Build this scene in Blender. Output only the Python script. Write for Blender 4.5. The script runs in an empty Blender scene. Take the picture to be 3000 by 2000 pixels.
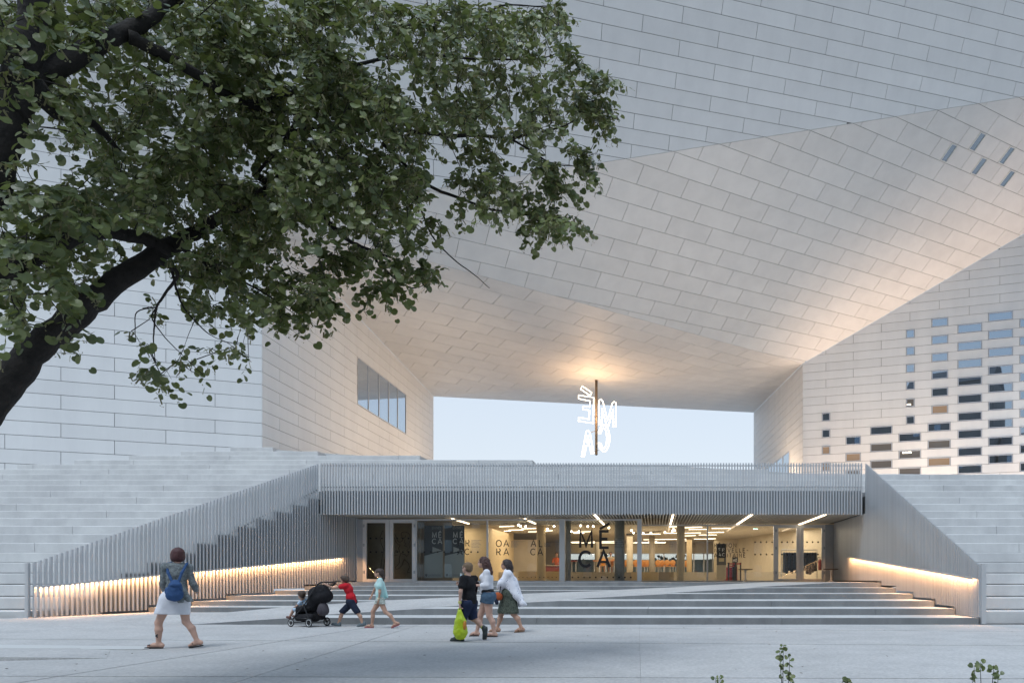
import bpy, bmesh, math, random
import numpy as np
from mathutils import Vector, Matrix

random.seed(7)
rng = np.random.default_rng(7)
S = bpy.context.scene
COL = S.collection

# ------------------------------------------------------------------ camera
F, CX, CY, EYE = 2085.0, 1920.0, 1695.0, 1.15     # focal length and principal point of the 3000 x 2000 photograph
cam_d = bpy.data.cameras.new('camera')
cam = bpy.data.objects.new('camera', cam_d)
COL.objects.link(cam)
cam.location = (0, 0, EYE)
cam.rotation_euler = (math.radians(90), 0, 0)
cam_d.sensor_width = 36.0
cam_d.lens = F / 3000.0 * 36.0
cam_d.shift_x = (1500 - CX) / 3000.0
cam_d.shift_y = (CY - 1000) / 3000.0
cam_d.clip_start = 0.05
cam_d.clip_end = 2000
S.camera = cam

# ------------------------------------------------------------------ dusk sky, weak last light, exposure
SUN_EL, SUN_ROT = math.radians(14), math.radians(200)
W = bpy.data.worlds.new('World')
S.world = W
W.use_nodes = True
wn, wl = W.node_tree.nodes, W.node_tree.links
wn.clear()
w_out = wn.new('ShaderNodeOutputWorld')
w_bg = wn.new('ShaderNodeBackground')
w_sky = wn.new('ShaderNodeTexSky')
w_sky.sky_type = 'NISHITA'
w_sky.sun_disc = False
w_sky.sun_elevation = SUN_EL
w_sky.sun_rotation = SUN_ROT
w_sky.air_density = 1.0
w_sky.dust_density = 0.6
w_sky.ozone_density = 3.0
w_mix = wn.new('ShaderNodeMix')
w_mix.data_type = 'RGBA'
w_mix.inputs[0].default_value = 0.8
# thin cloud veil: paler towards the horizon, bluer overhead
w_tc = wn.new('ShaderNodeTexCoord')
w_sep = wn.new('ShaderNodeSeparateXYZ')
wl.new(w_tc.outputs['Generated'], w_sep.inputs[0])
w_ramp = wn.new('ShaderNodeMapRange')
w_ramp.inputs[1].default_value = 0.0
w_ramp.inputs[2].default_value = 0.75
wl.new(w_sep.outputs['Z'], w_ramp.inputs[0])
w_veil = wn.new('ShaderNodeMix')
w_veil.data_type = 'RGBA'
w_veil.inputs[6].default_value = (8.6, 8.9, 9.15, 1)
w_veil.inputs[7].default_value = (5.2, 7.2, 9.8, 1)
wl.new(w_ramp.outputs[0], w_veil.inputs[0])
wl.new(w_veil.outputs[2], w_mix.inputs[7])
wl.new(w_sky.outputs[0], w_mix.inputs[6])
wl.new(w_mix.outputs[2], w_bg.inputs[0])
w_bg.inputs[1].default_value = 0.08
wl.new(w_bg.outputs[0], w_out.inputs[0])

sun_d = bpy.data.lights.new('sun', 'SUN')
sun = bpy.data.objects.new('sun', sun_d)
COL.objects.link(sun)
sun_d.energy = 1.8
sun_d.angle = math.radians(24)
sun_d.color = (0.92, 0.965, 1.0)
sun.rotation_euler = (math.radians(90) - math.radians(62), 0, math.radians(-20))

S.view_settings.view_transform = 'Standard'
S.view_settings.look = 'None'
S.view_settings.gamma = 1
S.view_settings.exposure = 0.45
S.view_settings.use_curve_mapping = False
S.render.engine = 'CYCLES'
S.cycles.use_denoising = True
S.cycles.max_bounces = 8
S.cycles.transparent_max_bounces = 16
S.cycles.sample_clamp_indirect = 4.0

# ------------------------------------------------------------------ materials
def col(c):
    return (c[0], c[1], c[2], 1.0)

def mat(name, c, rough=0.6, metal=0.0, var=0.0, objvar=0.0, scale=8.0, bump=0.0, bscale=60.0, spec=0.5, c2=None, emis=None, estr=0.0, speck=0.0):
    m = bpy.data.materials.new(name)
    m.use_nodes = True
    nt = m.node_tree
    n, l = nt.nodes, nt.links
    b = n['Principled BSDF']
    b.inputs['Base Color'].default_value = col(c)
    b.inputs['Roughness'].default_value = rough
    b.inputs['Metallic'].default_value = metal
    b.inputs['Specular IOR Level'].default_value = spec
    if emis:
        b.inputs['Emission Color'].default_value = col(emis)
        b.inputs['Emission Strength'].default_value = estr
    if var or c2 or objvar or bump or speck:
        tc = n.new('ShaderNodeTexCoord')
        out = None
        if var or c2:
            nz = n.new('ShaderNodeTexNoise')
            nz.inputs['Scale'].default_value = scale
            nz.inputs['Detail'].default_value = 6
            nz.inputs['Roughness'].default_value = 0.62
            l.new(tc.outputs['Object'], nz.inputs['Vector'])
            mx = n.new('ShaderNodeMix')
            mx.data_type = 'RGBA'
            a = c if c2 else tuple(max(0, x * (1 - var)) for x in c)
            d = c2 if c2 else tuple(min(1, x * (1 + var)) for x in c)
            mx.inputs[6].default_value = col(a)
            mx.inputs[7].default_value = col(d)
            rp = n.new('ShaderNodeValToRGB')
            rp.color_ramp.elements[0].position = 0.3
            rp.color_ramp.elements[1].position = 0.7
            l.new(nz.outputs[0], rp.inputs[0])
            l.new(rp.outputs[0], mx.inputs[0])
            out = mx.outputs[2]
        if speck:
            n2 = n.new('ShaderNodeTexNoise')
            n2.inputs['Scale'].default_value = 38.0
            n2.inputs['Detail'].default_value = 8
            n2.inputs['Roughness'].default_value = 0.8
            l.new(tc.outputs['Object'], n2.inputs['Vector'])
            r2 = n.new('ShaderNodeValToRGB')
            r2.color_ramp.elements[0].position = 0.32
            r2.color_ramp.elements[0].color = (1 - speck, 1 - speck, 1 - speck, 1)
            r2.color_ramp.elements[1].position = 0.6
            r2.color_ramp.elements[1].color = (1, 1, 1, 1)
            l.new(n2.outputs[0], r2.inputs[0])
            m2 = n.new('ShaderNodeMix')
            m2.data_type = 'RGBA'
            m2.blend_type = 'MULTIPLY'
            m2.inputs[0].default_value = 1
            if out:
                l.new(out, m2.inputs[6])
            else:
                m2.inputs[6].default_value = col(c)
            l.new(r2.outputs[0], m2.inputs[7])
            out = m2.outputs[2]
        if objvar:
            oi = n.new('ShaderNodeObjectInfo')
            mr = n.new('ShaderNodeMapRange')
            mr.inputs[3].default_value = 1 - objvar
            mr.inputs[4].default_value = 1 + objvar
            l.new(oi.outputs['Random'], mr.inputs[0])
            m3 = n.new('ShaderNodeMix')
            m3.data_type = 'RGBA'
            m3.blend_type = 'MULTIPLY'
            m3.inputs[0].default_value = 1
            if out:
                l.new(out, m3.inputs[6])
            else:
                m3.inputs[6].default_value = col(c)
            l.new(mr.outputs[0], m3.inputs[7])
            out = m3.outputs[2]
        if out:
            l.new(out, b.inputs['Base Color'])
        if bump:
            nb = n.new('ShaderNodeTexNoise')
            nb.inputs['Scale'].default_value = bscale
            nb.inputs['Detail'].default_value = 5
            l.new(tc.outputs['Object'], nb.inputs['Vector'])
            bp = n.new('ShaderNodeBump')
            bp.inputs['Strength'].default_value = bump
            bp.inputs['Distance'].default_value = 0.02
            l.new(nb.outputs[0], bp.inputs['Height'])
            l.new(bp.outputs[0], b.inputs['Normal'])
    return m

def emit(name, c, s):
    m = bpy.data.materials.new(name)
    m.use_nodes = True
    n, l = m.node_tree.nodes, m.node_tree.links
    n.clear()
    o = n.new('ShaderNodeOutputMaterial')
    e = n.new('ShaderNodeEmission')
    e.inputs[0].default_value = col(c)
    e.inputs[1].default_value = s
    l.new(e.outputs[0], o.inputs[0])
    return m

def glass_mat(name, tint=(0.93, 0.95, 0.95), refl=0.08, gain=1.3):
    m = bpy.data.materials.new(name)
    m.use_nodes = True
    n, l = m.node_tree.nodes, m.node_tree.links
    n.clear()
    o = n.new('ShaderNodeOutputMaterial')
    t = n.new('ShaderNodeBsdfTransparent')
    t.inputs[0].default_value = col(tint)
    g = n.new('ShaderNodeBsdfGlossy')
    g.inputs['Roughness'].default_value = 0.01
    lw = n.new('ShaderNodeFresnel')
    lw.inputs[0].default_value = 1.5
    ad = n.new('ShaderNodeMath')
    ad.operation = 'MULTIPLY_ADD'
    ad.inputs[1].default_value = gain
    ad.inputs[2].default_value = refl * 0.4
    l.new(lw.outputs[0], ad.inputs[0])
    mx = n.new('ShaderNodeMixShader')
    l.new(ad.outputs[0], mx.inputs[0])
    l.new(t.outputs[0], mx.inputs[1])
    l.new(g.outputs[0], mx.inputs[2])
    l.new(mx.outputs[0], o.inputs[0])
    return m

M = {}
M['panel'] = mat('facade concrete', (0.66, 0.67, 0.675), 0.55, var=0.02, objvar=0.035, scale=0.9, spec=0.4, speck=0.05)
M['soffit'] = mat('soffit concrete', (0.66, 0.655, 0.645), 0.55, var=0.02, objvar=0.032, scale=0.9, spec=0.4, speck=0.05)  # same concrete as the facade, with warm bounce light tinted into its colour
M['backing'] = mat('dark joint cavity', (0.13, 0.13, 0.135), 0.9)
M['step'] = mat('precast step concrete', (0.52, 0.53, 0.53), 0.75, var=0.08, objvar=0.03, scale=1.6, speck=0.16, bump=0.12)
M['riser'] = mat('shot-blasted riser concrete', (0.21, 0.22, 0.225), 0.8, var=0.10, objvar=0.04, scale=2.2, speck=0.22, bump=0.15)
M['tier'] = mat('precast tier concrete', (0.56, 0.57, 0.57), 0.75, var=0.06, objvar=0.035, scale=1.2, speck=0.07, bump=0.08)
M['plaza'] = mat('plaza concrete', (0.50, 0.50, 0.495), 0.8, var=0.10, objvar=0.02, scale=0.7, speck=0.22, bump=0.25, bscale=90)
M['gap'] = mat('joint filler', (0.22, 0.22, 0.22), 0.9)
M['alu'] = mat('brushed aluminium', (0.52, 0.54, 0.56), 0.45, metal=0.45, var=0.05, objvar=0.05, scale=3.0)
M['alu_frame'] = mat('aluminium frame', (0.55, 0.56, 0.57), 0.4, metal=0.5)
M['clad'] = mat('grey cladding sheet', (0.30, 0.33, 0.36), 0.5, metal=0.3, var=0.08, scale=2.0)
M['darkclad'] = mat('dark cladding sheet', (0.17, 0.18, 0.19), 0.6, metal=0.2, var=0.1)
M['black'] = mat('black paint', (0.012, 0.012, 0.014), 0.5)
M['ink'] = mat('black vinyl lettering', (0.01, 0.01, 0.012), 0.6)
M['white_ink'] = mat('white vinyl lettering', (0.72, 0.74, 0.74), 0.6)
M['grey_ink'] = mat('grey vinyl lettering', (0.14, 0.15, 0.16), 0.6)
M['glass'] = glass_mat('clear glass', (0.97, 0.98, 0.97))
M['glass_soft'] = glass_mat('low reflection glass', (0.97, 0.98, 0.97), 0.0, .25)
M['led'] = emit('warm LED', (1.0, 0.62, 0.30), 5.0)
M['neon'] = emit('warm white neon', (1.0, 0.82, 0.58), 7.0)
M['tube'] = emit('warm ceiling tube', (1.0, 0.80, 0.55), 3.6)
M['bulb'] = emit('spot bulb', (1.0, 0.85, 0.6), 14.0)
M['win_dark'] = mat('dark window glass', (0.018, 0.024, 0.028), 0.03, spec=1.0)
M['win_mid'] = mat('dimly lit window glass', (0.06, 0.06, 0.06), 0.03, spec=1.0, emis=(0.5, 0.42, 0.36), estr=0.10)  # faint room light put into the pane as its own glow
M['win_warm'] = mat('lit window glass', (0.10, 0.08, 0.06), 0.04, spec=0.8, emis=(0.85, 0.55, 0.34), estr=0.20)
M['wframe'] = mat('window frame', (0.42, 0.46, 0.52), 0.4, metal=0.4)
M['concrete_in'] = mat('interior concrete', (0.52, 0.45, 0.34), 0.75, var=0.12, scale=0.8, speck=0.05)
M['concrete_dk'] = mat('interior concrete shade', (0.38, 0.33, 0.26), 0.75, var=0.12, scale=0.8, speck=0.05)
M['ply'] = mat('pale plywood', (0.62, 0.48, 0.28), 0.6, var=0.08, scale=0.7)
M['ceil'] = mat('lobby ceiling', (0.45, 0.40, 0.33), 0.8)
M['floor_in'] = mat('lobby floor', (0.48, 0.43, 0.35), 0.3, var=0.05)
M['louvre'] = mat('ceiling louvre', (0.50, 0.48, 0.44), 0.5, metal=0.2, objvar=0.05)
M['bark'] = mat('dark bark', (0.008, 0.0075, 0.007), 0.95, c2=(0.026, 0.022, 0.020), scale=9.0, bump=0.9, bscale=26)
M['brass'] = mat('bronze pole', (0.16, 0.13, 0.10), 0.5, metal=0.4)


def weather(m, amount, scale, stretch=(1, 1, 1), lo=.35, hi=.62, voronoi=False):
    """Multiply the base colour by stains: stretched noise, or small round spots."""
    nt = m.node_tree
    n, l = nt.nodes, nt.links
    b = n['Principled BSDF']
    tc = n.new('ShaderNodeTexCoord')
    mp = n.new('ShaderNodeMapping')
    mp.inputs['Scale'].default_value = stretch
    l.new(tc.outputs['Object'], mp.inputs[0])
    if voronoi:
        t = n.new('ShaderNodeTexVoronoi')
        t.inputs['Scale'].default_value = scale
        out = t.outputs['Distance']
    else:
        t = n.new('ShaderNodeTexNoise')
        t.inputs['Scale'].default_value = scale
        t.inputs['Detail'].default_value = 7
        t.inputs['Roughness'].default_value = .65
        out = t.outputs[0]
    l.new(mp.outputs[0], t.inputs['Vector'])
    r = n.new('ShaderNodeValToRGB')
    r.color_ramp.elements[0].position = lo
    r.color_ramp.elements[0].color = (1 - amount, 1 - amount, 1 - amount * .92, 1)
    r.color_ramp.elements[1].position = hi
    r.color_ramp.elements[1].color = (1, 1, 1, 1)
    l.new(out, r.inputs[0])
    mx = n.new('ShaderNodeMix')
    mx.data_type = 'RGBA'
    mx.blend_type = 'MULTIPLY'
    mx.inputs[0].default_value = 1
    src = b.inputs['Base Color'].links[0].from_socket if b.inputs['Base Color'].links else None
    if src:
        l.new(src, mx.inputs[6])
    else:
        mx.inputs[6].default_value = b.inputs['Base Color'].default_value
    l.new(r.outputs[0], mx.inputs[7])
    l.new(mx.outputs[2], b.inputs['Base Color'])

weather(M['panel'], .055, 1.1, (1, 1, .10))
weather(M['soffit'], .045, .9)
weather(M['tier'], .12, 1.3, (1, 1, .25))
weather(M['tier'], .10, .3)
weather(M['step'], .14, .7)
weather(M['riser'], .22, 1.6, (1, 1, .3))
weather(M['plaza'], .06, .25)
weather(M['plaza'], .07, 1.8, lo=.38, hi=.56)
weather(M['plaza'], .20, 17, lo=.40, hi=.58)
weather(M['plaza'], .30, 2.6, lo=.035, hi=.055, voronoi=True)
weather(M['alu'], .10, 2.5, (1, 1, .1))

def mirror_glass(name, dark, tint, fac):
    m = bpy.data.materials.new(name)
    m.use_nodes = True
    n, l = m.node_tree.nodes, m.node_tree.links
    b = n['Principled BSDF']
    b.inputs['Base Color'].default_value = col(dark)
    b.inputs['Roughness'].default_value = .3
    g = n.new('ShaderNodeBsdfGlossy')
    g.inputs[0].default_value = col(tint)
    g.inputs['Roughness'].default_value = .015
    tc = n.new('ShaderNodeTexCoord')
    nz = n.new('ShaderNodeTexNoise')
    nz.inputs['Scale'].default_value = .7
    l.new(tc.outputs['Object'], nz.inputs['Vector'])
    bp = n.new('ShaderNodeBump')
    bp.inputs['Strength'].default_value = .05
    l.new(nz.outputs[0], bp.inputs['Height'])
    l.new(bp.outputs[0], g.inputs['Normal'])
    mx = n.new('ShaderNodeMixShader')
    mx.inputs[0].default_value = fac
    l.new(b.outputs[0], mx.inputs[1])
    l.new(g.outputs[0], mx.inputs[2])
    l.new(mx.outputs[0], n['Material Output'].inputs[0])
    return m
M['win_dark'] = mirror_glass('dark coated window glass', (0.02, 0.024, 0.026), (.62, .80, 1.0), .40)

# ------------------------------------------------------------------ objects
OFF = {}

def link(o):
    COL.objects.link(o)
    return o

def thing(name, label, cat=None, loc=(0, 0, 0), group=None, kind=None):
    o = bpy.data.objects.new(name, None)
    o.empty_display_size = 0.2
    link(o)
    o.location = loc
    OFF[o.name] = np.array(loc, float)
    o['label'] = label
    if cat:
        o['category'] = cat
    if group:
        o['group'] = group
    if kind:
        o['kind'] = kind
    return o

def tag(o, label, cat=None, group=None, kind=None):
    o['label'] = label
    if cat:
        o['category'] = cat
    if group:
        o['group'] = group
    if kind:
        o['kind'] = kind
    return o

def make(name, verts, faces, m, parent=None, smooth=False, mi=None):
    """One mesh object; verts are world coordinates."""
    off = OFF[parent.name] if parent is not None else np.zeros(3)
    me = bpy.data.meshes.new(name)
    v = np.asarray(verts, float) - off
    me.from_pydata(v.tolist(), [], [list(f) for f in faces])
    ms = m if isinstance(m, (list, tuple)) else [m]
    for x in ms:
        me.materials.append(x)
    if mi is not None:
        me.polygons.foreach_set('material_index', np.asarray(mi, np.int32))
    if smooth:
        me.polygons.foreach_set('use_smooth', np.ones(len(me.polygons), bool))
    me.update()
    o = bpy.data.objects.new(name, me)
    link(o)
    if parent is not None:
        o.parent = parent
    OFF[o.name] = off
    return o

class MB:
    def __init__(self):
        self.v, self.f, self.mi, self.cur = [], [], [], 0

    def add(self, vs, fs):
        b = len(self.v)
        self.v.extend([tuple(map(float, p)) for p in vs])
        for f in fs:
            self.f.append([b + i for i in f])
            self.mi.append(self.cur)
        return self

    def box(self, a, b):
        (x0, y0, z0), (x1, y1, z1) = a, b
        vs = [(x0, y0, z0), (x1, y0, z0), (x1, y1, z0), (x0, y1, z0), (x0, y0, z1), (x1, y0, z1), (x1, y1, z1), (x0, y1, z1)]
        return self.add(vs, [(0, 3, 2, 1), (4, 5, 6, 7), (0, 1, 5, 4), (1, 2, 6, 5), (2, 3, 7, 6), (3, 0, 4, 7)])

    def hexa(self, lo, hi):
        """lo, hi: four matching corners each."""
        vs = list(lo) + list(hi)
        return self.add(vs, [(3, 2, 1, 0), (4, 5, 6, 7), (0, 1, 5, 4), (1, 2, 6, 5), (2, 3, 7, 6), (3, 0, 4, 7)])

    def obox(self, c, ax, ay, az):
        c, ax, ay, az = (np.asarray(t, float) for t in (c, ax, ay, az))
        lo = [c - ax - ay - az, c + ax - ay - az, c + ax + ay - az, c - ax + ay - az]
        hi = [c - ax - ay + az, c + ax - ay + az, c + ax + ay + az, c - ax + ay + az]
        return self.hexa(lo, hi)

    def prism(self, top, depth, side=0):
        n = len(top)
        bot = [(p[0], p[1], p[2] - depth) for p in top]
        fs = [tuple(range(n)), tuple(range(2 * n - 1, n - 1, -1))]
        for i in range(n):
            j = (i + 1) % n
            fs.append((i, n + i, n + j, j))
        self.add(list(top) + bot, fs)
        if side:
            for i in range(n + 1):
                self.mi[-1 - i] = side
        return self

    def tube(self, pts, rad, n=8, cap=True, closed=False):
        pts = [np.asarray(p, float) for p in pts]
        k = len(pts)
        if not hasattr(rad, '__len__'):
            rad = [rad] * k
        b = len(self.v)
        prev = None
        for i, p in enumerate(pts):
            if closed:
                t = pts[(i + 1) % k] - pts[i - 1]
            else:
                t = pts[min(i + 1, k - 1)] - pts[max(i - 1, 0)]
            t = t / (np.linalg.norm(t) + 1e-9)
            if prev is None:
                up = np.array([0, 0, 1.0]) if abs(t[2]) < 0.9 else np.array([1.0, 0, 0])
                s = np.cross(t, up)
            else:
                s = prev - t * np.dot(prev, t)
            s /= np.linalg.norm(s) + 1e-9
            prev = s
            w = np.cross(t, s)
            for a in range(n):
                ang = 2 * math.pi * a / n
                q = p + rad[i] * (math.cos(ang) * s + math.sin(ang) * w)
                self.v.append(tuple(q))
        rng_k = k if closed else k - 1
        for i in range(rng_k):
            i2 = (i + 1) % k
            for a in range(n):
                c = (a + 1) % n
                self.f.append([b + i * n + a, b + i * n + c, b + i2 * n + c, b + i2 * n + a])
                self.mi.append(self.cur)
        if cap and not closed:
            self.f.append([b + a for a in range(n)][::-1])
            self.f.append([b + (k - 1) * n + a for a in range(n)])
            self.mi += [self.cur, self.cur]
        return self

    def lathe(self, c, prof, n=16):
        """prof: (radius, z) from bottom to top round the vertical through c."""
        b = len(self.v)
        for r, z in prof:
            for a in range(n):
                t = 2 * math.pi * a / n
                self.v.append((c[0] + r * math.cos(t), c[1] + r * math.sin(t), c[2] + z))
        for i in range(len(prof) - 1):
            for a in range(n):
                d = (a + 1) % n
                self.f.append([b + i * n + a, b + i * n + d, b + (i + 1) * n + d, b + (i + 1) * n + a])
                self.mi.append(self.cur)
        self.f.append([b + a for a in range(n)][::-1])
        self.f.append([b + (len(prof) - 1) * n + a for a in range(n)])
        self.mi += [self.cur, self.cur]
        return self

    def disc(self, c, u, v, r, n=8, th=0.004):
        c, u, v = (np.asarray(t, float) for t in (c, u, v))
        w = np.cross(u, v)
        ring = [c + r * (math.cos(2 * math.pi * a / n) * u + math.sin(2 * math.pi * a / n) * v) for a in range(n)]
        vs = ring + [p + w * th for p in ring]
        fs = [tuple(range(n))[::-1], tuple(range(n, 2 * n))] + [(a, (a + 1) % n, n + (a + 1) % n, n + a) for a in range(n)]
        return self.add(vs, fs)

    def ball(self, c, r, nu=10, nv=6):
        rx, ry, rz = (r, r, r) if not hasattr(r, '__len__') else r
        prof = []
        b = len(self.v)
        for i in range(nv + 1):
            ph = -math.pi / 2 + math.pi * i / nv
            for a in range(nu):
                t = 2 * math.pi * a / nu
                self.v.append((c[0] + rx * math.cos(ph) * math.cos(t), c[1] + ry * math.cos(ph) * math.sin(t), c[2] + rz * math.sin(ph)))
        for i in range(nv):
            for a in range(nu):
                d = (a + 1) % nu
                self.f.append([b + i * nu + a, b + i * nu + d, b + (i + 1) * nu + d, b + (i + 1) * nu + a])
                self.mi.append(self.cur)
        return self

    def build(self, name, m, parent=None, smooth=False):
        return make(name, self.v, self.f, m, parent, smooth, self.mi if isinstance(m, (list, tuple)) else None)

def at(x, y, d):
    """World point at depth d seen at pixel (x, y) of the photograph."""
    return np.array([(x - CX) / F * d, d, EYE + (CY - y) / F * d])

def ray(x, y):
    return np.array([(x - CX) / F, 1.0, (CY - y) / F])

EYEP = np.array([0, 0, EYE])

def hit(x, y, p, n):
    r = ray(x, y)
    return EYEP + r * (np.dot(p - EYEP, n) / np.dot(r, n))

def unit(v):
    v = np.asarray(v, float)
    return v / np.linalg.norm(v)

def pix(p):
    return CX + F * p[0] / p[1], CY - F * (p[2] - EYE) / p[1]

def clip_poly(poly, a, b, c):
    """Keep a*x + b*y <= c of a 2-D polygon."""
    out = []
    for i in range(len(poly)):
        p, q = poly[i], poly[(i + 1) % len(poly)]
        dp, dq = a * p[0] + b * p[1] - c, a * q[0] + b * q[1] - c
        if dp <= 0:
            out.append(p)
        if (dp < 0 < dq) or (dq < 0 < dp):
            t = dp / (dp - dq)
            out.append((p[0] + t * (q[0] - p[0]), p[1] + t * (q[1] - p[1])))
    return out

def area2(p):
    return 0.5 * sum(p[i][0] * p[(i + 1) % len(p)][1] - p[(i + 1) % len(p)][0] * p[i][1] for i in range(len(p)))

def area_light(name, loc, rot, sx, sy, energy, c, parent=None, spread=None):
    d = bpy.data.lights.new(name, 'AREA')
    d.shape = 'RECTANGLE'
    d.size, d.size_y = sx, sy
    d.energy = energy
    d.color = c
    if spread:
        d.spread = spread
    o = bpy.data.objects.new(name, d)
    link(o)
    o.matrix_world = Matrix.Translation(loc) @ rot.to_4x4()
    return o

def look_rot(direction, up=(0, 0, 1)):
    """Rotation whose -Z points along direction and whose X is horizontal or along 'up' hint."""
    return Vector(direction).to_track_quat('-Z', 'Y').to_matrix()

# ================================================================== SETTING: ground
def fence_left(d):
    return -21.47 + 0.301 * d

XR = 8.2            # plane of the right-hand fence
LAND = 1.02

def ground_z(x, d):
    s = min(1.0, max(0.0, (-11.8 - x) / 4.1))
    t = min(1.0, max(0.0, (d - 14.5) / 3.5))
    t = t * t * (3 - 2 * t)
    return 0.158 * s * t

mb = MB()
mb.add([(-900, -900, -0.35), (900, -900, -0.35), (900, 900, -0.35), (-900, 900, -0.35)], [(0, 1, 2, 3)])
earth = mb.build('ground', M['plaza'])
earth['kind'] = 'structure'
mb = MB()
mb.box((-60, -25, -0.30), (60, 18.3, -0.06))
base = mb.build('plaza_base', M['gap'])
base['kind'] = 'structure'

plaza = thing('plaza', 'pale concrete plaza poured in large slabs with thin joints', loc=(0, 0, 0), kind='structure')
lines = []          # (a, b, c): a*x + b*y = c

def line_through(p, q):
    a, b = q[1] - p[1], p[0] - q[0]
    l = math.hypot(a, b)
    return (a / l, b / l, (a * p[0] + b * p[1]) / l)

def gp(x, y):
    p = at(x, y, F * EYE / (y - CY))
    return (p[0], p[1])

lines.append(line_through(gp(0, 1870), gp(3000, 1890)))
lines.append(line_through(gp(1255, 1820), gp(680, 2000)))
lines.append(line_through(gp(1873, 1835), gp(1877, 1990)))
lines.append(line_through(gp(0, 1979), gp(1200, 1982)))
lines.append(line_through(gp(0, 1822), gp(900, 1830)))
lines.append(line_through(gp(45, 2000), gp(165, 1981)))
polys = [[(-40.0, -8.0), (30.0, -8.0), (30.0, 17.998), (-40.0, 17.998)]]
for (a, b, c), hg in zip(lines, (.028, .010, .0012, .022, .022, .016)):
    nxt = []
    for p in polys:
        cen = np.mean(p, axis=0)
        for s in (1, -1):
            q = clip_poly(p, s * a, s * b, s * c - hg)
            if len(q) > 2 and abs(area2(q)) > 0.05:
                nxt.append(q)
    polys = nxt
folds = [(1, 0, -11.8), (1, 0, -15.9), (0, 1, 14.5), (0, 1, 15.4), (0, 1, 16.2), (0, 1, 17.1)]
for p in polys:
    pieces = [p]
    for (a, b, c) in folds:
        nx = []
        for q in pieces:
            for s in (1, -1):
                r = clip_poly(q, s * a, s * b, s * c)
                if len(r) > 2 and abs(area2(r)) > 1e-4:
                    nx.append(r)
        pieces = nx
    mb = MB()
    for q in pieces:
        if area2(q) < 0:
            q = q[::-1]
        mb.prism([(x, y, ground_z(x, y)) for x, y in q], 0.07)
    mb.build('slab', M['plaza'], plaza)

# low wedge with a ribbed strip, bottom left
mb = MB()
wl_, wr_ = gp(-120, 1938), gp(312, 1927)
top_z = 0.075
pts_f = [(wl_[0], wl_[1], top_z), (wr_[0], wr_[1], 0.004), (gp(330, 1890)[0], gp(330, 1890)[1], 0.003), (gp(-120, 1880)[0], gp(-120, 1880)[1], 0.006)]
mb.prism(pts_f, 0.06)
kerb = mb.build('dropped_kerb', M['plaza'])
tag(kerb, 'low concrete wedge sloping into the plaza at its left edge', kind='structure')
mb = MB()
e0, e1 = gp(-100, 1899), gp(440, 1899)
n_r = 60
for i in range(n_r):
    x = e0[0] + (e1[0] - e0[0]) * i / n_r
    zz = 0.03 * max(0.0, 1 - (i / n_r) * 1.15)
    mb.box((x, e0[1] - 0.20, zz + 0.004), (x + 0.055, e0[1] + 0.32, zz + 0.013))
st = mb.build('tactile_strip', mat('tactile paving', (0.50, 0.51, 0.51), 0.7))
tag(st, 'ribbed pale tactile strip in the paving at lower left', 'tactile strip')

# ================================================================== SETTING: entrance steps and ramp
steps = thing('entrance_steps', 'broad pale concrete steps crossed by a slanting ramp', kind='structure')
dk = [None, 18.0, 19.4, 20.85, 22.6, 24.2, 25.8, 27.3]
dl = [19.7, 21.16, 22.5, 23.7, 25.66, 27.0, 28.5]
Xk = [-11.8, -9.2, -6.4, -2.8, 0.4, 3.4, 6.5]
Xl = [-12.6, -11.1, -8.8, -5.6, -1.6, 1.5, 4.3]
zk = [0.17 * k for k in range(7)]
zl = [0.165 + 0.1425 * k for k in range(7)]

def nosed(mb, top, depth, edge):
    """Prism of a tread whose front edge (first two points) carries a small chamfer."""
    mb.prism(top, depth)

def split_run(poly_fn, xa, xb, joints):
    xs = [xa] + [j for j in joints if xa + 0.5 < j < xb - 0.5] + [xb]
    return list(zip(xs[:-1], xs[1:]))

for k in range(1, 6):
    for (a, b) in split_run(None, Xk[k], XR - 0.02, [Xk[k] + 6.2, Xk[k] + 12.4, Xk[k] + 18.6]):
        g = 0.004
        mb = MB()
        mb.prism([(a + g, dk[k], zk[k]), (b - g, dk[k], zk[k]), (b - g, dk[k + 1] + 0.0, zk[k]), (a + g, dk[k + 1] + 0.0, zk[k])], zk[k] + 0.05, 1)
        mb.build('step', [M['step'], M['riser']], steps)
for k in range(1, 6):
    ya, yb = dl[k], dl[k + 1]
    xa = fence_left(ya) + 0.03
    mid = xa + (Xl[k] - xa) * 0.55
    tops = [[(xa, ya, zl[k]), (mid - .004, ya, zl[k]), (mid - .004, yb, zl[k]), (fence_left(yb), yb, zl[k])],
            [(mid + .004, ya, zl[k]), (Xl[k], ya, zl[k]), (Xl[k], yb, zl[k]), (mid + .004, yb, zl[k])]]
    for t in tops:
        mb = MB()
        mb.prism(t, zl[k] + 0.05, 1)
        mb.build('step', [M['step'], M['riser']], steps)
mb = MB()
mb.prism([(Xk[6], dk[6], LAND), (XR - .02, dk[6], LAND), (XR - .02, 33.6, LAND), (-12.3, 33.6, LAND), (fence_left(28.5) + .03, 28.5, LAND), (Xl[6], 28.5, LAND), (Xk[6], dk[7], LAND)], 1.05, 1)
mb.build('landing', [M['step'], M['riser']], steps)
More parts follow.
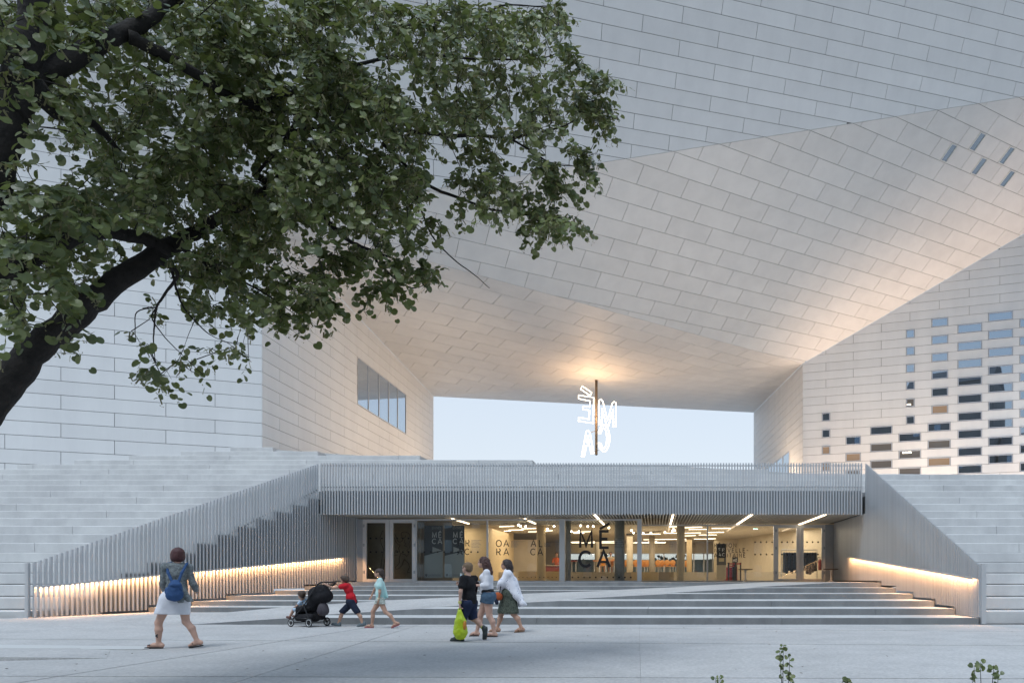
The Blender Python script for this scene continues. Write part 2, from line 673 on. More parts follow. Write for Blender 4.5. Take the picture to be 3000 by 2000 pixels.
for k in range(1, 7):
    A = (Xk[k - 1], dk[k], zk[k - 1]); B = (Xk[k], dk[k], zk[k]); Cc = (Xk[k], dk[k + 1], zk[k])
    D = (Xl[k], dl[k], zl[k]); E_ = (Xl[k - 1], dl[k], zl[k - 1]); F_ = (Xl[k - 1], dl[k - 1], zl[k - 1])
    pts = [A, B, Cc, D, E_, F_]
    bot = [(p[0], p[1], -0.05) for p in pts]
    fs = [(0, 1, 2), (0, 2, 3), (0, 3, 5), (5, 3, 4)]
    for i in range(6):
        j = (i + 1) % 6
        fs.append((i, 6 + i, 6 + j, j))
    mb = MB()
    mb.add(pts + bot, fs)
    for q in range(6):
        mb.mi[-1 - q] = 1
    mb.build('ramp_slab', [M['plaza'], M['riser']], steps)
mb = MB()
G0 = (fence_left(18) - 0.4, 18.0, .158)
mb.add([G0, (-11.8, 18, 0), (-12.6, 19.7, .165), (-12.6, 21.16, .165), (fence_left(21.16) - .2, 21.16, .165)], [(0, 1, 2), (0, 2, 3), (0, 3, 4)])
o = mb.build('forecourt_slab', M['plaza'], steps)

# ================================================================== SETTING: tiered amphitheatre
RISE, TREAD, D0 = 0.328, 0.743, 17.5
tiers = thing('amphitheatre_steps', 'tall pale concrete seating tiers either side of the entrance', kind='structure')

def tier_block(xa, xb, n, xa_back=None, xb_back=None):
    """One long seat block: chamfered nosing, recessed foot."""
    z1 = RISE * n
    z0 = z1 - RISE
    d = D0 + TREAD * n
    if n == 1:
        z0 = -0.02
    c = 0.018
    g = 0.006
    prof = [(d + .045, z0), (d + .045, z0 + .028), (d, z0 + .034), (d, z1 - c), (d + c, z1), (d + TREAD + .3, z1), (d + TREAD + .3, z0 - .25), (d + .045, z0 - .25)]
    prof = prof[1:]
    fa = (lambda y: xa) if xa_back is None else xa_back
    fb = (lambda y: xb) if xb_back is None else xb_back
    m = len(prof)
    vs = [(fa(y) + g, y, z) for y, z in prof] + [(fb(y) - g, y, z) for y, z in prof]
    fs = [tuple(range(m)), tuple(range(2 * m - 1, m - 1, -1))] + [(i, m + i, m + (i + 1) % m, (i + 1) % m) for i in range(m)]
    fs = [f[::-1] for f in fs]
    mb = MB()
    mb.add(vs, fs)
    mb.build('seat_block', M['tier'], tiers)

ends = {18: at(2250, 0, 30.9)[0], 19: at(1960, 0, 31.6)[0], 20: at(1560, 0, 32.4)[0], 21: at(1230, 0, 33.1)[0], 22: at(930, 0, 33.8)[0], 23: at(800, 0, 34.6)[0]}
for n in range(1, 24):
    ph = 11.6 if n % 2 else 11.6 - 3.925
    joints = [ph + 7.85 * i for i in range(-9, 5)]
    runs = []
    if n <= 14:
        d = D0 + TREAD * n
        runs.append((-46.0, None, 'L'))
        runs.append((None, 40.0, 'R'))
    else:
        runs.append((-46.0, ends.get(n, 40.0), 'F'))
    for (a, b, kind) in runs:
        if kind == 'L':
            dd = D0 + TREAD * n
            b_ = fence_left(dd) - 0.11
            js = [j for j in joints if a + .4 < j < b_ - .8]
            xs = [a] + js + [b_]
            for i in range(len(xs) - 1):
                last = i == len(xs) - 2
                tier_block(xs[i], xs[i + 1], n, None, (lambda y: fence_left(y) - 0.11) if last else None)
        else:
            a_ = XR + 0.11 if kind == 'R' else a
            js = [j for j in joints if a_ + .4 < j < b - .4]
            xs = [a_] + js + [b]
            for i in range(len(xs) - 1):
                tier_block(xs[i], xs[i + 1], n)

outline = [(-150, 1311, 34.7), (600, 1311, 34.7), (768, 1312, 34.6), (1000, 1328, 34.4), (1270, 1344, 34.1), (1335, 1345, 34.0), (1400, 1350, 33.8), (1460, 1356, 33.5), (1600, 1356, 33.2), (1868, 1357, 32.5),
           (2000, 1362, 32.2), (2100, 1369, 31.9), (2208, 1375, 31.5), (2350, 1383, 31.0), (2500, 1385, 30.8), (2620, 1385, 30.7), (2750, 1386, 30.6), (2860, 1391, 30.5), (3000, 1400, 30.4), (3300, 1404, 30.4)]
top = [at(*p) for p in outline]
top = [np.array([t[0], t[1] + 0.28, t[2]]) for t in top]
xs_far = [(-45, 34.7), (40, 30.8)]
mb = MB()
fr = [tuple(t) for t in top]
bk = [(t[0] * (1.9 if t[0] < 0 else 2.0) - 2, 85.0, t[2] - 0.15) for t in top]
n = len(fr)
vs = fr + bk + [(p[0], p[1], 4.0) for p in fr]
fs = []
for i in range(n - 1):
    fs.append((i, i + 1, n + i + 1, n + i))
    fs.append((2 * n + i, 2 * n + i + 1, i + 1, i))
mb.add(vs, fs)
pl = mb.build('upper_terrace', M['tier'], None, smooth=False)
tag(pl, 'gently curved pale concrete terrace above the tiers', kind='structure')

# ================================================================== BUILDING
bld = thing('cultural_building', 'huge pale concrete building with folded facets arching over an open passage', 'building', loc=(0, 40, 0))
HC = 0.634
P_ = at(768, 632, 35.08)
Q_ = at(2352, 1065, 54.7)
B2 = at(1270, 1161, 64.0)
B7 = at(2208, 1208, 75.6)
u1 = unit([-(7314 - CX), -F, 0])            # left front wall: runs from the corner to the left, towards the camera
n1 = unit(np.cross([0, 0, 1.0], u1))
if np.dot(n1, EYEP - P_) < 0:
    n1 = -n1
u6 = unit([CX + 4800, -F, 0])               # right front wall: from the corner to the right
n6 = unit(np.cross([0, 0, 1.0], u6))
if np.dot(n6, EYEP - Q_) < 0:
    n6 = -n6
T_ = hit(3000, 685, Q_, n6)
n4 = unit(np.cross(Q_ - P_, T_ - P_))
if np.dot(n4, EYEP - P_) < 0:
    n4 = -n4
R_ = hit(3000, 283, P_, n4)
h5 = unit([9400 - CX, F, 0])
n5 = unit(np.cross(h5, R_ - P_))
if np.dot(n5, EYEP - P_) < 0:
    n5 = -n5
T2 = Q_ + (T_ - Q_) * 1.3
R2 = P_ + (R_ - P_) * 1.2
u2 = unit([B2[0] - P_[0], B2[1] - P_[1], 0])
n2 = unit([u2[1], -u2[0], 0])
u7 = unit([B7[0] - Q_[0], B7[1] - Q_[1], 0])
n7 = unit([-u7[1], u7[0], 0])
cr = unit(np.cross(n1, n5))
if cr[0] > 0:
    cr = -cr
C1 = P_ + cr * 26.0
ZUP = np.array([0, 0, 1.0])
panels = []         # (image area, name, verts, faces, material)

def facet(name, poly, O, u, v, n, row_h, b0, L, j0, odd, m, holes=(), gap=0.022, half=0.5):
    """Cut a planar facet into panels, O + a*u + b*v; row k starts at b0 + k*row_h; rows of parity 'odd' are shifted by half a panel."""
    P2 = [(float(np.dot(p - O, u)), float(np.dot(p - O, v))) for p in poly]
    if area2(P2) < 0:
        P2 = P2[::-1]
    edges = []
    for i in range(len(P2)):
        p, q = P2[i], P2[(i + 1) % len(P2)]
        a, b = q[1] - p[1], p[0] - q[0]
        l = math.hypot(a, b)
        edges.append((a / l, b / l, (a * p[0] + b * p[1]) / l - gap * 0.45))
    a_lo, a_hi = min(p[0] for p in P2), max(p[0] for p in P2)
    b_lo, b_hi = min(p[1] for p in P2), max(p[1] for p in P2)
    for k in range(math.floor((b_lo - b0) / row_h), math.ceil((b_hi - b0) / row_h)):
        ra, rb = b0 + k * row_h, b0 + (k + 1) * row_h
        sh = L * half if (k % 2) == odd else 0.0
        i0, i1 = math.floor((a_lo - j0 - sh) / L), math.ceil((a_hi - j0 - sh) / L)
        for i in range(i0, i1):
            segs = [(j0 + sh + i * L, j0 + sh + (i + 1) * L)]
            for (h0, h1, v0, v1) in holes:
                if v0 < (ra + rb) / 2 < v1:
                    nx = []
                    for (s0, s1) in segs:
                        if h1 <= s0 or h0 >= s1:
                            nx.append((s0, s1))
                        else:
                            if h0 - s0 > 0.06:
                                nx.append((s0, h0))
                            if s1 - h1 > 0.06:
                                nx.append((h1, s1))
                    segs = nx
            for (s0, s1) in segs:
                g = gap / 2
                q = [(s0 + g, ra + g), (s1 - g, ra + g), (s1 - g, rb - g), (s0 + g, rb - g)]
                for e in edges:
                    q = clip_poly(q, *e)
                    if len(q) < 3:
                        break
                if len(q) < 3 or abs(area2(q)) < 0.01:
                    continue
                fr = [O + a * u + b * v for a, b in q]
                bk = [p - 0.035 * n for p in fr]
                m_ = len(q)
                vs = fr + bk
                fs = [tuple(range(m_))] + [(t, m_ + t, m_ + (t + 1) % m_, (t + 1) % m_) for t in range(m_)]
                if np.dot(np.cross(fr[1] - fr[0], fr[2] - fr[1]), n) < 0:
                    fs = [f[::-1] for f in fs]
                ip = [pix(p) for p in fr if p[1] > 0.5]
                cxp = np.mean([p[0] for p in ip]); cyp = np.mean([p[1] for p in ip])
                vis = -30 < cxp < 3030 and -30 < cyp < 1420
                hid = 1.0
                if cxp < 1250 and cyp < 700:
                    hid = 0.25
                ar = abs(area2(ip)) * hid if vis else 0.0
                panels.append((ar, name, vs, fs, m))
    # backing wall, half a metre thick
    fr = [p - 0.06 * n for p in poly]
    bk = [p - 0.5 * n for p in poly]
    m_ = len(poly)
    fs = [tuple(range(m_)), tuple(range(2 * m_ - 1, m_ - 1, -1))] + [(t, m_ + t, m_ + (t + 1) % m_, (t + 1) % m_) for t in range(m_)]
    make('backing_wall', fr + bk, fs, M['backing'], bld)

# left front wall
def zv(p, z):
    return np.array([p[0], p[1], z])
farL = P_ + u1 * 26
tl = C1 if np.dot(C1 - P_, u1) > 0 else farL
facet('wall_panel', [zv(P_, 4.0), P_, C1, zv(C1, 4.0)], zv(P_, 0), u1, ZUP, n1, HC + 0.004, 8.178 - 12 * (HC + .004), 4.02, 2.01, 1, M['panel'])
# left passage wall, with the slanting window band
W2 = (11.75, 21.48, 8.18 + HC * 7, 8.18 + HC * 12)
facet('wall_panel', [zv(P_, 4.0), P_, B2, zv(B2, 4.0)], zv(P_, 0), u2, ZUP, n2, HC, 8.18 - 12 * HC, 4.0, 1.71, 0, M['panel'], holes=[W2])
# right front wall with its many windows
wins = []
def wcol(x0, x1, ys):
    for y in ys:
        p = hit(2340 + x0 * .38261, 800 + y * .38261, Q_, n6)
        q = hit(2340 + x1 * .38261, 800 + y * .38261, Q_, n6)
        k = round((0.5 * (p[2] + q[2]) - Q_[2]) / HC - 0.37)
        if (0.5 * (p[2] + q[2]) - Q_[2]) / HC > -4:
            k = round((0.5 * (p[2] + q[2]) - Q_[2]) / HC - 0.37)
        s0, s1 = float(np.dot(p - Q_, u6)), float(np.dot(q - Q_, u6))
        wins.append((s0, s1, Q_[2] + (k - 0.13) * HC, Q_[2] + (k + 0.87) * HC, x0, y))
wcol(822, 888, [464, 597, 728, 860, 992, 1122])
wcol(178, 240, [1098, 1225, 1352, 1478])
wcol(1018, 1143, [376, 510, 643, 776, 909, 1042])
wcol(360, 475, [1275, 1405, 1520])
wcol(548, 716, [1198, 1328, 1458])
wcol(765, 936, [1253, 1383, 1510])
wcol(988, 1163, [1174, 1307, 1440])
wcol(1218, 1403, [421, 555, 690, 825, 960, 1095, 1228, 1362, 1497])
wcol(1452, 1640, [330, 467, 602, 738, 875, 1010, 1148, 1284, 1420])
wcol(1692, 1882, [383, 520, 657, 793, 930, 1068, 1206, 1345, 1483])
facet('wall_panel', [zv(Q_, 3.0), zv(T2, 3.0), T2, Q_], zv(Q_, 0), u6, ZUP, n6, HC, Q_[2] - .13 * HC - 30 * HC, 4.02, 1.73, 0, M['panel'], holes=[w[:4] for w in wins])
# right passage wall
W7 = (4.5, 17.0, 16.9 - HC * 12, 16.9 - HC * 8)
facet('wall_panel', [zv(Q_, 4.0), Q_, B7, zv(B7, 4.0)], zv(Q_, 0), u7, ZUP, n7, HC, 16.9 - 24 * HC, 4.0, 1.9, 0, M['panel'], holes=[W7])
# upper leaning facet
v5 = unit(np.cross(n5, h5))
if v5[2] < 0:
    v5 = -v5
rp = pix(R2)
E1, E2 = hit(3450, -420, P_, n5), hit(-420, -420, P_, n5)
facet('wall_panel', [P_, R2, E1, E2, C1], P_, h5, v5, n5, 0.6265 / v5[2], (24.72 - 26 * 0.6265 - P_[2]) / v5[2], 4.02, float(np.dot(hit(1600 + .5952 * 475, .5952 * 110, P_, n5) - P_, h5)), 1, M['panel'])
# big folded facet over the passage
h4 = unit(np.cross(ZUP, n4))
if h4[0] < 0:
    h4 = -h4
v4 = unit(np.cross(n4, h4))
if v4[2] < 0:
    v4 = -v4
slits = []
for quad in [((2000, 712), (2022, 720), (1965, 805), (1938, 795)), ((2138, 655), (2165, 663), (2105, 750), (2078, 740)), ((2145, 785), (2168, 793), (2110, 868), (2085, 860)), ((2282, 727), (2305, 735), (2245, 817), (2222, 808)), ((2280, 850), (2305, 857), (2245, 930), (2222, 922))]:
    w = [hit(1600 + x * .5952, y * .5952, P_, n4) for x, y in quad]
    a = [float(np.dot(p - P_, h4)) for p in w]
    b = float(np.mean([np.dot(p - P_, v4) for p in w]))
    rh = 0.6265 / v4[2]
    bb0 = (24.72 - P_[2]) / v4[2]
    kk = math.floor((b - bb0) / rh)
    slits.append((min(a) - 0.04, max(a) + 0.04, bb0 + kk * rh, bb0 + (kk + 1) * rh))
j4 = float(np.dot(hit(1900 + .5102 * 866, .5102 * 870, P_, n4) - P_, h4))
facet('soffit_panel', [P_, Q_, T2, R2], P_, h4, v4, n4, 0.6265 / v4[2], (24.72 - 26 * 0.6265 - P_[2]) / v4[2], 2.85, j4, 0, M['soffit'], holes=slits)
# passage ceiling, two facets
def ceil_facet(poly):
    n = unit(np.cross(poly[1] - poly[0], poly[2] - poly[0]))
    if n[2] > 0:
        n = -n
    u = unit(Q_ - P_)
    u = unit(u - n * np.dot(u, n))
    w = unit(np.cross(n, u))
    if w[1] < 0:
        w = -w
    O = poly[0]
    pu, pw = float(np.dot(O - P_, u)), float(np.dot(O - P_, w))
    facet('soffit_panel', poly, O, u, w, n, 1.685, -0.07 - pw, 2.82, 4.47 - 2.82 - pu, 0, M['soffit'], gap=0.026)
    return n
n3 = ceil_facet([P_, Q_, B2])
ceil_facet([Q_, B7, B2])

# the largest panels in view are parts; the rest are joined
for nm in ('wall_panel', 'soffit_panel'):
    mine = sorted([p for p in panels if p[1] == nm], key=lambda p: -p[0])
    cache = {}
    for (ar, name, vs, fs, m) in mine[:298]:
        make(name, vs, fs, m, bld)
    mb = MB()
    for (ar, name, vs, fs, m) in mine[298:]:
        mb.add(vs, fs)
    if mb.v:
        o = mb.build(nm, M['panel'] if nm == 'wall_panel' else M['soffit'], bld)
        o['kind'] = 'stuff'

def window(O, u, v, n, s0, s1, v0, v1, pane_mat, fw=0.055, mull=(), lamp=None, fmat=None):
    """Frame (a part) with its pane (sub-part); the frame stands 2 cm proud."""
    g = 0.012
    s0, s1, v0, v1 = s0 + g, s1 - g, v0 + g, v1 - g
    mb = MB()
    def bar(a0, a1, b0, b1):
        c = O + (a0 + a1) / 2 * u + (b0 + b1) / 2 * v - 0.015 * n
        mb.obox(c, u * (a1 - a0) / 2, v * (b1 - b0) / 2, n * 0.035)
    bar(s0, s1, v0, v0 + fw); bar(s0, s1, v1 - fw, v1)
    bar(s0, s0 + fw, v0 + fw, v1 - fw); bar(s1 - fw, s1, v0 + fw, v1 - fw)
    for m_ in mull:
        bar(m_ - .03, m_ + .03, v0 + fw, v1 - fw)
    f = mb.build('window', fmat or M['wframe'], bld)
    edges = [s0 + fw] + [m_ for m_ in mull] + [s1 - fw]
    for a, b in zip(edges[:-1], edges[1:]):
        mb = MB()
        c = O + (a + b) / 2 * u + (v0 + v1) / 2 * v - 0.028 * n
        mb.obox(c, u * ((b - a) / 2 - (.03 if mull else 0)), v * ((v1 - v0) / 2 - fw), n * 0.008)
        mb.build('pane', pane_mat, f)
    if lamp:
        a, w_, b = lamp
        mb = MB()
        c = O + a * u + b * v - 0.012 * n
        mb.obox(c, u * w_, v * 0.035, n * 0.006)
        mb.build('ceiling_lamp', M['bulb'], f)

for (s0, s1, v0, v1, x0, y) in wins:
    m = M['win_dark']
    lamp = None
    if (x0, y) in ((178, 1352), (360, 1405), (1018, 1042), (178, 1478), (988, 1440)):
        m = M['win_warm']
    elif (x0, y) in ((822, 992), (765, 1383), (988, 1307), (548, 1458), (765, 1510), (548, 1328), (360, 1520)):
        m = M['win_mid']
        if (x0, y) == (822, 992):
            lamp = (s0 + .2, .12, v0 + .2)
        if (x0, y) == (765, 1383):
            lamp = ((s0 + s1) / 2 - .2, .3, v1 - .16)
    window(zv(Q_, 0), u6, ZUP, n6, s0, s1, v0, v1, m, lamp=lamp)
M['slit'] = mirror_glass('slit window glass', (.04, .05, .06), (.8, .9, 1.0), .35)
M['paleframe'] = mat('pale frame', (0.62, 0.62, 0.60), 0.5)
for (s0, s1, v0, v1) in slits:
    window(P_, h4, v4, n4, s0, s1, v0, v1, M['slit'], fw=0.06, fmat=M['paleframe'])
M['pass_glass'] = mirror_glass('passage window glass', (.03, .028, .026), (.80, .90, 1.0), .62)
window(zv(P_, 0), u2, ZUP, n2, *W2, M['pass_glass'], fw=0.06, mull=[W2[0] + (W2[1] - W2[0]) * t for t in (.2, .4, .6, .8)], fmat=M['alu_frame'])
window(zv(Q_, 0), u7, ZUP, n7, *W7, M['pass_glass'], fw=0.06, mull=[W7[0] + 12.5 * t for t in (.2, .4, .6, .8)], fmat=M['alu_frame'])

# ================================================================== FOOTBRIDGE OVER THE ENTRANCE
BD, BX0, BX1 = 27.8, -13.1, XR - 0.1
bridge = thing('footbridge', 'grey metal clad footbridge over the entrance, fronted by upright slats', 'footbridge', loc=(-2.5, BD, 3.7))
mb = MB()
mb.box((BX0, BD + .09, 3.72), (BX1, BD + .16, 4.60))
mb.build('fascia', M['clad'], bridge)
mb = MB()
mb.box((BX0, BD + .16, 4.42), (BX1, 33.4, 4.59))
mb.build('deck', M['tier'], bridge)
mb = MB()
mb.box((BX0, BD + .05, 5.56), (BX1, BD + .075, 5.60))
mb.box((BX0, BD + .05, 4.72), (BX1, BD + .075, 4.76))
mb.build('rail', M['alu'], bridge)

def unit_box(name, m):
    me = bpy.data.meshes.new(name)
    b = MB().box((-.5, -.5, 0), (.5, .5, 1))
    me.from_pydata(b.v, [], b.f)
    me.materials.append(m)
    return me
slat_me = unit_box('slat', M['alu'])

def slat(parent, base, top_z, w, t, yaw=0.0):
    o = bpy.data.objects.new('slat', slat_me)
    link(o)
    o.parent = parent
    o.location = np.asarray(base, float) - OFF[parent.name]
    o.rotation_euler = (0, 0, yaw)
    o.scale = (w, t, top_z - base[2])
    return o

NB = 193
for i in range(NB):
    x = BX0 + (BX1 - BX0) * (i + .5) / NB
    slat(bridge, (x, BD, 3.655), 5.67, .048, .07)

# soffit louvres of the porch and lobby front
ceiling = thing('louvred_ceiling', 'slatted pale ceiling running from the porch into the lobby', 'ceiling', loc=(-2.5, 31, 3.66))
mb = MB()
mb.box((BX0, BD + .16, 4.0), (BX1, 33.35, 4.05))
mb.build('ceiling_board', mat('ceiling board', (0.16, 0.15, 0.14), 0.8), ceiling)
louv_me = unit_box('ceiling_slat', M['louvre'])
NL = 165
for i in range(NL):
    x = BX0 + (BX1 - BX0) * (i + .5) / NL
    if any(abs(x - lx) < .07 for lx in (-8.55, -5.5, -2.4, .7, 3.8, 6.7)):
        continue
    o = bpy.data.objects.new('ceiling_slat', louv_me)
    link(o)
    o.parent = ceiling
    o.location = np.array([x, (BD + .2 + 33.3) / 2, 3.70]) - OFF[ceiling.name]
    o.scale = (.042, 33.3 - BD - .2, .12)
porch_lights = []
for i, lx in enumerate((-8.55, -5.5, -2.4, .7, 3.8, 6.7)):
    y0, y1 = (BD + .25, 33.2) if lx > -3 else (29.95, 32.6)
    t = thing('ceiling_light', ['leftmost warm linear light in the slatted ceiling', 'second warm linear light from the left in the slatted ceiling', 'warm linear light in the slatted ceiling above the large black lettering',
                                'warm linear light in the slatted ceiling right of the large black lettering', 'warm linear light in the slatted ceiling above the dark kiosk', 'rightmost warm linear light, above the right glass doors'][i], 'ceiling light', (lx, (y0 + y1) / 2, 3.68), 'linear lights in the slatted ceiling')
    mb = MB()
    mb.box((lx - .035, y0, 3.66), (lx + .035, y1, 3.70))
    mb.build('diffuser', M['tube'], t)
    mb = MB()
    mb.box((lx - .05, y0 - .02, 3.702), (lx + .05, y1 + .02, 3.78))
    mb.build('housing', M['alu_frame'], t)

# ================================================================== SIDE FENCES WITH LIT HANDRAILS
def steps_left(x, d):
    z = ground_z(x, d) if d < 18 else 0.16
    for k in range(1, 7):
        if d >= dl[k] - .02:
            z = zl[k]
    return z

def steps_right(d):
    z = 0.0
    for k in range(1, 7):
        if d >= dk[k] - .02:
            z = zk[k]
    return z

fl = thing('slatted_fence', 'tall aluminium slat fence climbing the left side of the steps, handrail lit from beneath', 'fence', loc=(-15.9, 18.3, .15), group='slatted fences flanking the steps')
fr_ = thing('slatted_fence', 'tall aluminium slat fence descending the right side of the steps, handrail lit from beneath', 'fence', loc=(XR, 18.0, .15), group='slatted fences flanking the steps')
dirL = unit([0.301, 1, 0])
yawL = math.atan2(dirL[1], dirL[0])
lenL = (30.0 - 18.3) / dirL[1]
nL = int(lenL / .127)
for i in range(nL):
    d = 18.3 + i * .127 * dirL[1]
    x = fence_left(d)
    zb = steps_left(x, d)
    gap = 0.015 if d < 19.85 else 0.07
    if d < BD - .05:
        zt = 1.58 + (d - 18.3) / 9.5 * (5.67 - 1.58)
    else:
        zt = 3.70
    slat(fl, (x, d, zb + gap), zt, .065, .055, yawL - math.pi / 2 + 0.0)
nR = int((32.7 - 18.0) / .118)
for i in range(nR):
    d = 18.02 + i * .118
    zb = steps_right(d)
    gap = 0.012 if d < 19.5 else 0.07
    if d < BD - .05:
        zt = 1.50 + (d - 18.0) / 9.8 * (5.67 - 1.50)
    else:
        zt = 3.70
    slat(fr_, (XR, d, zb + gap), zt, .055, .06)
# end posts
mb = MB()
mb.box((XR + .02, 17.93, .02), (XR + .14, 18.0, 1.53))
mb.build('end_post', M['alu_frame'], fr_)
mb = MB()
mb.box((fence_left(18.2) - .13, 18.19, .12), (fence_left(18.2) - .05, 18.27, 1.56))
mb.build('end_post', M['alu_frame'], fl)
# dark cladding behind the lower slats: steps up with the tiers
mb = MB()
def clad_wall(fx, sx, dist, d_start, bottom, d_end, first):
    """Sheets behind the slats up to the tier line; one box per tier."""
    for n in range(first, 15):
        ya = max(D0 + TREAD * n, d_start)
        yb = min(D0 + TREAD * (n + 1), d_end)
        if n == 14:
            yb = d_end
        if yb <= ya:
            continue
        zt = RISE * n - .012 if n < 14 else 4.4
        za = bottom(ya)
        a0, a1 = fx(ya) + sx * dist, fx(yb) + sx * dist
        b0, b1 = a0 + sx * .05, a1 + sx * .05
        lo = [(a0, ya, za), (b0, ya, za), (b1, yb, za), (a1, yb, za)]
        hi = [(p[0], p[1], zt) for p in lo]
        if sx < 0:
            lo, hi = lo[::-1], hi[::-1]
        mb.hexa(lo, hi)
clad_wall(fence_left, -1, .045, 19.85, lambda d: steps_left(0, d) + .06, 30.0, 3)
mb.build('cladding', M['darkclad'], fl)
mb = MB()
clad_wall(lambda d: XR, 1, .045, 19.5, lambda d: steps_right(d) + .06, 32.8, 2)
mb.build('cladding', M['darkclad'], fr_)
# slanting inner rail with bolt heads
for par, fx, sx, d0, d1, z0, z1 in ((fl, fence_left, -1, 20.6, 27.7, 1.05, 4.62), (fr_, lambda d: XR, 1, 19.5, 27.7, .62, 4.62)):
    mb = MB()
    n_ = 56
    for i in range(n_):
        t = (i + .5) / n_
        d = d0 + (d1 - d0) * t
        z = 1.02 + (d - d0) / (d1 - d0) * (z1 - 1.02) if par is fl else z0 + (z1 - z0) * t
        x = fx(d) + sx * .035
        mb.box((x - .02, d - .02, z - .022), (x + .02, d + .02, z + .022))
    mb.build('fixing_bolts', M['darkclad'], par)

def handrail(par, p0, p1, inward, n_light, watts, skirt):
    p0, p1 = np.asarray(p0, float), np.asarray(p1, float)
    ax = unit(p1 - p0)
    side = np.asarray(inward, float)
    up = unit(np.cross(side, ax))
    if up[2] < 0:
        up = -up
    L = np.linalg.norm(p1 - p0)
    mid = (p0 + p1) / 2 + side * .085
    mb = MB()
    mb.obox(mid + up * .012, ax * L / 2, side * .04, up * .012)
    mb.obox(mid + side * .036 - up * .008, ax * L / 2, side * .004, up * .009)
    for i in range(int(L / 1.2) + 1):
        q = p0 + ax * min(L - .05, .05 + i * 1.2) + side * .045
        mb.obox(q, ax * .012, side * .02, up * .01)
    mb.build('handrail', M['alu_frame'], par)
    mb = MB()
    mb.obox(mid - up * .006 - side * .004, ax * (L / 2 - .02), side * .014, up * .005)
    mb.build('led_strip', M['led'], par)
    # the strip's own light, thrown down and back onto the slats
    for i in range(n_light):
        q = p0 + ax * L * (i + .5) / n_light + side * .112 - up * .012
        d = -up + side * (-0.4)
        z = -unit(d)
        y = unit(np.cross(z, ax))
        R = Matrix(((ax[0], y[0], z[0]), (ax[1], y[1], z[1]), (ax[2], y[2], z[2])))
        area_light('led_lamp', q, R, L / n_light, .03, watts / n_light, (1.0, 0.50, 0.21))

pA = np.array([fence_left(18.35), 18.35, 0.945])
pB = np.array([fence_left(28.9), 28.9, 2.02])
handrail(fl, pA, pB, (dirL[1], -dirL[0], 0), 4, 240, True)
handrail(fr_, (XR, 18.15, 1.16), (XR, 29.9, 2.07), (-1, 0, 0), 4, 240, True)

# ================================================================== HANGING NEON SIGN
NP = hit(1747, 1113, P_, n3)
neon = thing('neon_sign', 'glowing white neon letters on a bronze pole hung from the passage ceiling', 'neon sign', loc=tuple(NP))
zb = EYE + (CY - 1329) / F * NP[1]
mb = MB()
mb.tube([NP, (NP[0], NP[1], zb)], .11, 12)
mb.ball((NP[0], NP[1], zb), .125)
mb.build('pole', M['brass'], neon, smooth=True)
# letter plane: seen from behind, receding to the right
nu = unit([-1.0, -0.62, 0])            # reading direction of the writing, away from the camera's right
def npix(x, y):
    """Point of the sign plane seen at (x, y)."""
    nn = np.array([nu[1], -nu[0], 0])
    return hit(x, y, np.array([NP[0], NP[1] - .12, 0]), nn)
def outline_tubes(name, paths, r=.03):
    mb = MB()
    for pts, closed in paths:
        mb.tube([npix(x, y) for x, y in pts], r, 8, closed=closed)
    return mb.build(name, M['neon'], neon, smooth=True)
zx = lambda x, y: (1640 + x * .16579, 1100 + y * .16579)
def zz(pts):
    return [zx(*p) for p in pts]
outline_tubes('letter_e', [(zz([(330, 345), (600, 385), (590, 840), (330, 800), (332, 738), (520, 768), (526, 610), (410, 595), (412, 540), (528, 552), (540, 450), (330, 405)]), True)])
outline_tubes('accent', [(zz([(400, 185), (565, 300), (540, 355), (365, 235)]), True)])
outline_tubes('letter_m', [(zz([(690, 860), (695, 440), (725, 415), (760, 450), (845, 790), (925, 495), (960, 460), (995, 480), (985, 905), (940, 900), (945, 590), (860, 890), (830, 890), (745, 580), (735, 870)]), True)])
outline_tubes('letter_a', [(zz([(385, 1430), (470, 985), (500, 965), (530, 1000), (600, 1375), (555, 1380), (530, 1240), (470, 1230), (430, 1430)]), True), (zz([(478, 1190), (498, 1060), (522, 1195)]), True)])
arc_o = [(780 + 100 * math.cos(math.radians(t)), 1105 + 235 * math.sin(math.radians(t))) for t in range(-160, 161, 16)]
arc_i = [(775 + 58 * math.cos(math.radians(t)), 1105 + 180 * math.sin(math.radians(t))) for t in range(150, -151, -15)]
outline_tubes('letter_c', [(zz(arc_o + arc_i), True)])
mb = MB()
for a, b in (((530, 1005), (690, 960)), ((600, 1345), (690, 1315)), ((590, 720), (690, 730))):
    mb.tube([npix(*zx(*a)), npix(*zx(*b))], .025, 6)
mb.build('bracket', M['brass'], neon)
lp = bpy.data.lights.new('sign_lamp', 'POINT')
lp.energy = 500
lp.color = (1.0, 0.58, 0.28)
lp.shadow_soft_size = .5
lo = link(bpy.data.objects.new('sign_lamp', lp))
lo.location = (NP[0] - .2, NP[1] - 1.9, NP[2] - 3.1)

# lamps that wash the passage: real floor uplights standing on the terrace behind its front edge
def terrace_z(x, y):
    best = None
    for i in range(len(top) - 1):
        for s_ in np.linspace(0, 1, 6):
            f_ = top[i] * (1 - s_) + top[i + 1] * s_
            t = (y - f_[1]) / (85.0 - f_[1])
            xx = f_[0] * (1 - t) + (f_[0] * (1.9 if f_[0] < 0 else 2.0) - 2) * t
            if best is None or abs(xx - x) < best[0]:
                best = (abs(xx - x), f_[2] - .15 * t)
    return best[1]

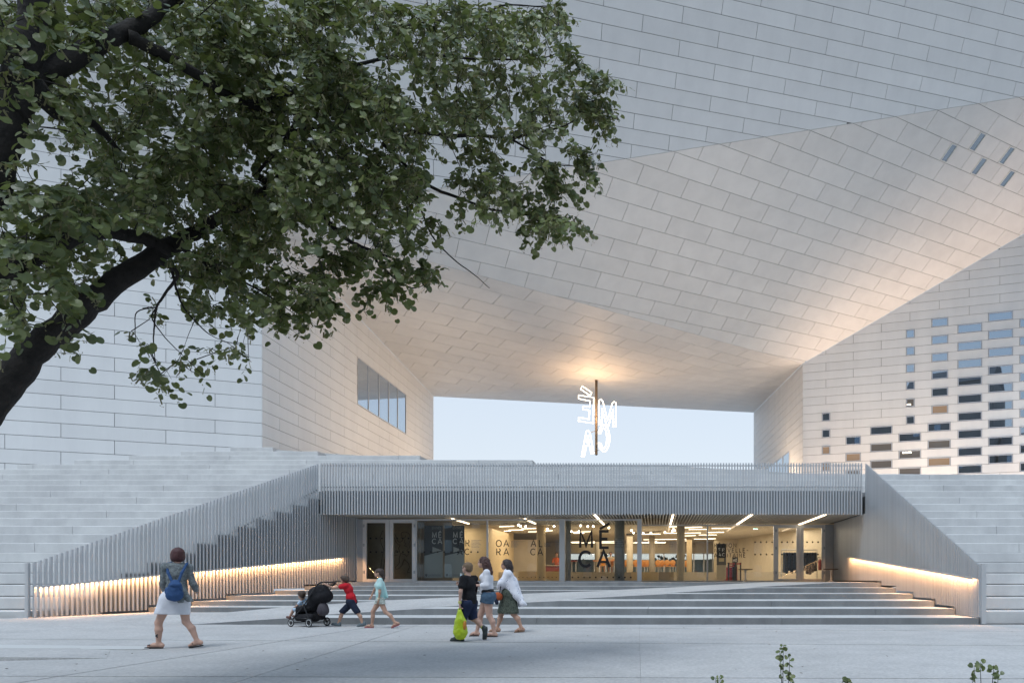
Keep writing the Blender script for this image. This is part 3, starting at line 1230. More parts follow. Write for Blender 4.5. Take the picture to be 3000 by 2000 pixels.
def uplight(x, y, z, watts, spread_, direction, label, c=(1.0, 0.72, 0.48), size=.5):
    z = terrace_z(x, y) + .01
    t = thing('floor_uplight', label, 'uplight', (x, y, z), 'uplights on the terrace')
    mb = MB()
    mb.lathe((x, y, z), [(.14, 0), (.14, .16), (.11, .2), (.10, .2)], 12)
    mb.build('housing', M['alu_frame'], t)
    area_light('uplight_lamp', (x, y, z + .24), look_rot(direction), size, size, watts, c, spread=math.radians(spread_))
zt_ = 4.9
uplight(-8.0, 47, zt_ + .5, 380, 130, (-1, 0.15, .40), 'small uplight on the terrace beside the left passage wall')
uplight(-11.0, 57, zt_ + .5, 240, 120, (-1, 0.3, .35), 'small uplight on the terrace at the far end of the left passage wall')
uplight(2.5, 60, zt_ + .5, 130, 170, (-.1, 0.0, 1), 'small uplight on the terrace in the middle of the passage')
uplight(7.5, 58, zt_, 640, 125, (1, 0.1, .25), 'small uplight on the terrace beside the right passage wall')
uplight(4.0, 38, 5.5, 260, 150, (.1, 0.1, 1), 'small uplight near the front edge of the terrace', c=(1.0, .80, .62))
uplight(15.5, 42, 5.5, 420, 130, (.25, 1, .55), 'small uplight on the terrace facing the windowed wall', c=(1.0, .78, .58))
# narrow-beam linear uplights on the terrace, close to the windowed wall: they graze it and warm the folded facet above
for i in range(3):
    s_ = 2.5 + i * 7.0
    b = zv(Q_, 5.62) + u6 * s_ + n6 * .75
    b[2] = terrace_z(b[0], b[1]) + .02
    t = thing('linear_uplight', ['linear uplight on the terrace below the windowed wall, nearest the passage', 'linear uplight on the terrace in the middle of the windowed wall', 'linear uplight on the terrace below the windowed wall, farthest from the passage'][i], 'uplight', tuple(b), 'uplights on the terrace')
    mb = MB()
    mb.obox(b + ZUP * .08, u6 * 3.2, n6 * .12, ZUP * .08)
    mb.build('housing', M['alu_frame'], t)
    R = Matrix(((u6[0], n6[0], 0), (u6[1], n6[1], 0), (0, 0, -1)))
    R = Matrix(((u6[0], -n6[0], 0), (u6[1], -n6[1], 0), (0, 0, -1)))
    area_light('uplight_lamp', b + ZUP * .2, look_rot((n6[0] * .03, n6[1] * .03, 1)) if False else Matrix(((u6[0], -n6[0], 0), (u6[1], -n6[1], 0), (0, 0, -1))), 6.2, .3, 100, (1.0, 0.68, 0.46), spread=math.radians(52))

# ================================================================== ACROSS THE STREET (behind the viewer: blocks the low sky and shows in the glass)
M['brick_far'] = mat('stone across the street', (0.20, 0.19, 0.18), .9, var=.15, scale=.5)
M['roof_far'] = mat('slate roof', (0.07, 0.07, 0.08), .8)
for i, (x0, x1, y, h) in enumerate(((-90, -38, -44, 14), (-37, -8, -46, 38), (-7.5, 9, -44, 40), (9.5, 40, -46, 26), (41, 120, -44, 13))):
    t = thing('street_building', ['long stone building across the street, far left end', 'tall broad stone block across the street, left of the tower', 'narrow stone tower across the street, tallest of the row', 'mid height stone block across the street, right of the tower', 'long stone building across the street, far right end'][i], 'building', ((x0 + x1) / 2, y, 0), 'buildings across the street')
    mb = MB(); mb.box((x0, y - 14, -.3), (x1, y, h)); mb.build('wall', M['brick_far'], t)
    mb = MB(); mb.hexa([(x0, y - 14, h), (x1, y - 14, h), (x1, y + .4, h), (x0, y + .4, h)], [(x0, y - 9, h + 4), (x1, y - 9, h + 4), (x1, y - 5, h + 4), (x0, y - 5, h + 4)]); mb.build('roof', M['roof_far'], t)
    wme = None
    nx = int((x1 - x0) / 4)
    for r in range(int(h / 3.7)):
        for c in range(nx):
            xx = x0 + (c + .5) * (x1 - x0) / nx
            if wme is None:
                b = MB().box((-.6, -.04, -.95), (.6, .04, .95))
                wme = bpy.data.meshes.new('window'); wme.from_pydata(b.v, [], b.f); wme.materials.append(M['win_dark'])
            o = bpy.data.objects.new('window', wme); link(o); o.parent = t
            o.location = np.array([xx, y + .03, 2.4 + r * 3.6]) - OFF[t.name]

# ================================================================== LOBBY: glazing
GL, GR, HZ = 29.8, 32.8, 3.655
ZB = LAND

def gx(x, d):
    return (x - CX) / F * d

glz = thing('glazed_front', 'tall glass front of the lobby with aluminium posts and black lettering', 'glass front', loc=(-2, GL, ZB))

def post(x0, x1, d, z0=ZB, z1=HZ, dep=.10, nm='post', par=None, m=None):
    mb = MB()
    mb.box((gx(x0, d), d - dep / 2, z0), (gx(x1, d), d + dep / 2, z1))
    return mb.build(nm, m or M['alu_frame'], par or glz)

def pane(x0, x1, d, z0=ZB + .05, z1=HZ - .05, par=None, nm='glass_pane'):
    mb = MB()
    mb.box((gx(x0, d), d - .006, z0), (gx(x1, d), d + .006, z1))
    return mb.build(nm, M['glass'], par or glz)

post(1426, 1430.5, GL); post(1640, 1655.5, GL, dep=.3); post(1867, 1880, GL, dep=.3)
post(2070, 2074.5, GR); post(1219.5, 1222, GL); post(2266, 2270, GR)
for a, b, d in ((1219.5, 1640, GL), (1655.5, 1867, GL), (1880, 2270, GR)):
    mb = MB()
    mb.box((gx(a, d), d - .04, ZB), (gx(b, d), d + .04, ZB + .06))
    mb.build('frame_rail', M['alu_frame'], glz)
    mb = MB()
    mb.box((gx(a, d), d - .04, HZ - .06), (gx(b, d), d + .04, HZ))
    mb.build('frame_rail', M['alu_frame'], glz)
for a, b, d in ((1222.5, 1425.5, GL), (1431, 1639.5, GL), (1656, 1866.5, GL), (1880.5, 2069.5, GR), (2075, 2265.5, GR)):
    pane(a, b, d)
mb = MB()
mb.box((gx(1873, GL) - .006, GL + .16, ZB + .05), (gx(1873, GL) + .006, GR - .05, HZ - .05))
mb.build('glass_pane', M['glass'], glz)
# short return wall and jambs
mb = MB()
mb.box((gx(2417, GR), GR - .04, ZB), (XR + .1, GR + .06, HZ))
mb.build('jamb', M['clad'], glz)
mb = MB()
mb.box((-13.4, GL - .04, ZB), (gx(1063.5, GL), GL + .06, HZ))
mb.build('jamb', M['clad'], glz)

def double_door(xs, d, label, gm='glass'):
    t = thing('double_door', label, 'double door', (gx((xs[0] + xs[-1]) / 2, d), d, ZB), 'glass double doors of the lobby')
    for i in range(2):
        a, b = xs[2 * i], xs[2 * i + 1]
        X0, X1 = gx(a, d), gx(b, d)
        w = .155
        mb = MB()
        mb.box((X0, d - .05, ZB + .01), (X0 + w, d + .05, HZ - .01))
        mb.box((X1 - w, d - .05, ZB + .01), (X1, d + .05, HZ - .01))
        mb.box((X0 + w, d - .05, HZ - .16), (X1 - w, d + .05, HZ - .01))
        mb.box((X0 + w, d - .05, ZB + .01), (X1 - w, d + .05, ZB + .13))
        leaf = mb.build('door_leaf', M['alu_frame'], t)
        mb = MB()
        mb.box((X0 + w, d - .006, ZB + .13), (X1 - w, d + .006, HZ - .16))
        mb.build('glass_pane', M[gm], leaf)
        mb = MB()
        hx = X0 + .05 if i == 0 else X1 - .05
        for z in (ZB + .42, ZB + 1.55, ZB + 2.35):
            mb.box((hx - .03, d - .09, z - .06), (hx + .03, d - .052, z + .06))
        mb.build('hinge', M['clad'], leaf)
        mb = MB()
        for z in (ZB + 1.26, ZB + 1.83):
            for u in (.2, .5, .8):
                mb.disc((X0 + w + (X1 - X0 - 2 * w) * u, d - .009, z), (1, 0, 0), (0, 0, 1), .038, 10)
        mb.build('safety_dots', M['ink'], leaf)
    return t
double_door([1064, 1141, 1142, 1219], GL, 'aluminium framed glass double door at the left, the lion relief behind it', 'glass_soft')
double_door([2270, 2343, 2344, 2417], GR, 'aluminium framed glass double door at the right end of the lobby front')

def dots(x0, x1, n, d, rows, r=.036):
    mb = MB()
    for z in rows:
        for i in range(n):
            x = x0 + (x1 - x0) * i / (n - 1)
            mb.disc((gx(x, d), d - .010, z), (1, 0, 0), (0, 0, 1), r, 10)
    return mb
dots(1243, 1400, 9, GL, (ZB + 1.26,)).build('safety_dots', M['ink'], glz)
dots(2212, 2262, 4, GR, (ZB + 1.26, ZB + 1.83)).build('safety_dots', M['ink'], glz)
dots(1677, 1848, 11, GL, (ZB + .2,)).build('safety_dots', M['ink'], glz)
dots(1520, 1630, 10, GL, (ZB + .2,), .02).build('safety_dots', M['ink'], glz)

# ================================================================== LETTERING: one-stroke capitals
def arc(cx, cy, rx, ry, a0, a1, n=14):
    return [(cx + rx * math.cos(math.radians(a0 + (a1 - a0) * i / n)), cy + ry * math.sin(math.radians(a0 + (a1 - a0) * i / n))) for i in range(n + 1)]
GLY = {
    'A': (.80, [[(.02, 0), (.40, 1), (.78, 0)], [(.15, .32), (.65, .32)]]),
    'C': (.82, [arc(.42, .5, .38, .46, 42, 318)]),
    'D': (.78, [[(.10, 0), (.10, 1)] + arc(.30, .5, .44, .5, 90, -90) + [(.10, 0)]]),
    'E': (.66, [[(.60, 1), (.10, 1), (.10, 0), (.60, 0)], [(.10, .53), (.52, .53)]]),
    'É': (.66, [[(.60, 1), (.10, 1), (.10, 0), (.60, 0)], [(.10, .53), (.52, .53)], [(.22, 1.14), (.52, 1.32)]]),
    'F': (.62, [[(.58, 1), (.10, 1), (.10, 0)], [(.10, .50), (.50, .50)]]),
    'G': (.86, [arc(.42, .5, .38, .46, 45, 330) + [(.78, .46), (.48, .46)]]),
    'I': (.24, [[(.12, 0), (.12, 1)]]),
    'L': (.60, [[(.10, 1), (.10, 0), (.56, 0)]]),
    'M': (.92, [[(.10, 0), (.12, 1), (.46, .12), (.80, 1), (.82, 0)]]),
    'N': (.82, [[(.10, 0), (.10, 1), (.72, 0), (.72, 1)]]),
    'O': (.90, [arc(.45, .5, .40, .48, 90, 450, 22)]),
    'Q': (.90, [arc(.45, .5, .40, .48, 90, 450, 22), [(.52, .24), (.80, -.04)]]),
    'R': (.72, [[(.10, 0), (.10, 1), (.38, 1)] + arc(.38, .75, .25, .25, 90, -90) + [(.10, .5)], [(.36, .5), (.66, 0)]]),
    'T': (.66, [[(.04, 1), (.62, 1)], [(.33, 1), (.33, 0)]]),
    'U': (.80, [[(.10, 1), (.10, .38)] + arc(.40, .36, .30, .36, 180, 360) + [(.70, 1)]]),
    'V': (.76, [[(.02, 1), (.38, 0), (.74, 1)]]),
    '-': (.50, [[(.06, .5), (.44, .5)]]),
    ' ': (.4, []),
}

def ribbon(mb, pts, w, off, frame):
    """Mitred flat stroke with a little thickness."""
    O, u, v, n = frame
    pts = [np.array(p, float) for p in pts]
    closed = np.linalg.norm(pts[0] - pts[-1]) < 1e-6 and len(pts) > 3
    k = len(pts)
    L, R = [], []
    for i in range(k):
        a = pts[i - 1] if i > 0 else (pts[-2] if closed else None)
        b = pts[i + 1] if i < k - 1 else (pts[1] if closed else None)
        ds = []
        if a is not None:
            ds.append((pts[i] - a) / np.linalg.norm(pts[i] - a))
        if b is not None:
            ds.append((b - pts[i]) / np.linalg.norm(b - pts[i]))
        t = sum(ds)
        t /= np.linalg.norm(t) + 1e-9
        nn = np.array([-t[1], t[0]])
        s = 1.0
        if len(ds) == 2:
            s = 1.0 / max(.45, abs(np.dot(nn, np.array([-ds[0][1], ds[0][0]]))))
        L.append(pts[i] + nn * w / 2 * s)
        R.append(pts[i] - nn * w / 2 * s)
    f3 = lambda p, h: O + u * p[0] + v * p[1] + n * h
    vs = [f3(p, off + .004) for p in L] + [f3(p, off + .004) for p in R] + [f3(p, off) for p in L] + [f3(p, off) for p in R]
    fs = []
    for i in range(k - 1):
        fs.append((i, k + i, k + i + 1, i + 1))
        fs.append((2 * k + i, i, i + 1, 2 * k + i + 1))
        fs.append((k + i, 3 * k + i, 3 * k + i + 1, k + i + 1))
    if not closed:
        fs.append((0, 2 * k, 3 * k, k))
        fs.append((k - 1, 2 * k - 1, 4 * k - 1, 3 * k - 1))
    mb.add(vs, fs)

def write(name, text, x, z, size, d, m, parent, wgt=.115, track=.08, mirror=False, n=-1):
    """Capitals on a plane facing the camera; x, z: left end and base line in metres."""
    mb = MB()
    sx = -1 if mirror else 1
    O = np.array([x, d, z])
    u, v, nn = np.array([sx * size, 0, 0.0]), np.array([0, 0, size]), np.array([0, -1.0, 0])
    pen = 0.0
    for ch in text:
        wd, strokes = GLY[ch]
        for i, s in enumerate(strokes):
            ribbon(mb, [(pen + p[0], p[1]) for p in s], wgt, .003 + .0025 * i, (O, u, v, nn))
        pen += wd + track
    return mb.build(name, m, parent)

def write_px(name, text, x0, x1, yb, yt, d, m, parent, **kw):
    """Fit between pixel columns x0, x1 with base line yb and cap line yt of the photograph, on depth d."""
    size = (yb - yt) / F * d
    z = EYE + (CY - yb) / F * d
    wsum = sum(GLY[c][0] for c in text)
    width = (x1 - x0) / F * d
    tr = (width / size - wsum) / max(1, len(text) - 1) if len(text) > 1 else 0
    return write(name, text, gx(x0, d), z, size, d, m, parent, track=tr, **kw)

gd = GL - .012
z3 = lambda x, y: (1200 + x * .3189, 1400 + y * .3189)
def w3(name, text, x0, x1, yb, yt, **kw):
    a, b = z3(x0, yb), z3(x1, yt)
    return write_px(name, text, a[0], b[0], a[1], b[1], gd, M['ink'], glz, **kw)
w3('lettering', 'ME', 1552, 1838, 637, 487, wgt=.165)
mbx = MB()
ribbon(mbx, [(0, 0), (.62, .36)], .155, .003, (np.array([gx(1200 + 1748 * .3189, gd), gd, EYE + (CY - (1400 + 466 * .3189)) / F * gd]), np.array([.66, 0, 0]), np.array([0, 0, .66]), np.array([0, -1.0, 0])))
mbx.build('lettering', M['ink'], glz)
w3('lettering', 'CA', 1555, 1842, 816, 667, wgt=.165)
for (t, x0, x1, yb, yt) in (('FR', 440, 552, 625, 568), ('AC', 440, 552, 703, 646), ('OA', 793, 912, 628, 568), ('RA', 795, 912, 706, 646), ('AL', 1114, 1222, 628, 568), ('CA', 1110, 1224, 706, 646)):
    w3('lettering', t, x0, x1, yb, yt, wgt=.135)
z8 = lambda x, y: (2050 + x * .19983, 1480 + y * .19983)
for (t, x0, x1, yb, yt) in (('RÉGION', 212, 538, 612, 556), ('NOUVELLE-', 212, 712, 684, 628), ('AQUITAINE', 212, 672, 757, 702)):
    a, b = z8(x0, yb), z8(x1, yt)
    write_px('lettering', t, a[0], b[0], a[1], b[1], GR - .012, M['ink'], glz, wgt=.15)
# small paragraphs of print: fine grey lines
def fine_print(x0, x1, ys, d, par, m=None):
    mb = MB()
    for i, y in enumerate(ys):
        z = EYE + (CY - y) / F * d
        xe = x0 + (x1 - x0) * (1 - .35 * ((i * 37) % 10) / 10)
        x = x0
        k = 0
        while x < xe:
            wv = 2.0 + ((i * 13 + k * 7) % 5) * .8
            mb.box((gx(x, d), d - .003, z - .009), (gx(min(x + wv, xe), d), d, z + .009))
            x += wv + 1.1
            k += 1
    o = mb.build('small_print', m or M['grey_ink'], par)
    o['kind'] = 'stuff'
    return o
fine_print(1381, 1410, [1582 + 4 * i for i in range(6)], gd, glz)
fine_print(1497, 1520, [1585 + 3.2 * i for i in range(6)], gd, glz)
fine_print(1800, 1830, [1577 + 5.2 * i for i in range(6)], gd, glz, M['ink'])
fine_print(1595, 1615, [1590 + 3.2 * i for i in range(4)], gd, glz)

# entrance banners behind the glass
for i, (x0, x1, lab) in enumerate(((1243, 1297, 'entrance banner nearer the left doors, dark above a pale slanted field'), (1303, 1360, 'entrance banner partly behind the letters FR AC, dark above a pale slanted field'))):
    d = GL + .35
    t = thing('banner', lab, 'banner', (gx(x0, d), d, ZB), 'entrance banners behind the glass')
    zt, zb_ = EYE + (CY - 1538.5) / F * d, EYE + (CY - 1692) / F * d
    za, zc = EYE + (CY - 1627) / F * d, EYE + (CY - 1613) / F * d
    X0, X1 = gx(x0, d), gx(x1, d)
    mb = MB()
    mb.hexa([(X0, d, za), (X1, d, zc), (X1, d + .02, zc), (X0, d + .02, za)], [(X0, d, zt), (X1, d, zt), (X1, d + .02, zt), (X0, d + .02, zt)])
    mb.build('dark_field', mat('banner blue grey', (0.045, 0.06, 0.075), .6), t)
    mb = MB()
    mb.hexa([(X0, d, zb_), (X1, d, zb_), (X1, d + .02, zb_), (X0, d + .02, zb_)], [(X0, d, za - .001), (X1, d, zc - .001), (X1, d + .02, zc - .001), (X0, d + .02, za - .001)])
    mb.build('pale_field', mat('banner pale grey', (0.36, 0.41, 0.42), .6), t)
    dd = d - .003
    s = (x1 - x0) / 54.0
    px_ = lambda q: x0 + q * s
    write_px('lettering', 'ENTRÉE', px_(22.5), px_(51), 1549, 1542.5, dd, M['grey_ink'] if False else mat('banner grey print', (.35, .39, .4), .6), t, wgt=.12)
    write_px('lettering', 'MÉ', px_(23), px_(51), 1573.5, 1558.5, dd, M['white_ink'], t, wgt=.15)
    write_px('lettering', 'CA', px_(23), px_(52), 1592, 1577, dd, M['white_ink'], t, wgt=.15)
    mb = MB()
    f = lambda x, y: at(x, y, dd)
    tri = [f(px_(24), 1600.5), f(px_(24), 1617), f(px_(51), 1611)]
    mb.add(tri + [p + np.array([0, -.004, 0]) for p in tri], [(3, 4, 5), (0, 2, 1), (0, 1, 4, 3), (1, 2, 5, 4), (2, 0, 3, 5)])
    mb.build('arrow', mat('banner arrow', (.42, .46, .46), .6), t)
    mb = MB()
    xs_ = [px_(6), px_(25), px_(32), px_(39), px_(46)]
    for j, xx in enumerate(xs_):
        c = at(xx, 1684, dd)
        if j == 0:
            sh = [at(xx - 3, 1680, dd), at(xx + 3, 1680, dd), at(xx + 3, 1685, dd), at(xx, 1689, dd), at(xx - 3, 1685, dd)]
            mb.add(sh + [p + np.array([0, -.003, 0]) for p in sh], [(5, 9, 8, 7, 6), (0, 1, 2, 3, 4)])
        else:
            pts = [c + np.array([.035 * math.cos(a), -.002, .035 * math.sin(a)]) for a in np.linspace(0, 2 * math.pi, 9)[:-1]]
            mb.tube(pts, .006, 4, closed=True)
    mb.build('emblem', M['grey_ink'], t)
    fine_print(px_(11), px_(21), [1683, 1686], dd, t)

# ================================================================== LOBBY: shell
lob = thing('lobby', 'warmly lit concrete lobby behind the glass front', 'lobby', loc=(-2, 40, ZB))
mb = MB()
mb.box((-14.5, GL - .3, ZB - .2), (12, 36.0, ZB - .004)); mb.build('floor', M['floor_in'], lob)
mb = MB()
mb.box((-14.5, 36.0, .7), (12, 50.4, 1.50)); mb.build('raised_floor', M['floor_in'], lob)
mb = MB()
mb.box((-14.5, 33.42, 3.70), (12, 50.4, 3.85)); mb.build('ceiling', M['ceil'], lob)
mb = MB()
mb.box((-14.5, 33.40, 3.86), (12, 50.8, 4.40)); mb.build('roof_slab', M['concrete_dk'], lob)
# back wall with window band
BW = 50.0
zlo, zhi = 1.50, EYE + (CY - 1619) / F * BW
mb = MB()
mb.box((-14.5, BW, zhi), (12, BW + .3, 3.70)); mb.build('back_wall', M['concrete_in'], lob)
mb = MB()
mb.box((gx(2072, BW) + .9, BW, 1.5), (12, BW + .3, zhi)); mb.box((-14.5, BW, 1.5), (gx(1652, BW), BW + .3, zhi)); mb.build('back_wall', M['concrete_in'], lob)
mb = MB()
for x in (1652, 1760, 1850, 1945, 2033, 2062, 2088):
    mb.box((gx(x, BW) - .04, BW + .05, zlo), (gx(x, BW) + .04, BW + .15, zhi))
mb.box((gx(1652, BW), BW + .05, zhi - .06), (gx(2092, BW), BW + .15, zhi)); mb.box((gx(1652, BW), BW + .05, zlo), (gx(2092, BW), BW + .15, zlo + .06))
wf = mb.build('back_window', M['alu_frame'], lob)
mb = MB()
mb.box((gx(1652, BW), BW + .09, zlo + .06), (gx(2092, BW), BW + .10, zhi - .06)); mb.build('pane', M['glass'], wf)
# side walls
mb = MB()
mb.box((-14.4, GL + .1, ZB), (-14.1, 50, 3.70)); mb.build('side_wall', M['concrete_in'], lob)
# right wall: recedes to the left from the doors
ra, rb = np.array([gx(2436, GR) + .1, GR + .05]), np.array([gx(2163, 45.5), 45.5])
rd = unit(np.array([rb[0] - ra[0], rb[1] - ra[1], 0])); rn = np.array([rd[1], -rd[0], 0])
mb = MB()
c = np.array([(ra[0] + rb[0]) / 2, (ra[1] + rb[1]) / 2, (ZB + 3.7) / 2])
mb.obox(c + rn * .15, rd * np.linalg.norm(rb - ra) / 2, rn * .15, np.array([0, 0, (3.7 - ZB) / 2])); mb.build('side_wall', M['concrete_in'], lob)
mb = MB()
mb.box((gx(2092, 45.5), 45.5, 1.2), (gx(2163, 45.5) + .3, 45.8, 3.7)); mb.build('side_wall', M['concrete_in'], lob)
# left room: bright wall, dim wall, low counter
mb = MB()
mb.box((gx(1361, 33.6), 33.6, ZB), (gx(1428, 33.6), 33.8, 3.7)); mb.box((gx(1428, 33.6) - .2, 33.8, ZB), (gx(1428, 33.6), 39.8, 3.7)); mb.build('partition', M['ply'], lob)
mb = MB()
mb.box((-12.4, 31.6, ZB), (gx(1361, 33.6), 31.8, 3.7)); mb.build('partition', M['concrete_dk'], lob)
mb = MB()
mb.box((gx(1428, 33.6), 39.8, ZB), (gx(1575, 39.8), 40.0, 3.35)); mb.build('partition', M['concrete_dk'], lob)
mb = MB()
mb.box((gx(1519, 34.5), 34.5, ZB), (gx(1641, 34.5), 35.0, EYE + (CY - 1672.5) / F * 34.5)); cnt = mb.build('low_wall', M['ply'], lob)
for a, b, d, m_ in ((1672, 1848, 34.8, 'concrete_in'), (1849, 1929, 34.6, 'ply'), (1930, 1974, 34.7, 'concrete_dk')):
    mb = MB()
    mb.box((gx(a, d), d, ZB), (gx(b, d), d + .7, EYE + (CY - 1674.5) / F * d)); mb.build('low_wall', M[m_], lob)
# round columns
def column(x, r, d, label, m_='concrete_in', z0=ZB, ):
    t = mbx = MB()
    mbx.lathe((gx(x, d), d, z0), [(r, 0), (r, 3.70 - z0)], 20)
    o = mbx.build('column', M[m_], None, smooth=False)
    for p in o.data.polygons:
        p.use_smooth = len(p.vertices) == 4
    tag(o, label, 'column', 'round concrete columns in the lobby')
M['col_grey'] = mat('grey column', (0.30, 0.30, 0.29), .7, var=.1)
column(1815, .215, 30.35, 'grey round column just behind the glass beside the large lettering', 'col_grey')
column(1665, .11, 30.3, 'slim grey column behind the glass left of the large lettering', 'col_grey')
column(1585.5, .21, 33.9, 'pale round column behind the letters AL CA', 'ply')
column(1845, .185, 41.0, 'pale round column seen right of the grey column', 'concrete_in', 1.5)
column(1910, .17, 42.0, 'slim round column behind the pale low wall', 'concrete_dk', 1.5)
column(1994.5, .19, 33.7, 'thick pale round column in the middle of the right glass bay')
column(2019.5, .17, 44.5, 'pale round column just right of the thick one', 'ply', 1.5)
column(1750.5, .18, 47.0, 'round column farthest back, seen between the large letters', 'concrete_in', 1.5)
# linear lights under the lobby ceiling
rl = random.Random(3)
tubes = []
for (x0, x1, y) in [(1463, 1510, 1542), (1490, 1535, 1552), (1528, 1573, 1548), (1457, 1498, 1555), (1548, 1573, 1557), (1598, 1622, 1555), (1676, 1733, 1558), (1680, 1712, 1561), (1672, 1700, 1587), (1730, 1800, 1586), (1675, 1760, 1592), (1680, 1790, 1596), (1690, 1800, 1601), (1880, 1935, 1564), (1900, 1925, 1585), (1885, 1960, 1580), (1860, 1950, 1588), (1850, 1950, 1592), (1960, 2010, 1579), (1945, 1985, 1561), (1960, 1990, 1542), (2005, 2055, 1545), (2036, 2096, 1538.5), (2018, 2070, 1550), (2006, 2052, 1561), (2006, 2036, 1569), (2047, 2100, 1566), (2074, 2120, 1559), (2085, 2140, 1547), (2033, 2090, 1578), (2075, 2097, 1577), (1690, 1745, 1605), (1840, 1925, 1598), (1990, 2020, 1583)]:
    d = (3.66 - EYE) * F / (CY - y)
    d = min(d, 49.5)
    dy = rl.uniform(-.5, .1)
    tubes.append((gx(x0, d), gx(x1, d), d, d + dy))
for i, (xa, xb, da, db) in enumerate(tubes):
    mb = MB()
    ax = np.array([xb - xa, db - da, 0])
    l = np.linalg.norm(ax)
    mb.obox(((xa + xb) / 2, (da + db) / 2, 3.66), ax / 2, np.array([-ax[1], ax[0], 0]) / l * .02, (0, 0, .014))
    o = mb.build('ceiling_tube', M['tube'], None)
    tag(o, 'short warm linear light fixed under the lobby ceiling', 'ceiling light', 'linear lights under the lobby ceiling')
for i, (x, y) in enumerate([(1519, 1537), (1525, 1540), (1540, 1541), (1623, 1541), (1604, 1549), (1674, 1556), (1696, 1556), (1722, 1541), (1738, 1541), (1850, 1553), (1856, 1560), (1885, 1561), (1907, 1560), (1948, 1558), (1970, 1555), (1973, 1550), (1976, 1553), (1784, 1545), (1701, 1539)]):
    d = (3.52 - EYE) * F / (CY - y)
    p = at(x, y, min(d, 49))
    t = MB().ball(p, .045, 8, 5)
    o = t.build('spotlight', M['bulb'], None, smooth=True)
    tag(o, 'small bright spotlight under the lobby ceiling', 'spotlight', 'spotlights under the lobby ceiling')
for (x, y, z, sx, sy, w) in ((-7.0, 36.5, 3.6, 5, 4, 170), (-1.5, 38, 3.6, 5, 6, 230), (3.6, 38, 3.6, 4, 6, 210), (0, 45, 3.6, 8, 5, 200), (-9.6, 32.7, 3.6, 2.0, 1.0, 45), (6.2, 35, 3.6, 2.5, 3.5, 110)):
    area_light('lobby_lamp', (x, y, z), Matrix.Identity(3), sx, sy, w * .85, (1.0, 0.84, 0.62))
# curved lighting track
mb = MB()
pts = []
for t in np.linspace(0, 1, 14):
    a = math.pi * t
    pts.append(at(1835 + 105 * math.sin(a), 1540 + 24 * t, 36.0 + 3.0 * t))
mb.tube(pts, .03, 6)
o = mb.build('lighting_track', M['black'], None)
tag(o, 'thin black curved lighting track under the lobby ceiling', 'lighting track')
# small letters on the header wall
hd = BW - .012
hw = thing('header_lettering', 'row of small grey capitals on the wall above the back window', 'lettering', (0, hd, 3.2))
for (a, b, t1, t2) in ((1307, 1358, 'ME', 'CA'), (1475, 1522, 'FR', 'AC'), (1640, 1692, 'OA', 'RA'), (1808, 1858, 'AL', 'CA'), (1980, 2026, 'DR', 'EM')):
    x0, x1 = 1640 + a * .19558, 1640 + b * .19558
    write_px('lettering', t1, x0, x1, 1480 + 588 * .19558, 1480 + 566 * .19558, hd, M['grey_ink'], hw, wgt=.12)
    write_px('lettering', t2, x0, x1, 1480 + 624 * .19558, 1480 + 602 * .19558, hd, M['grey_ink'], hw, wgt=.12)
# outside beyond the back window: balustrade with reversed capitals, trees
bal = thing('glass_balustrade', 'pale blue glass balustrade outside the back window with reversed lettering', 'balustrade', (0, 53.5, 1.3))
mb = MB()
mb.box((-9, 53.5, 1.2), (8, 53.53, EYE + (CY - 1638) / F * 53.5)); mb.build('panel', mat('frosted balustrade glass', (.42, .58, .64), .3), bal)
for (x1, x0, t1, t2) in ((1975, 1953, 'OA', 'RA'), (1942, 1921, 'AL', 'CA')):
    for t, yb, yt in ((t1, 1650, 1644), (t2, 1660, 1654)):
        d = 53.48
        size = (yb - yt) / F * d
        tr = ((x1 - x0) / F * d / size - sum(GLY[c][0] for c in t))
        write('lettering', t, gx(x1, d), EYE + (CY - yb) / F * d, size, d, M['grey_ink'], bal, wgt=.13, track=tr, mirror=True)
for t, yb, yt, xr in (('RÉGION', 1649, 1643, 1744), ('NOUVELLE-', 1656.5, 1650.5, 1744), ('AQUITAINE', 1664, 1658, 1744)):
    write('lettering', t, gx(xr, 53.48), EYE + (CY - yb) / F * 53.48, .15, 53.48, M['grey_ink'], bal, wgt=.13, track=.06, mirror=True)
M['far_leaf'] = mat('distant foliage', (0.045, 0.075, 0.03), .9, var=.5, scale=3)
mb = MB()
rt = random.Random(5)
for i in range(900):
    x = rt.uniform(-16, 12)
    h = 2.2 + .5 * math.sin(x * .9) + .4 * math.sin(x * 2.3 + 1)
    p = np.array([x, 76 + rt.uniform(-2, 2), 1.0 + rt.uniform(0, 1) * h])
    a = unit(np.array([rt.uniform(-1, 1), rt.uniform(-.4, .4), rt.uniform(-1, 1)])) * .28
    b = unit(np.cross(a, [rt.uniform(-1, 1), 1, rt.uniform(-1, 1)])) * .22
    mb.add([p - a, p + b, p + a, p - b], [(0, 1, 2, 3)])
o = mb.build('treeline', M['far_leaf'], None)
tag(o, 'dark green trees seen through the back window', 'trees', kind='stuff')

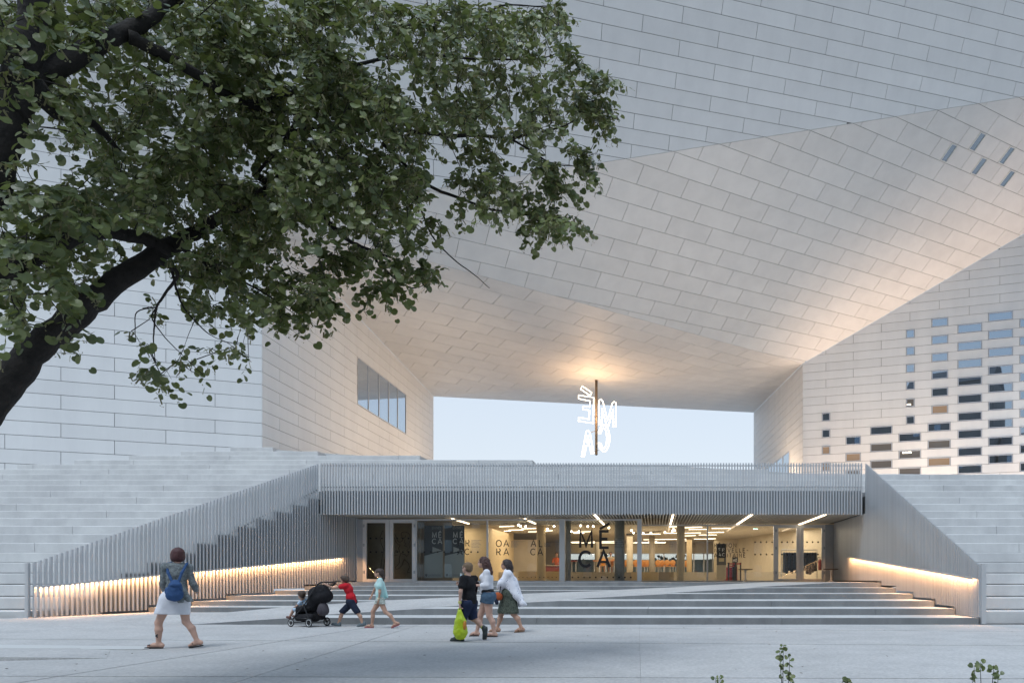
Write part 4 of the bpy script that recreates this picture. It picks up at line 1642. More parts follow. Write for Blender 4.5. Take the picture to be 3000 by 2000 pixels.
# ================================================================== TREE
def leaf_mat(name, c, tr):
    m = bpy.data.materials.new(name)
    m.use_nodes = True
    n, l = m.node_tree.nodes, m.node_tree.links
    n.clear()
    o = n.new('ShaderNodeOutputMaterial')
    d = n.new('ShaderNodeBsdfPrincipled')
    d.inputs['Roughness'].default_value = .42
    tc = n.new('ShaderNodeTexCoord')
    nz = n.new('ShaderNodeTexNoise')
    nz.inputs['Scale'].default_value = 5.0
    l.new(tc.outputs['Object'], nz.inputs['Vector'])
    mx = n.new('ShaderNodeMix')
    mx.data_type = 'RGBA'
    mx.inputs[6].default_value = col(tuple(x * .72 for x in c))
    mx.inputs[7].default_value = col(tuple(x * 1.3 for x in c))
    l.new(nz.outputs[0], mx.inputs[0])
    l.new(mx.outputs[2], d.inputs['Base Color'])
    t = n.new('ShaderNodeBsdfTranslucent')
    t.inputs[0].default_value = col(tr)
    ms = n.new('ShaderNodeMixShader')
    ms.inputs[0].default_value = .22
    l.new(d.outputs[0], ms.inputs[1])
    l.new(t.outputs[0], ms.inputs[2])
    l.new(ms.outputs[0], o.inputs[0])
    return m

LEAFM = [leaf_mat('lime leaf dark', (0.068, 0.092, 0.034), (.15, .19, .05)), leaf_mat('lime leaf', (0.104, 0.134, 0.045), (.20, .24, .06)),
         leaf_mat('lime leaf pale', (0.155, 0.180, 0.068), (.23, .26, .08)), leaf_mat('lime blossom bract', (0.20, 0.19, 0.095), (.2, .2, .1))]
HEART = [(0, 0), (.30, -.10), (.55, .08), (.62, .40), (.46, .72), (.16, .93), (-.16, .93), (-.46, .72), (-.62, .40), (-.55, .08), (-.30, -.10)]

def add_leaf(mb, base, tip_dir, up, size, mi):
    t = unit(tip_dir)
    s = np.cross(t, up)
    if np.linalg.norm(s) < 1e-3:
        s = np.cross(t, [1, 0, 0])
    s = unit(s)
    u = np.cross(s, t)
    mid = base + t * size * .45
    vs = [mid]
    for (a, b) in HEART:
        vs.append(base + s * a * size + t * b * size + u * size * (.16 * abs(a) - .10 * b * b))
    n = len(HEART)
    mb.cur = mi
    mb.add(vs, [(0, 1 + i, 1 + (i + 1) % n) for i in range(n)])

tree = thing('lime_tree', 'large lime tree in full leaf leaning in from the left over the plaza', 'tree', loc=(-7.6, 6.2, 0))
wood = MB()
limb_nodes = []

def catmull(pts, sub=4):
    pts = [np.asarray(p, float) for p in pts]
    P = [2 * pts[0] - pts[1]] + pts + [2 * pts[-1] - pts[-2]]
    out = []
    for i in range(1, len(P) - 2):
        for k in range(sub):
            t = k / sub
            p0, p1, p2, p3 = P[i - 1:i + 3]
            out.append(.5 * (2 * p1 + (p2 - p0) * t + (2 * p0 - 5 * p1 + 4 * p2 - p3) * t * t + (3 * p1 - p0 - 3 * p2 + p3) * t ** 3))
    out.append(P[-2])
    return out

rt = random.Random(21)

def limb(spec, sub=5, n=10, wob=.012):
    """spec: (x, y, depth, radius in metres) along the limb."""
    p = catmull([at(x, y, d) for x, y, d, r in spec], sub)
    rr = []
    for i in range(len(p)):
        t = i / sub
        k = min(int(t), len(spec) - 2)
        a = t - k
        r = spec[k][3] * (1 - a) + spec[k + 1][3] * a
        rr.append(max(.003, r * (1 + rt.uniform(-.07, .07))))
        p[i] = p[i] + np.array([rt.uniform(-1, 1), rt.uniform(-1, 1), rt.uniform(-1, 1)]) * min(wob, r * .25)
    wood.tube(p, rr, n)
    for q, r in zip(p, rr):
        limb_nodes.append((q, r))

# trunk outside the frame on the left, then the great limbs
base_ = np.array([-7.6, 6.2, -.05])
tr = [base_, base_ + np.array([.03, 0, .6]), base_ + np.array([.10, -.02, 1.3]), base_ + np.array([.22, -.03, 1.75])]
wood.tube(catmull(tr, 4), [.52 - .018 * i for i in range(13)], 14)
x0, y0 = pix(base_ + np.array([.2, -.03, 1.6]))
limb([(x0, y0, 6.2, .30), (-150, 1320, 6.3, .15), (-10, 1160, 6.4, .132), (84, 1045, 6.5, .125), (183, 955, 6.55, .116), (281, 872, 6.6, .106), (394, 787, 6.8, .094), (520, 705, 7.0, .080), (633, 647, 7.2, .055), (790, 545, 7.5, .04), (900, 440, 7.8, .025), (1010, 350, 8.1, .015)], n=12)
limb([(x0, y0, 6.15, .30), (-260, 1150, 5.9, .22), (-150, 820, 5.7, .15), (-30, 560, 5.6, .125), (30, 320, 5.6, .115), (80, 130, 5.6, .105), (115, -80, 5.6, .09)], n=12)
limb([(-120, 830, 5.75, .16), (0, 795, 5.9, .085), (128, 734, 6.1, .075), (287, 678, 6.4, .062), (440, 706, 6.8, .06), (500, 740, 6.9, .05)])
limb([(40, 330, 5.6, .10), (90, 240, 5.65, .085), (200, 180, 5.8, .075), (330, 110, 6.0, .07), (430, 60, 6.2, .058), (540, -30, 6.4, .05)])
limb([(380, 110, 6.05, .055), (470, 155, 6.2, .05), (549, 200, 6.4, .045), (640, 262, 6.6, .04), (721, 306, 6.8, .03), (830, 330, 7.1, .02), (960, 335, 7.5, .012)])
limb([(110, 250, 5.6, .07), (160, 330, 5.8, .045), (270, 365, 6.1, .034), (330, 420, 6.3, .02), (380, 480, 6.5, .01)])
limb([(720, 305, 6.8, .024), (905, 270, 7.4, .022), (840, 400, 7.2, .02), (760, 500, 7.1, .016)], n=6)
limb([(800, 400, 7.2, .022), (1000, 360, 7.8, .022), (1160, 380, 8.3, .021), (1315, 397, 8.6, .022), (1400, 398, 8.7, .02), (1494, 404, 8.8, .018), (1560, 390, 8.9, .014), (1632, 377, 9.0, .011), (1695, 345, 9.1, .006), (1740, 300, 9.1, .004)], n=7)
limb([(1494, 404, 8.8, .014), (1560, 445, 8.8, .011), (1620, 480, 8.8, .008), (1700, 487, 8.8, .004)], n=6)
limb([(1120, 420, 8.1, .02), (1250, 540, 8.2, .018), (1345, 580, 8.3, .017), (1430, 612, 8.4, .013), (1490, 620, 8.5, .009), (1570, 636, 8.6, .005), (1650, 650, 8.6, .003)], n=7)
limb([(760, 520, 7.4, .035), (915, 610, 7.7, .028), (1008, 695, 7.9, .024), (1070, 727, 8.0, .018), (1130, 750, 8.0, .012), (1192, 774, 8.1, .006)], n=7)
limb([(1085, 735, 8.0, .016), (1100, 760, 8.0, .015), (1128, 789, 8.0, .012), (1170, 825, 8.0, .010), (1204, 843, 8.0, .008), (1235, 838, 8.0, .005), (1253, 822, 8.0, .003)], n=6)
limb([(1150, 450, 8.1, .014), (1212, 553, 8.2, .012), (1240, 630, 8.2, .011), (1272, 700, 8.3, .009), (1330, 760, 8.3, .007), (1390, 805, 8.3, .005), (1434, 844, 8.3, .003)], n=6)
limb([(540, 730, 6.9, .03), (600, 770, 7.0, .02), (660, 800, 7.1, .014), (760, 850, 7.3, .009), (850, 910, 7.4, .004)], n=6)
limb([(470, 770, 6.7, .022), (520, 800, 6.6, .018), (491, 850, 6.6, .013), (459, 899, 6.6, .010), (453, 945, 6.6, .008), (450, 1000, 6.6, .006), (455, 1062, 6.6, .003)], n=6)
limb([(459, 900, 6.6, .008), (445, 930, 6.6, .006), (477, 980, 6.7, .005), (512, 1018, 6.7, .004), (545, 1050, 6.7, .003), (595, 1098, 6.7, .002)], n=5)
limb([(500, 780, 6.8, .016), (519, 850, 6.8, .010), (540, 903, 6.8, .008), (593, 962, 6.8, .006), (628, 987, 6.9, .004), (670, 1006, 6.9, .003), (736, 1060, 6.9, .002)], n=5)
limb([(459, 899, 6.6, .006), (402, 913, 6.6, .005), (396, 960, 6.6, .004), (398, 1002, 6.6, .002)], n=5)
limb([(1000, 200, 7.9, .02), (1200, 160, 8.4, .016), (1380, 172, 8.7, .012), (1500, 175, 8.9, .010), (1600, 168, 9.0, .006), (1640, 150, 9.0, .004)], n=6)
limb([(1100, 90, 8.2, .02), (1300, 60, 8.7, .015), (1420, 40, 8.9, .012), (1480, 16, 9.0, .010), (1600, 22, 9.1, .006)], n=6)
limb([(880, 60, 7.2, .03), (930, 130, 7.4, .022), (960, 260, 7.6, .016), (1000, 420, 7.9, .012)], n=6)

# where leaves hang: patches (x, y, rx, ry, sprays)
PATCH = [(60, 120, 70, 130, 16), (30, 360, 50, 120, 9), (300, 480, 120, 60, 16), (480, 420, 150, 90, 40), (700, 20, 250, 60, 60), (240, 20, 150, 60, 26), (820, 120, 260, 190, 175), (1080, 170, 210, 190, 150), (600, 230, 230, 170, 120), (330, 60, 200, 110, 60), (900, 380, 270, 180, 170), (650, 500, 250, 150, 130), (1150, 400, 130, 170, 80),
         (400, 560, 220, 120, 84), (120, 640, 190, 110, 70), (130, 840, 130, 60, 26), (240, 720, 140, 50, 20), (780, 640, 200, 110, 80), (1000, 560, 160, 110, 62), (600, 770, 130, 50, 24), (700, 760, 140, 80, 42), (40, 930, 55, 40, 7), (195, 975, 40, 40, 5), (120, 200, 100, 110, 20), (40, 60, 80, 80, 14), (300, 300, 150, 70, 36), (190, 390, 110, 40, 10),
         (1350, 60, 130, 70, 46), (1480, 90, 110, 70, 34), (1610, 45, 70, 45, 22), (1560, 130, 90, 35, 14), (1640, 130, 25, 22, 4), (1380, 190, 90, 60, 26), (1680, 175, 26, 24, 7), (1700, 205, 30, 20, 6), (1610, 215, 60, 45, 9), (1760, 250, 55, 22, 11), (1720, 290, 45, 40, 15), (1640, 300, 70, 50, 16), (1760, 340, 40, 50, 13), (1500, 260, 90, 60, 22), (1450, 350, 120, 55, 26), (1570, 350, 90, 45, 19), (1330, 320, 90, 90, 27),
         (1400, 440, 50, 40, 9), (1460, 470, 30, 25, 5), (1600, 470, 60, 35, 13), (1700, 460, 40, 35, 11), (1720, 490, 30, 25, 7), (1640, 545, 40, 30, 9), (1620, 500, 40, 40, 7), (1430, 535, 60, 40, 13), (1370, 520, 50, 40, 9), (1340, 590, 30, 20, 4), (1470, 590, 60, 35, 15), (1530, 585, 40, 30, 8), (1580, 625, 50, 35, 11), (1620, 650, 60, 25, 13), (1570, 670, 40, 25, 7), (1690, 645, 22, 20, 5), (1180, 560, 70, 60, 18), (1250, 660, 45, 25, 7), (1180, 700, 70, 40, 10), (1120, 640, 80, 50, 14),
         (1080, 745, 60, 25, 9), (1120, 840, 50, 22, 9), (1150, 780, 40, 25, 7), (1240, 800, 40, 28, 10), (1190, 820, 20, 16, 2), (1000, 760, 45, 40, 9), (960, 790, 40, 50, 9), (930, 840, 60, 45, 12), (900, 880, 50, 30, 9), (860, 840, 60, 60, 12), (970, 875, 22, 20, 5), (1040, 740, 30, 30, 4), (830, 930, 22, 18, 5), (870, 940, 22, 16, 5), (770, 850, 60, 35, 8), (700, 880, 55, 30, 8), (720, 930, 35, 25, 7), (610, 880, 50, 30, 7), (545, 865, 30, 20, 3), (650, 895, 26, 20, 3),
         (375, 980, 14, 14, 2), (400, 1003, 16, 9, 3), (425, 1005, 18, 9, 2), (450, 1075, 28, 12, 4), (480, 1108, 24, 14, 5), (425, 1068, 12, 16, 2), (520, 1022, 18, 12, 3), (560, 1060, 20, 18, 5), (598, 1100, 14, 12, 3), (520, 1052, 14, 10, 2), (640, 995, 16, 12, 3), (690, 1020, 24, 14, 5), (728, 1055, 12, 14, 3), (610, 1020, 16, 14, 3), (650, 1030, 12, 12, 2), (450, 905, 22, 12, 3), (800, 900, 40, 30, 5)]
GAPS = [(215, 440, 75, 32), (260, 520, 60, 30), (90, 420, 34, 26), (540, 110, 30, 16), (360, 130, 24, 14), (585, 590, 18, 14), (400, 230, 16, 10), (1360, 250, 26, 22), (1300, 470, 34, 26), (930, 580, 22, 15), (280, 590, 30, 14), (420, 470, 20, 12), (760, 110, 20, 12), (700, 170, 14, 10), (230, 130, 16, 9), (890, 250, 14, 10), (820, 470, 13, 9), (560, 340, 13, 9), (1180, 300, 15, 12), (1000, 650, 22, 14), (330, 790, 30, 14), (130, 500, 40, 22), (60, 620, 26, 14), (180, 800, 30, 16), (470, 330, 18, 11), (640, 420, 16, 10), (1050, 470, 16, 11), (950, 120, 14, 9), (1120, 260, 14, 9)]

def depth_at(x):
    return 5.3 + 3.3 * min(1.0, max(0.0, x / 1600.0))

sprays = []
for (px, py, rx, ry, n) in PATCH:
    big = max(rx, ry)
    for _ in range(max(1, int(n * (1.6 if big >= 100 else 1.45 if big >= 40 else 1.0 if big >= 22 else .62)))):
        for _t in range(12):
            a = rt.uniform(0, 2 * math.pi)
            r = math.sqrt(rt.random())
            x, y = px + rx * r * math.cos(a), py + ry * r * math.sin(a)
            if any(((x - gx_) / grx) ** 2 + ((y - gy_) / gry) ** 2 < 1 for gx_, gy_, grx, gry in GAPS):
                continue
            if max(rx, ry) >= 60 and math.sin(x * .021 + 2.1 * math.sin(y * .017)) + math.sin(y * .026 + 1.7 * math.sin(x * .013 + 1)) < -.75 and rt.random() < .85:
                continue
            break
        spread = .28 if max(rx, ry) < 60 else 1.25
        d = depth_at(x) + rt.uniform(-spread, spread) + (0.25 if max(rx, ry) >= 60 else 0)
        if x < 820:
            d = depth_at(x) + (rt.uniform(-.3, 2.3) if x > 130 else rt.uniform(-.35, 1.6))
        sprays.append(at(x, y, d))
for _ in range(70):                      # crown going on above and to the left of the frame
    x, y = rt.uniform(-500, 1500), rt.uniform(-420, -30)
    sprays.append(at(x, y, depth_at(x) + rt.uniform(-1.6, 1.4)))
for _ in range(24):
    x, y = rt.uniform(-480, -40), rt.uniform(-40, 900)
    sprays.append(at(x, y, depth_at(x) + rt.uniform(-1.4, 1.2)))

for _ in range(900):                      # the canopy overhead, outside the picture: it shades the near plaza
    a, b = rt.uniform(-12, -3.0), rt.uniform(.5, 12.0)
    if rt.random() < .25:
        a, b = rt.uniform(-11, -1), rt.uniform(-2, 5)
    z = max(6.2, EYE + 1790 / F * b) + rt.uniform(0, 2.6)
    sprays.append(np.array([a, b, z]))
crown = MB()
# twigs: each spray hangs from the nearest wood already grown
nodes = np.array([q for q, r in limb_nodes])
rads = [r for q, r in limb_nodes]
order = sorted(range(len(sprays)), key=lambda i: float(np.min(np.sum((nodes - sprays[i]) ** 2, axis=1))))
pos = [q for q in nodes]
for idx in order:
    s = sprays[idx]
    arr = np.asarray(pos)
    dv = arr - s
    dist = np.sqrt(np.sum(dv ** 2, axis=1))
    j = int(np.argmin(dist))
    q = arr[j]
    L = dist[j]
    if L > .06:
        midp = (q + s) / 2 + np.array([rt.uniform(-.1, .1), rt.uniform(-.1, .1), rt.uniform(0, .16)]) * L
        r0 = min(.011, .003 + .006 * L)
        if L > .25:
            wood.tube([q, (q * .6 + midp * .4), midp, (midp + s) / 2 + np.array([0, 0, .03 * L]), s], [r0, r0 * .9, r0 * .75, r0 * .6, .0022], 4, cap=False)
            pos += [midp, (midp + s) / 2]
        else:
            wood.tube([q, midp, s], [r0, r0 * .8, .0022], 4, cap=False)
        pos.append(s)
    # the spray: a drooping shoot with alternate leaves
    out = s - q
    out = out / (np.linalg.norm(out) + 1e-6)
    dirn = unit(out * .6 + np.array([rt.uniform(-1, 1), rt.uniform(-1, 1), rt.uniform(-.7, .3)]) * .7)
    ix, iy = pix(s) if s[1] > 1 else (0, 0)
    tip = .25 + .75 * min(1, max(0, (ix + .5 * (600 - iy)) / 1500.0))  # more bracts and paler leaves up-right; partly sky light put into leaf colour
    nl = rt.randint(6, 10) if iy < 900 else rt.randint(4, 7)
    ln = rt.uniform(.16, .34)
    p = s - dirn * ln * .3
    prev = p
    pale = rt.random()
    for i in range(nl):
        t = (i + .5) / nl
        c = p + dirn * ln * t + np.array([0, 0, -.10 * t * t])
        side = unit(np.cross(dirn, [0, 0, 1]) + 1e-4) * (1 if i % 2 else -1)
        td = unit(side * rt.uniform(.4, 1.0) + dirn * rt.uniform(.2, .8) + np.array([rt.uniform(-.3, .3), rt.uniform(-.3, .3), rt.uniform(-.95, -.1)]))
        up = unit(np.array([rt.uniform(-.7, .7), rt.uniform(-1.3, .1), .9]))
        sz = rt.uniform(.044, .080)
        mi = 0 if pale < .35 else 1
        k = rt.random()
        if k < .10 + .30 * tip:
            mi = 2
        elif k > .78:
            mi = 1
        add_leaf(crown, c + td * .02, td, up, sz, mi)
        if rt.random() < .16 + .36 * tip:
            bd = unit(np.array([rt.uniform(-.6, .6), rt.uniform(-.6, .6), -1]))
            w = unit(np.cross(bd, [rt.uniform(-1, 1), rt.uniform(-1, 1), .2])) * .008
            e = c + bd * rt.uniform(.05, .085)
            crown.cur = 3
            crown.add([c - w, c + w, e + w * .8, e - w * .8], [(0, 1, 2, 3)])
            for _b in range(4):
                b0 = e + np.array([rt.uniform(-.022, .022), rt.uniform(-.022, .022), rt.uniform(-.03, .012)])
                q1, q2 = unit(np.array([rt.uniform(-1, 1) for _q in range(3)])) * .008, unit(np.array([rt.uniform(-1, 1) for _q in range(3)])) * .008
                crown.add([b0 - q1, b0 - q2, b0 + q1, b0 + q2], [(0, 1, 2, 3)])
wood.build('trunk', M['bark'], tree, smooth=True)
cr_o = crown.build('crown', LEAFM, tree)

# ================================================================== SMALL PLANTS in the foreground bed
def sapling(x, ytop, d, stems, label, leaf=.034, rise=1.0):
    c = at(x, 2000, d)
    t = thing('young_shrub', label, 'shrub', (c[0], d, 0), 'young plants in the foreground')
    w, lf = MB(), MB()
    zt = EYE + (CY - ytop) / F * d
    for (dx, h, n, fromz) in stems:
        b = np.array([c[0] + rt.uniform(-.02, .02), d, -.02])
        tip = np.array([c[0] + dx, d + rt.uniform(-.06, .06), zt * h])
        m1 = (b + tip) / 2 + np.array([dx * .25, 0, 0.03])
        pts = catmull([b, m1, tip], 4)
        w.tube(pts, [.005, .0048, .0045, .004, .0036, .003, .0026, .002, .0012], 5)
        for i in range(n):
            f = fromz + (1 - fromz) * (i + rt.random() * .7) / n
            q = pts[min(len(pts) - 1, int(f * (len(pts) - 1)))] * 1.0
            q2 = pts[min(len(pts) - 1, int(f * (len(pts) - 1)) + 1)]
            q = q + (q2 - q) * rt.random()
            td = unit(np.array([rt.uniform(-1, 1), rt.uniform(-1, 1), rt.uniform(-.3, .7)]))
            add_leaf(lf, q + td * .012, td, unit(np.array([rt.uniform(-.5, .5), -.7, rt.uniform(.3, 1)])), leaf * rt.uniform(.6, 1.15), rt.choice([0, 1, 1, 2]))
    w.build('stem', M['bark'], t)
    lf.build('foliage', LEAFM, t)
sapling(2300, 1890, 5.6, [(-.005, 1.0, 26, .45), (.03, .86, 13, .55), (.045, .62, 8, .75), (-.035, .92, 8, .85)], 'slender leafy young plant rising from the bottom edge right of centre', .032)
sapling(2880, 1940, 5.2, [(-.07, .97, 9, .85), (.0, 1.0, 10, .88), (.08, .97, 9, .85), (.12, .86, 8, .85), (-.10, .88, 4, .85)], 'bushy young plant at the lower right corner', .034)
sapling(2480, 1984, 5.2, [(-.03, 1.0, 9, .85), (.03, .98, 9, .85), (.0, .97, 6, .9)], 'low plant tip at the bottom edge between two taller plants', .03)
sapling(2103, 1979, 5.4, [(-.02, .98, 5, .88), (.015, 1.0, 6, .9)], 'small plant tip at the bottom edge near the middle', .028)

# ================================================================== FIGURES: smooth implicit bodies
def surface_nets(Fd, o, h):
    ins = Fd < 0
    nx, ny, nz = Fd.shape
    c = np.zeros((nx - 1, ny - 1, nz - 1), np.int8)
    for i in (0, 1):
        for j in (0, 1):
            for k in (0, 1):
                c += ins[i:nx - 1 + i, j:ny - 1 + j, k:nz - 1 + k]
    act = (c > 0) & (c < 8)
    idx = -np.ones(act.shape, np.int64)
    cells = np.argwhere(act)
    idx[act] = np.arange(len(cells))
    acc = np.zeros((len(cells), 3))
    cnt = np.zeros(len(cells))
    corners = [(i, j, k) for i in (0, 1) for j in (0, 1) for k in (0, 1)]
    vals = {cr: Fd[cells[:, 0] + cr[0], cells[:, 1] + cr[1], cells[:, 2] + cr[2]] for cr in corners}
    for a in corners:
        for ax in range(3):
            if a[ax] == 0:
                b = list(a); b[ax] = 1; b = tuple(b)
                va, vb = vals[a], vals[b]
                m = (va < 0) != (vb < 0)
                t = np.where(m, va / np.where(m, va - vb, 1), 0)
                p = np.array(a, float)[None, :].repeat(len(cells), 0)
                p[:, ax] += t
                acc += p * m[:, None]
                cnt += m
    v = cells + acc / np.maximum(cnt, 1)[:, None]
    v = o + v * h
    faces = []
    for ax in range(3):
        sl0 = [slice(None)] * 3; sl1 = [slice(None)] * 3
        sl0[ax] = slice(0, -1); sl1[ax] = slice(1, None)
        e0, e1 = ins[tuple(sl0)], ins[tuple(sl1)]
        d = e0 != e1
        b_, c_ = [(1, 2), (2, 0), (0, 1)][ax]
        pts = np.argwhere(d)
        ok = (pts[:, b_] > 0) & (pts[:, c_] > 0) & (pts[:, b_] < act.shape[b_]) & (pts[:, c_] < act.shape[c_])
        pts = pts[ok]
        if not len(pts):
            continue
        q = []
        for (db, dc) in ((1, 1), (0, 1), (0, 0), (1, 0)):
            r = pts.copy()
            r[:, b_] -= db; r[:, c_] -= dc
            q.append(idx[r[:, 0], r[:, 1], r[:, 2]])
        q = np.stack(q, 1)
        flip = ~e0[pts[:, 0], pts[:, 1], pts[:, 2]]
        q[flip] = q[flip][:, ::-1]
        q = q[(q >= 0).all(1)]
        faces.append(q)
    return v, np.concatenate(faces) if faces else np.zeros((0, 4), int)

def cap(a, b, ra, rb=None, sq=None):
    return ('cap', np.asarray(a, float), np.asarray(b, float), ra, ra if rb is None else rb, sq)

def ell(c, r, ax=None):
    """Ellipsoid: radii along the rows of ax (default world axes)."""
    return ('ell', np.asarray(c, float), np.asarray(r, float), np.eye(3) if ax is None else np.asarray(ax, float))

def blob(prims, h=.012, k=.03, cuts=(), noise=0.0, nf=40.0, sub=()):
    """Smooth union of prims as a mesh; cuts: (point, normal) half spaces removed on the normal's side; sub: prims carved out."""
    lo, hi = np.full(3, 1e9), np.full(3, -1e9)
    for p in prims:
        if p[0] == 'cap':
            r = max(p[3], p[4]) + .02
            lo = np.minimum(lo, np.minimum(p[1], p[2]) - r); hi = np.maximum(hi, np.maximum(p[1], p[2]) + r)
        else:
            r = p[2].max()
            lo = np.minimum(lo, p[1] - r); hi = np.maximum(hi, p[1] + r)
    lo -= 3 * h + noise; hi += 3 * h + noise
    n = np.ceil((hi - lo) / h).astype(int) + 1
    ax = [lo[i] + h * np.arange(n[i]) for i in range(3)]
    Fd = np.full(n, .5)

    def field(p, X, Y, Z):
        if p[0] == 'cap':
            a, b = p[1], p[2]
            ab = b - a
            q = [X - a[0], Y - a[1], Z - a[2]]
            t = np.clip((q[0] * ab[0] + q[1] * ab[1] + q[2] * ab[2]) / (ab @ ab + 1e-12), 0, 1)
            dx, dy, dz = q[0] - t * ab[0], q[1] - t * ab[1], q[2] - t * ab[2]
            r = p[3] + (p[4] - p[3]) * t
            if p[5] is not None:
                s, f_ = p[5]
                along = dx * s[0] + dy * s[1] + dz * s[2]
                dx, dy, dz = dx - along * s[0] * (1 - f_), dy - along * s[1] * (1 - f_), dz - along * s[2] * (1 - f_)
            return np.sqrt(dx * dx + dy * dy + dz * dz) - r
        c, r, A = p[1], p[2], p[3]
        q = [X - c[0], Y - c[1], Z - c[2]]
        l = 0
        for i in range(3):
            l = l + ((q[0] * A[i, 0] + q[1] * A[i, 1] + q[2] * A[i, 2]) / r[i]) ** 2
        return (np.sqrt(l) - 1) * r.min()
    for p in prims:
        m = k + 3 * h + noise
        if p[0] == 'cap':
            f_ = 1.0 if p[5] is None else 1.0 / min(1.0, p[5][1])
            r = max(p[3], p[4]) * f_ + m
            a, b = np.minimum(p[1], p[2]) - r, np.maximum(p[1], p[2]) + r
        else:
            a, b = p[1] - p[2].max() - m * 2, p[1] + p[2].max() + m * 2
        i0 = np.clip(np.floor((a - lo) / h).astype(int), 0, n - 1); i1 = np.clip(np.ceil((b - lo) / h).astype(int) + 1, 1, n)
        X, Y, Z = np.meshgrid(ax[0][i0[0]:i1[0]], ax[1][i0[1]:i1[1]], ax[2][i0[2]:i1[2]], indexing='ij', sparse=True)
        d = field(p, X, Y, Z)
        s = Fd[i0[0]:i1[0], i0[1]:i1[1], i0[2]:i1[2]]
        hh = np.maximum(k - np.abs(s - d), 0) / max(k, 1e-6)
        s[...] = np.minimum(s, d) - hh * hh * k * .25
    X, Y, Z = np.meshgrid(*ax, indexing='ij', sparse=True)
    for p in sub:
        Fd = np.maximum(Fd, -field(p, X, Y, Z))
    if noise:
        Fd = Fd + noise * (np.sin(nf * X + 1.3 * np.sin(nf * .7 * Z)) * np.sin(nf * .9 * Y + 1.7) * .6 + .4 * np.sin(nf * 1.7 * Z + 2 * np.sin(nf * X)))
    for (c, nn) in cuts:
        nn = unit(nn)
        Fd = np.maximum(Fd, (X - c[0]) * nn[0] + (Y - c[1]) * nn[1] + (Z - c[2]) * nn[2])
    Fd[0] = Fd[-1] = .1; Fd[:, 0] = Fd[:, -1] = .1; Fd[:, :, 0] = Fd[:, :, -1] = .1
    return surface_nets(Fd, lo, h)

def clothmat(name, c, c2=None, var=.12, scale=14, rough=.85, bump=.3, bscale=40):
    return mat(name, c, rough, var=var, c2=c2, scale=scale, bump=bump, bscale=bscale, spec=.2)

SKIN = mat('skin', (0.42, 0.25, 0.18), .55, var=.08, scale=12)
SKIN_PALE = mat('pale skin', (0.50, 0.31, 0.24), .55, var=.08, scale=12)
SKIN_TAN = mat('tanned skin', (0.36, 0.20, 0.135), .55, var=.08, scale=12)
EYE_M = mat('dark eye', (0.02, 0.015, 0.012), .2)

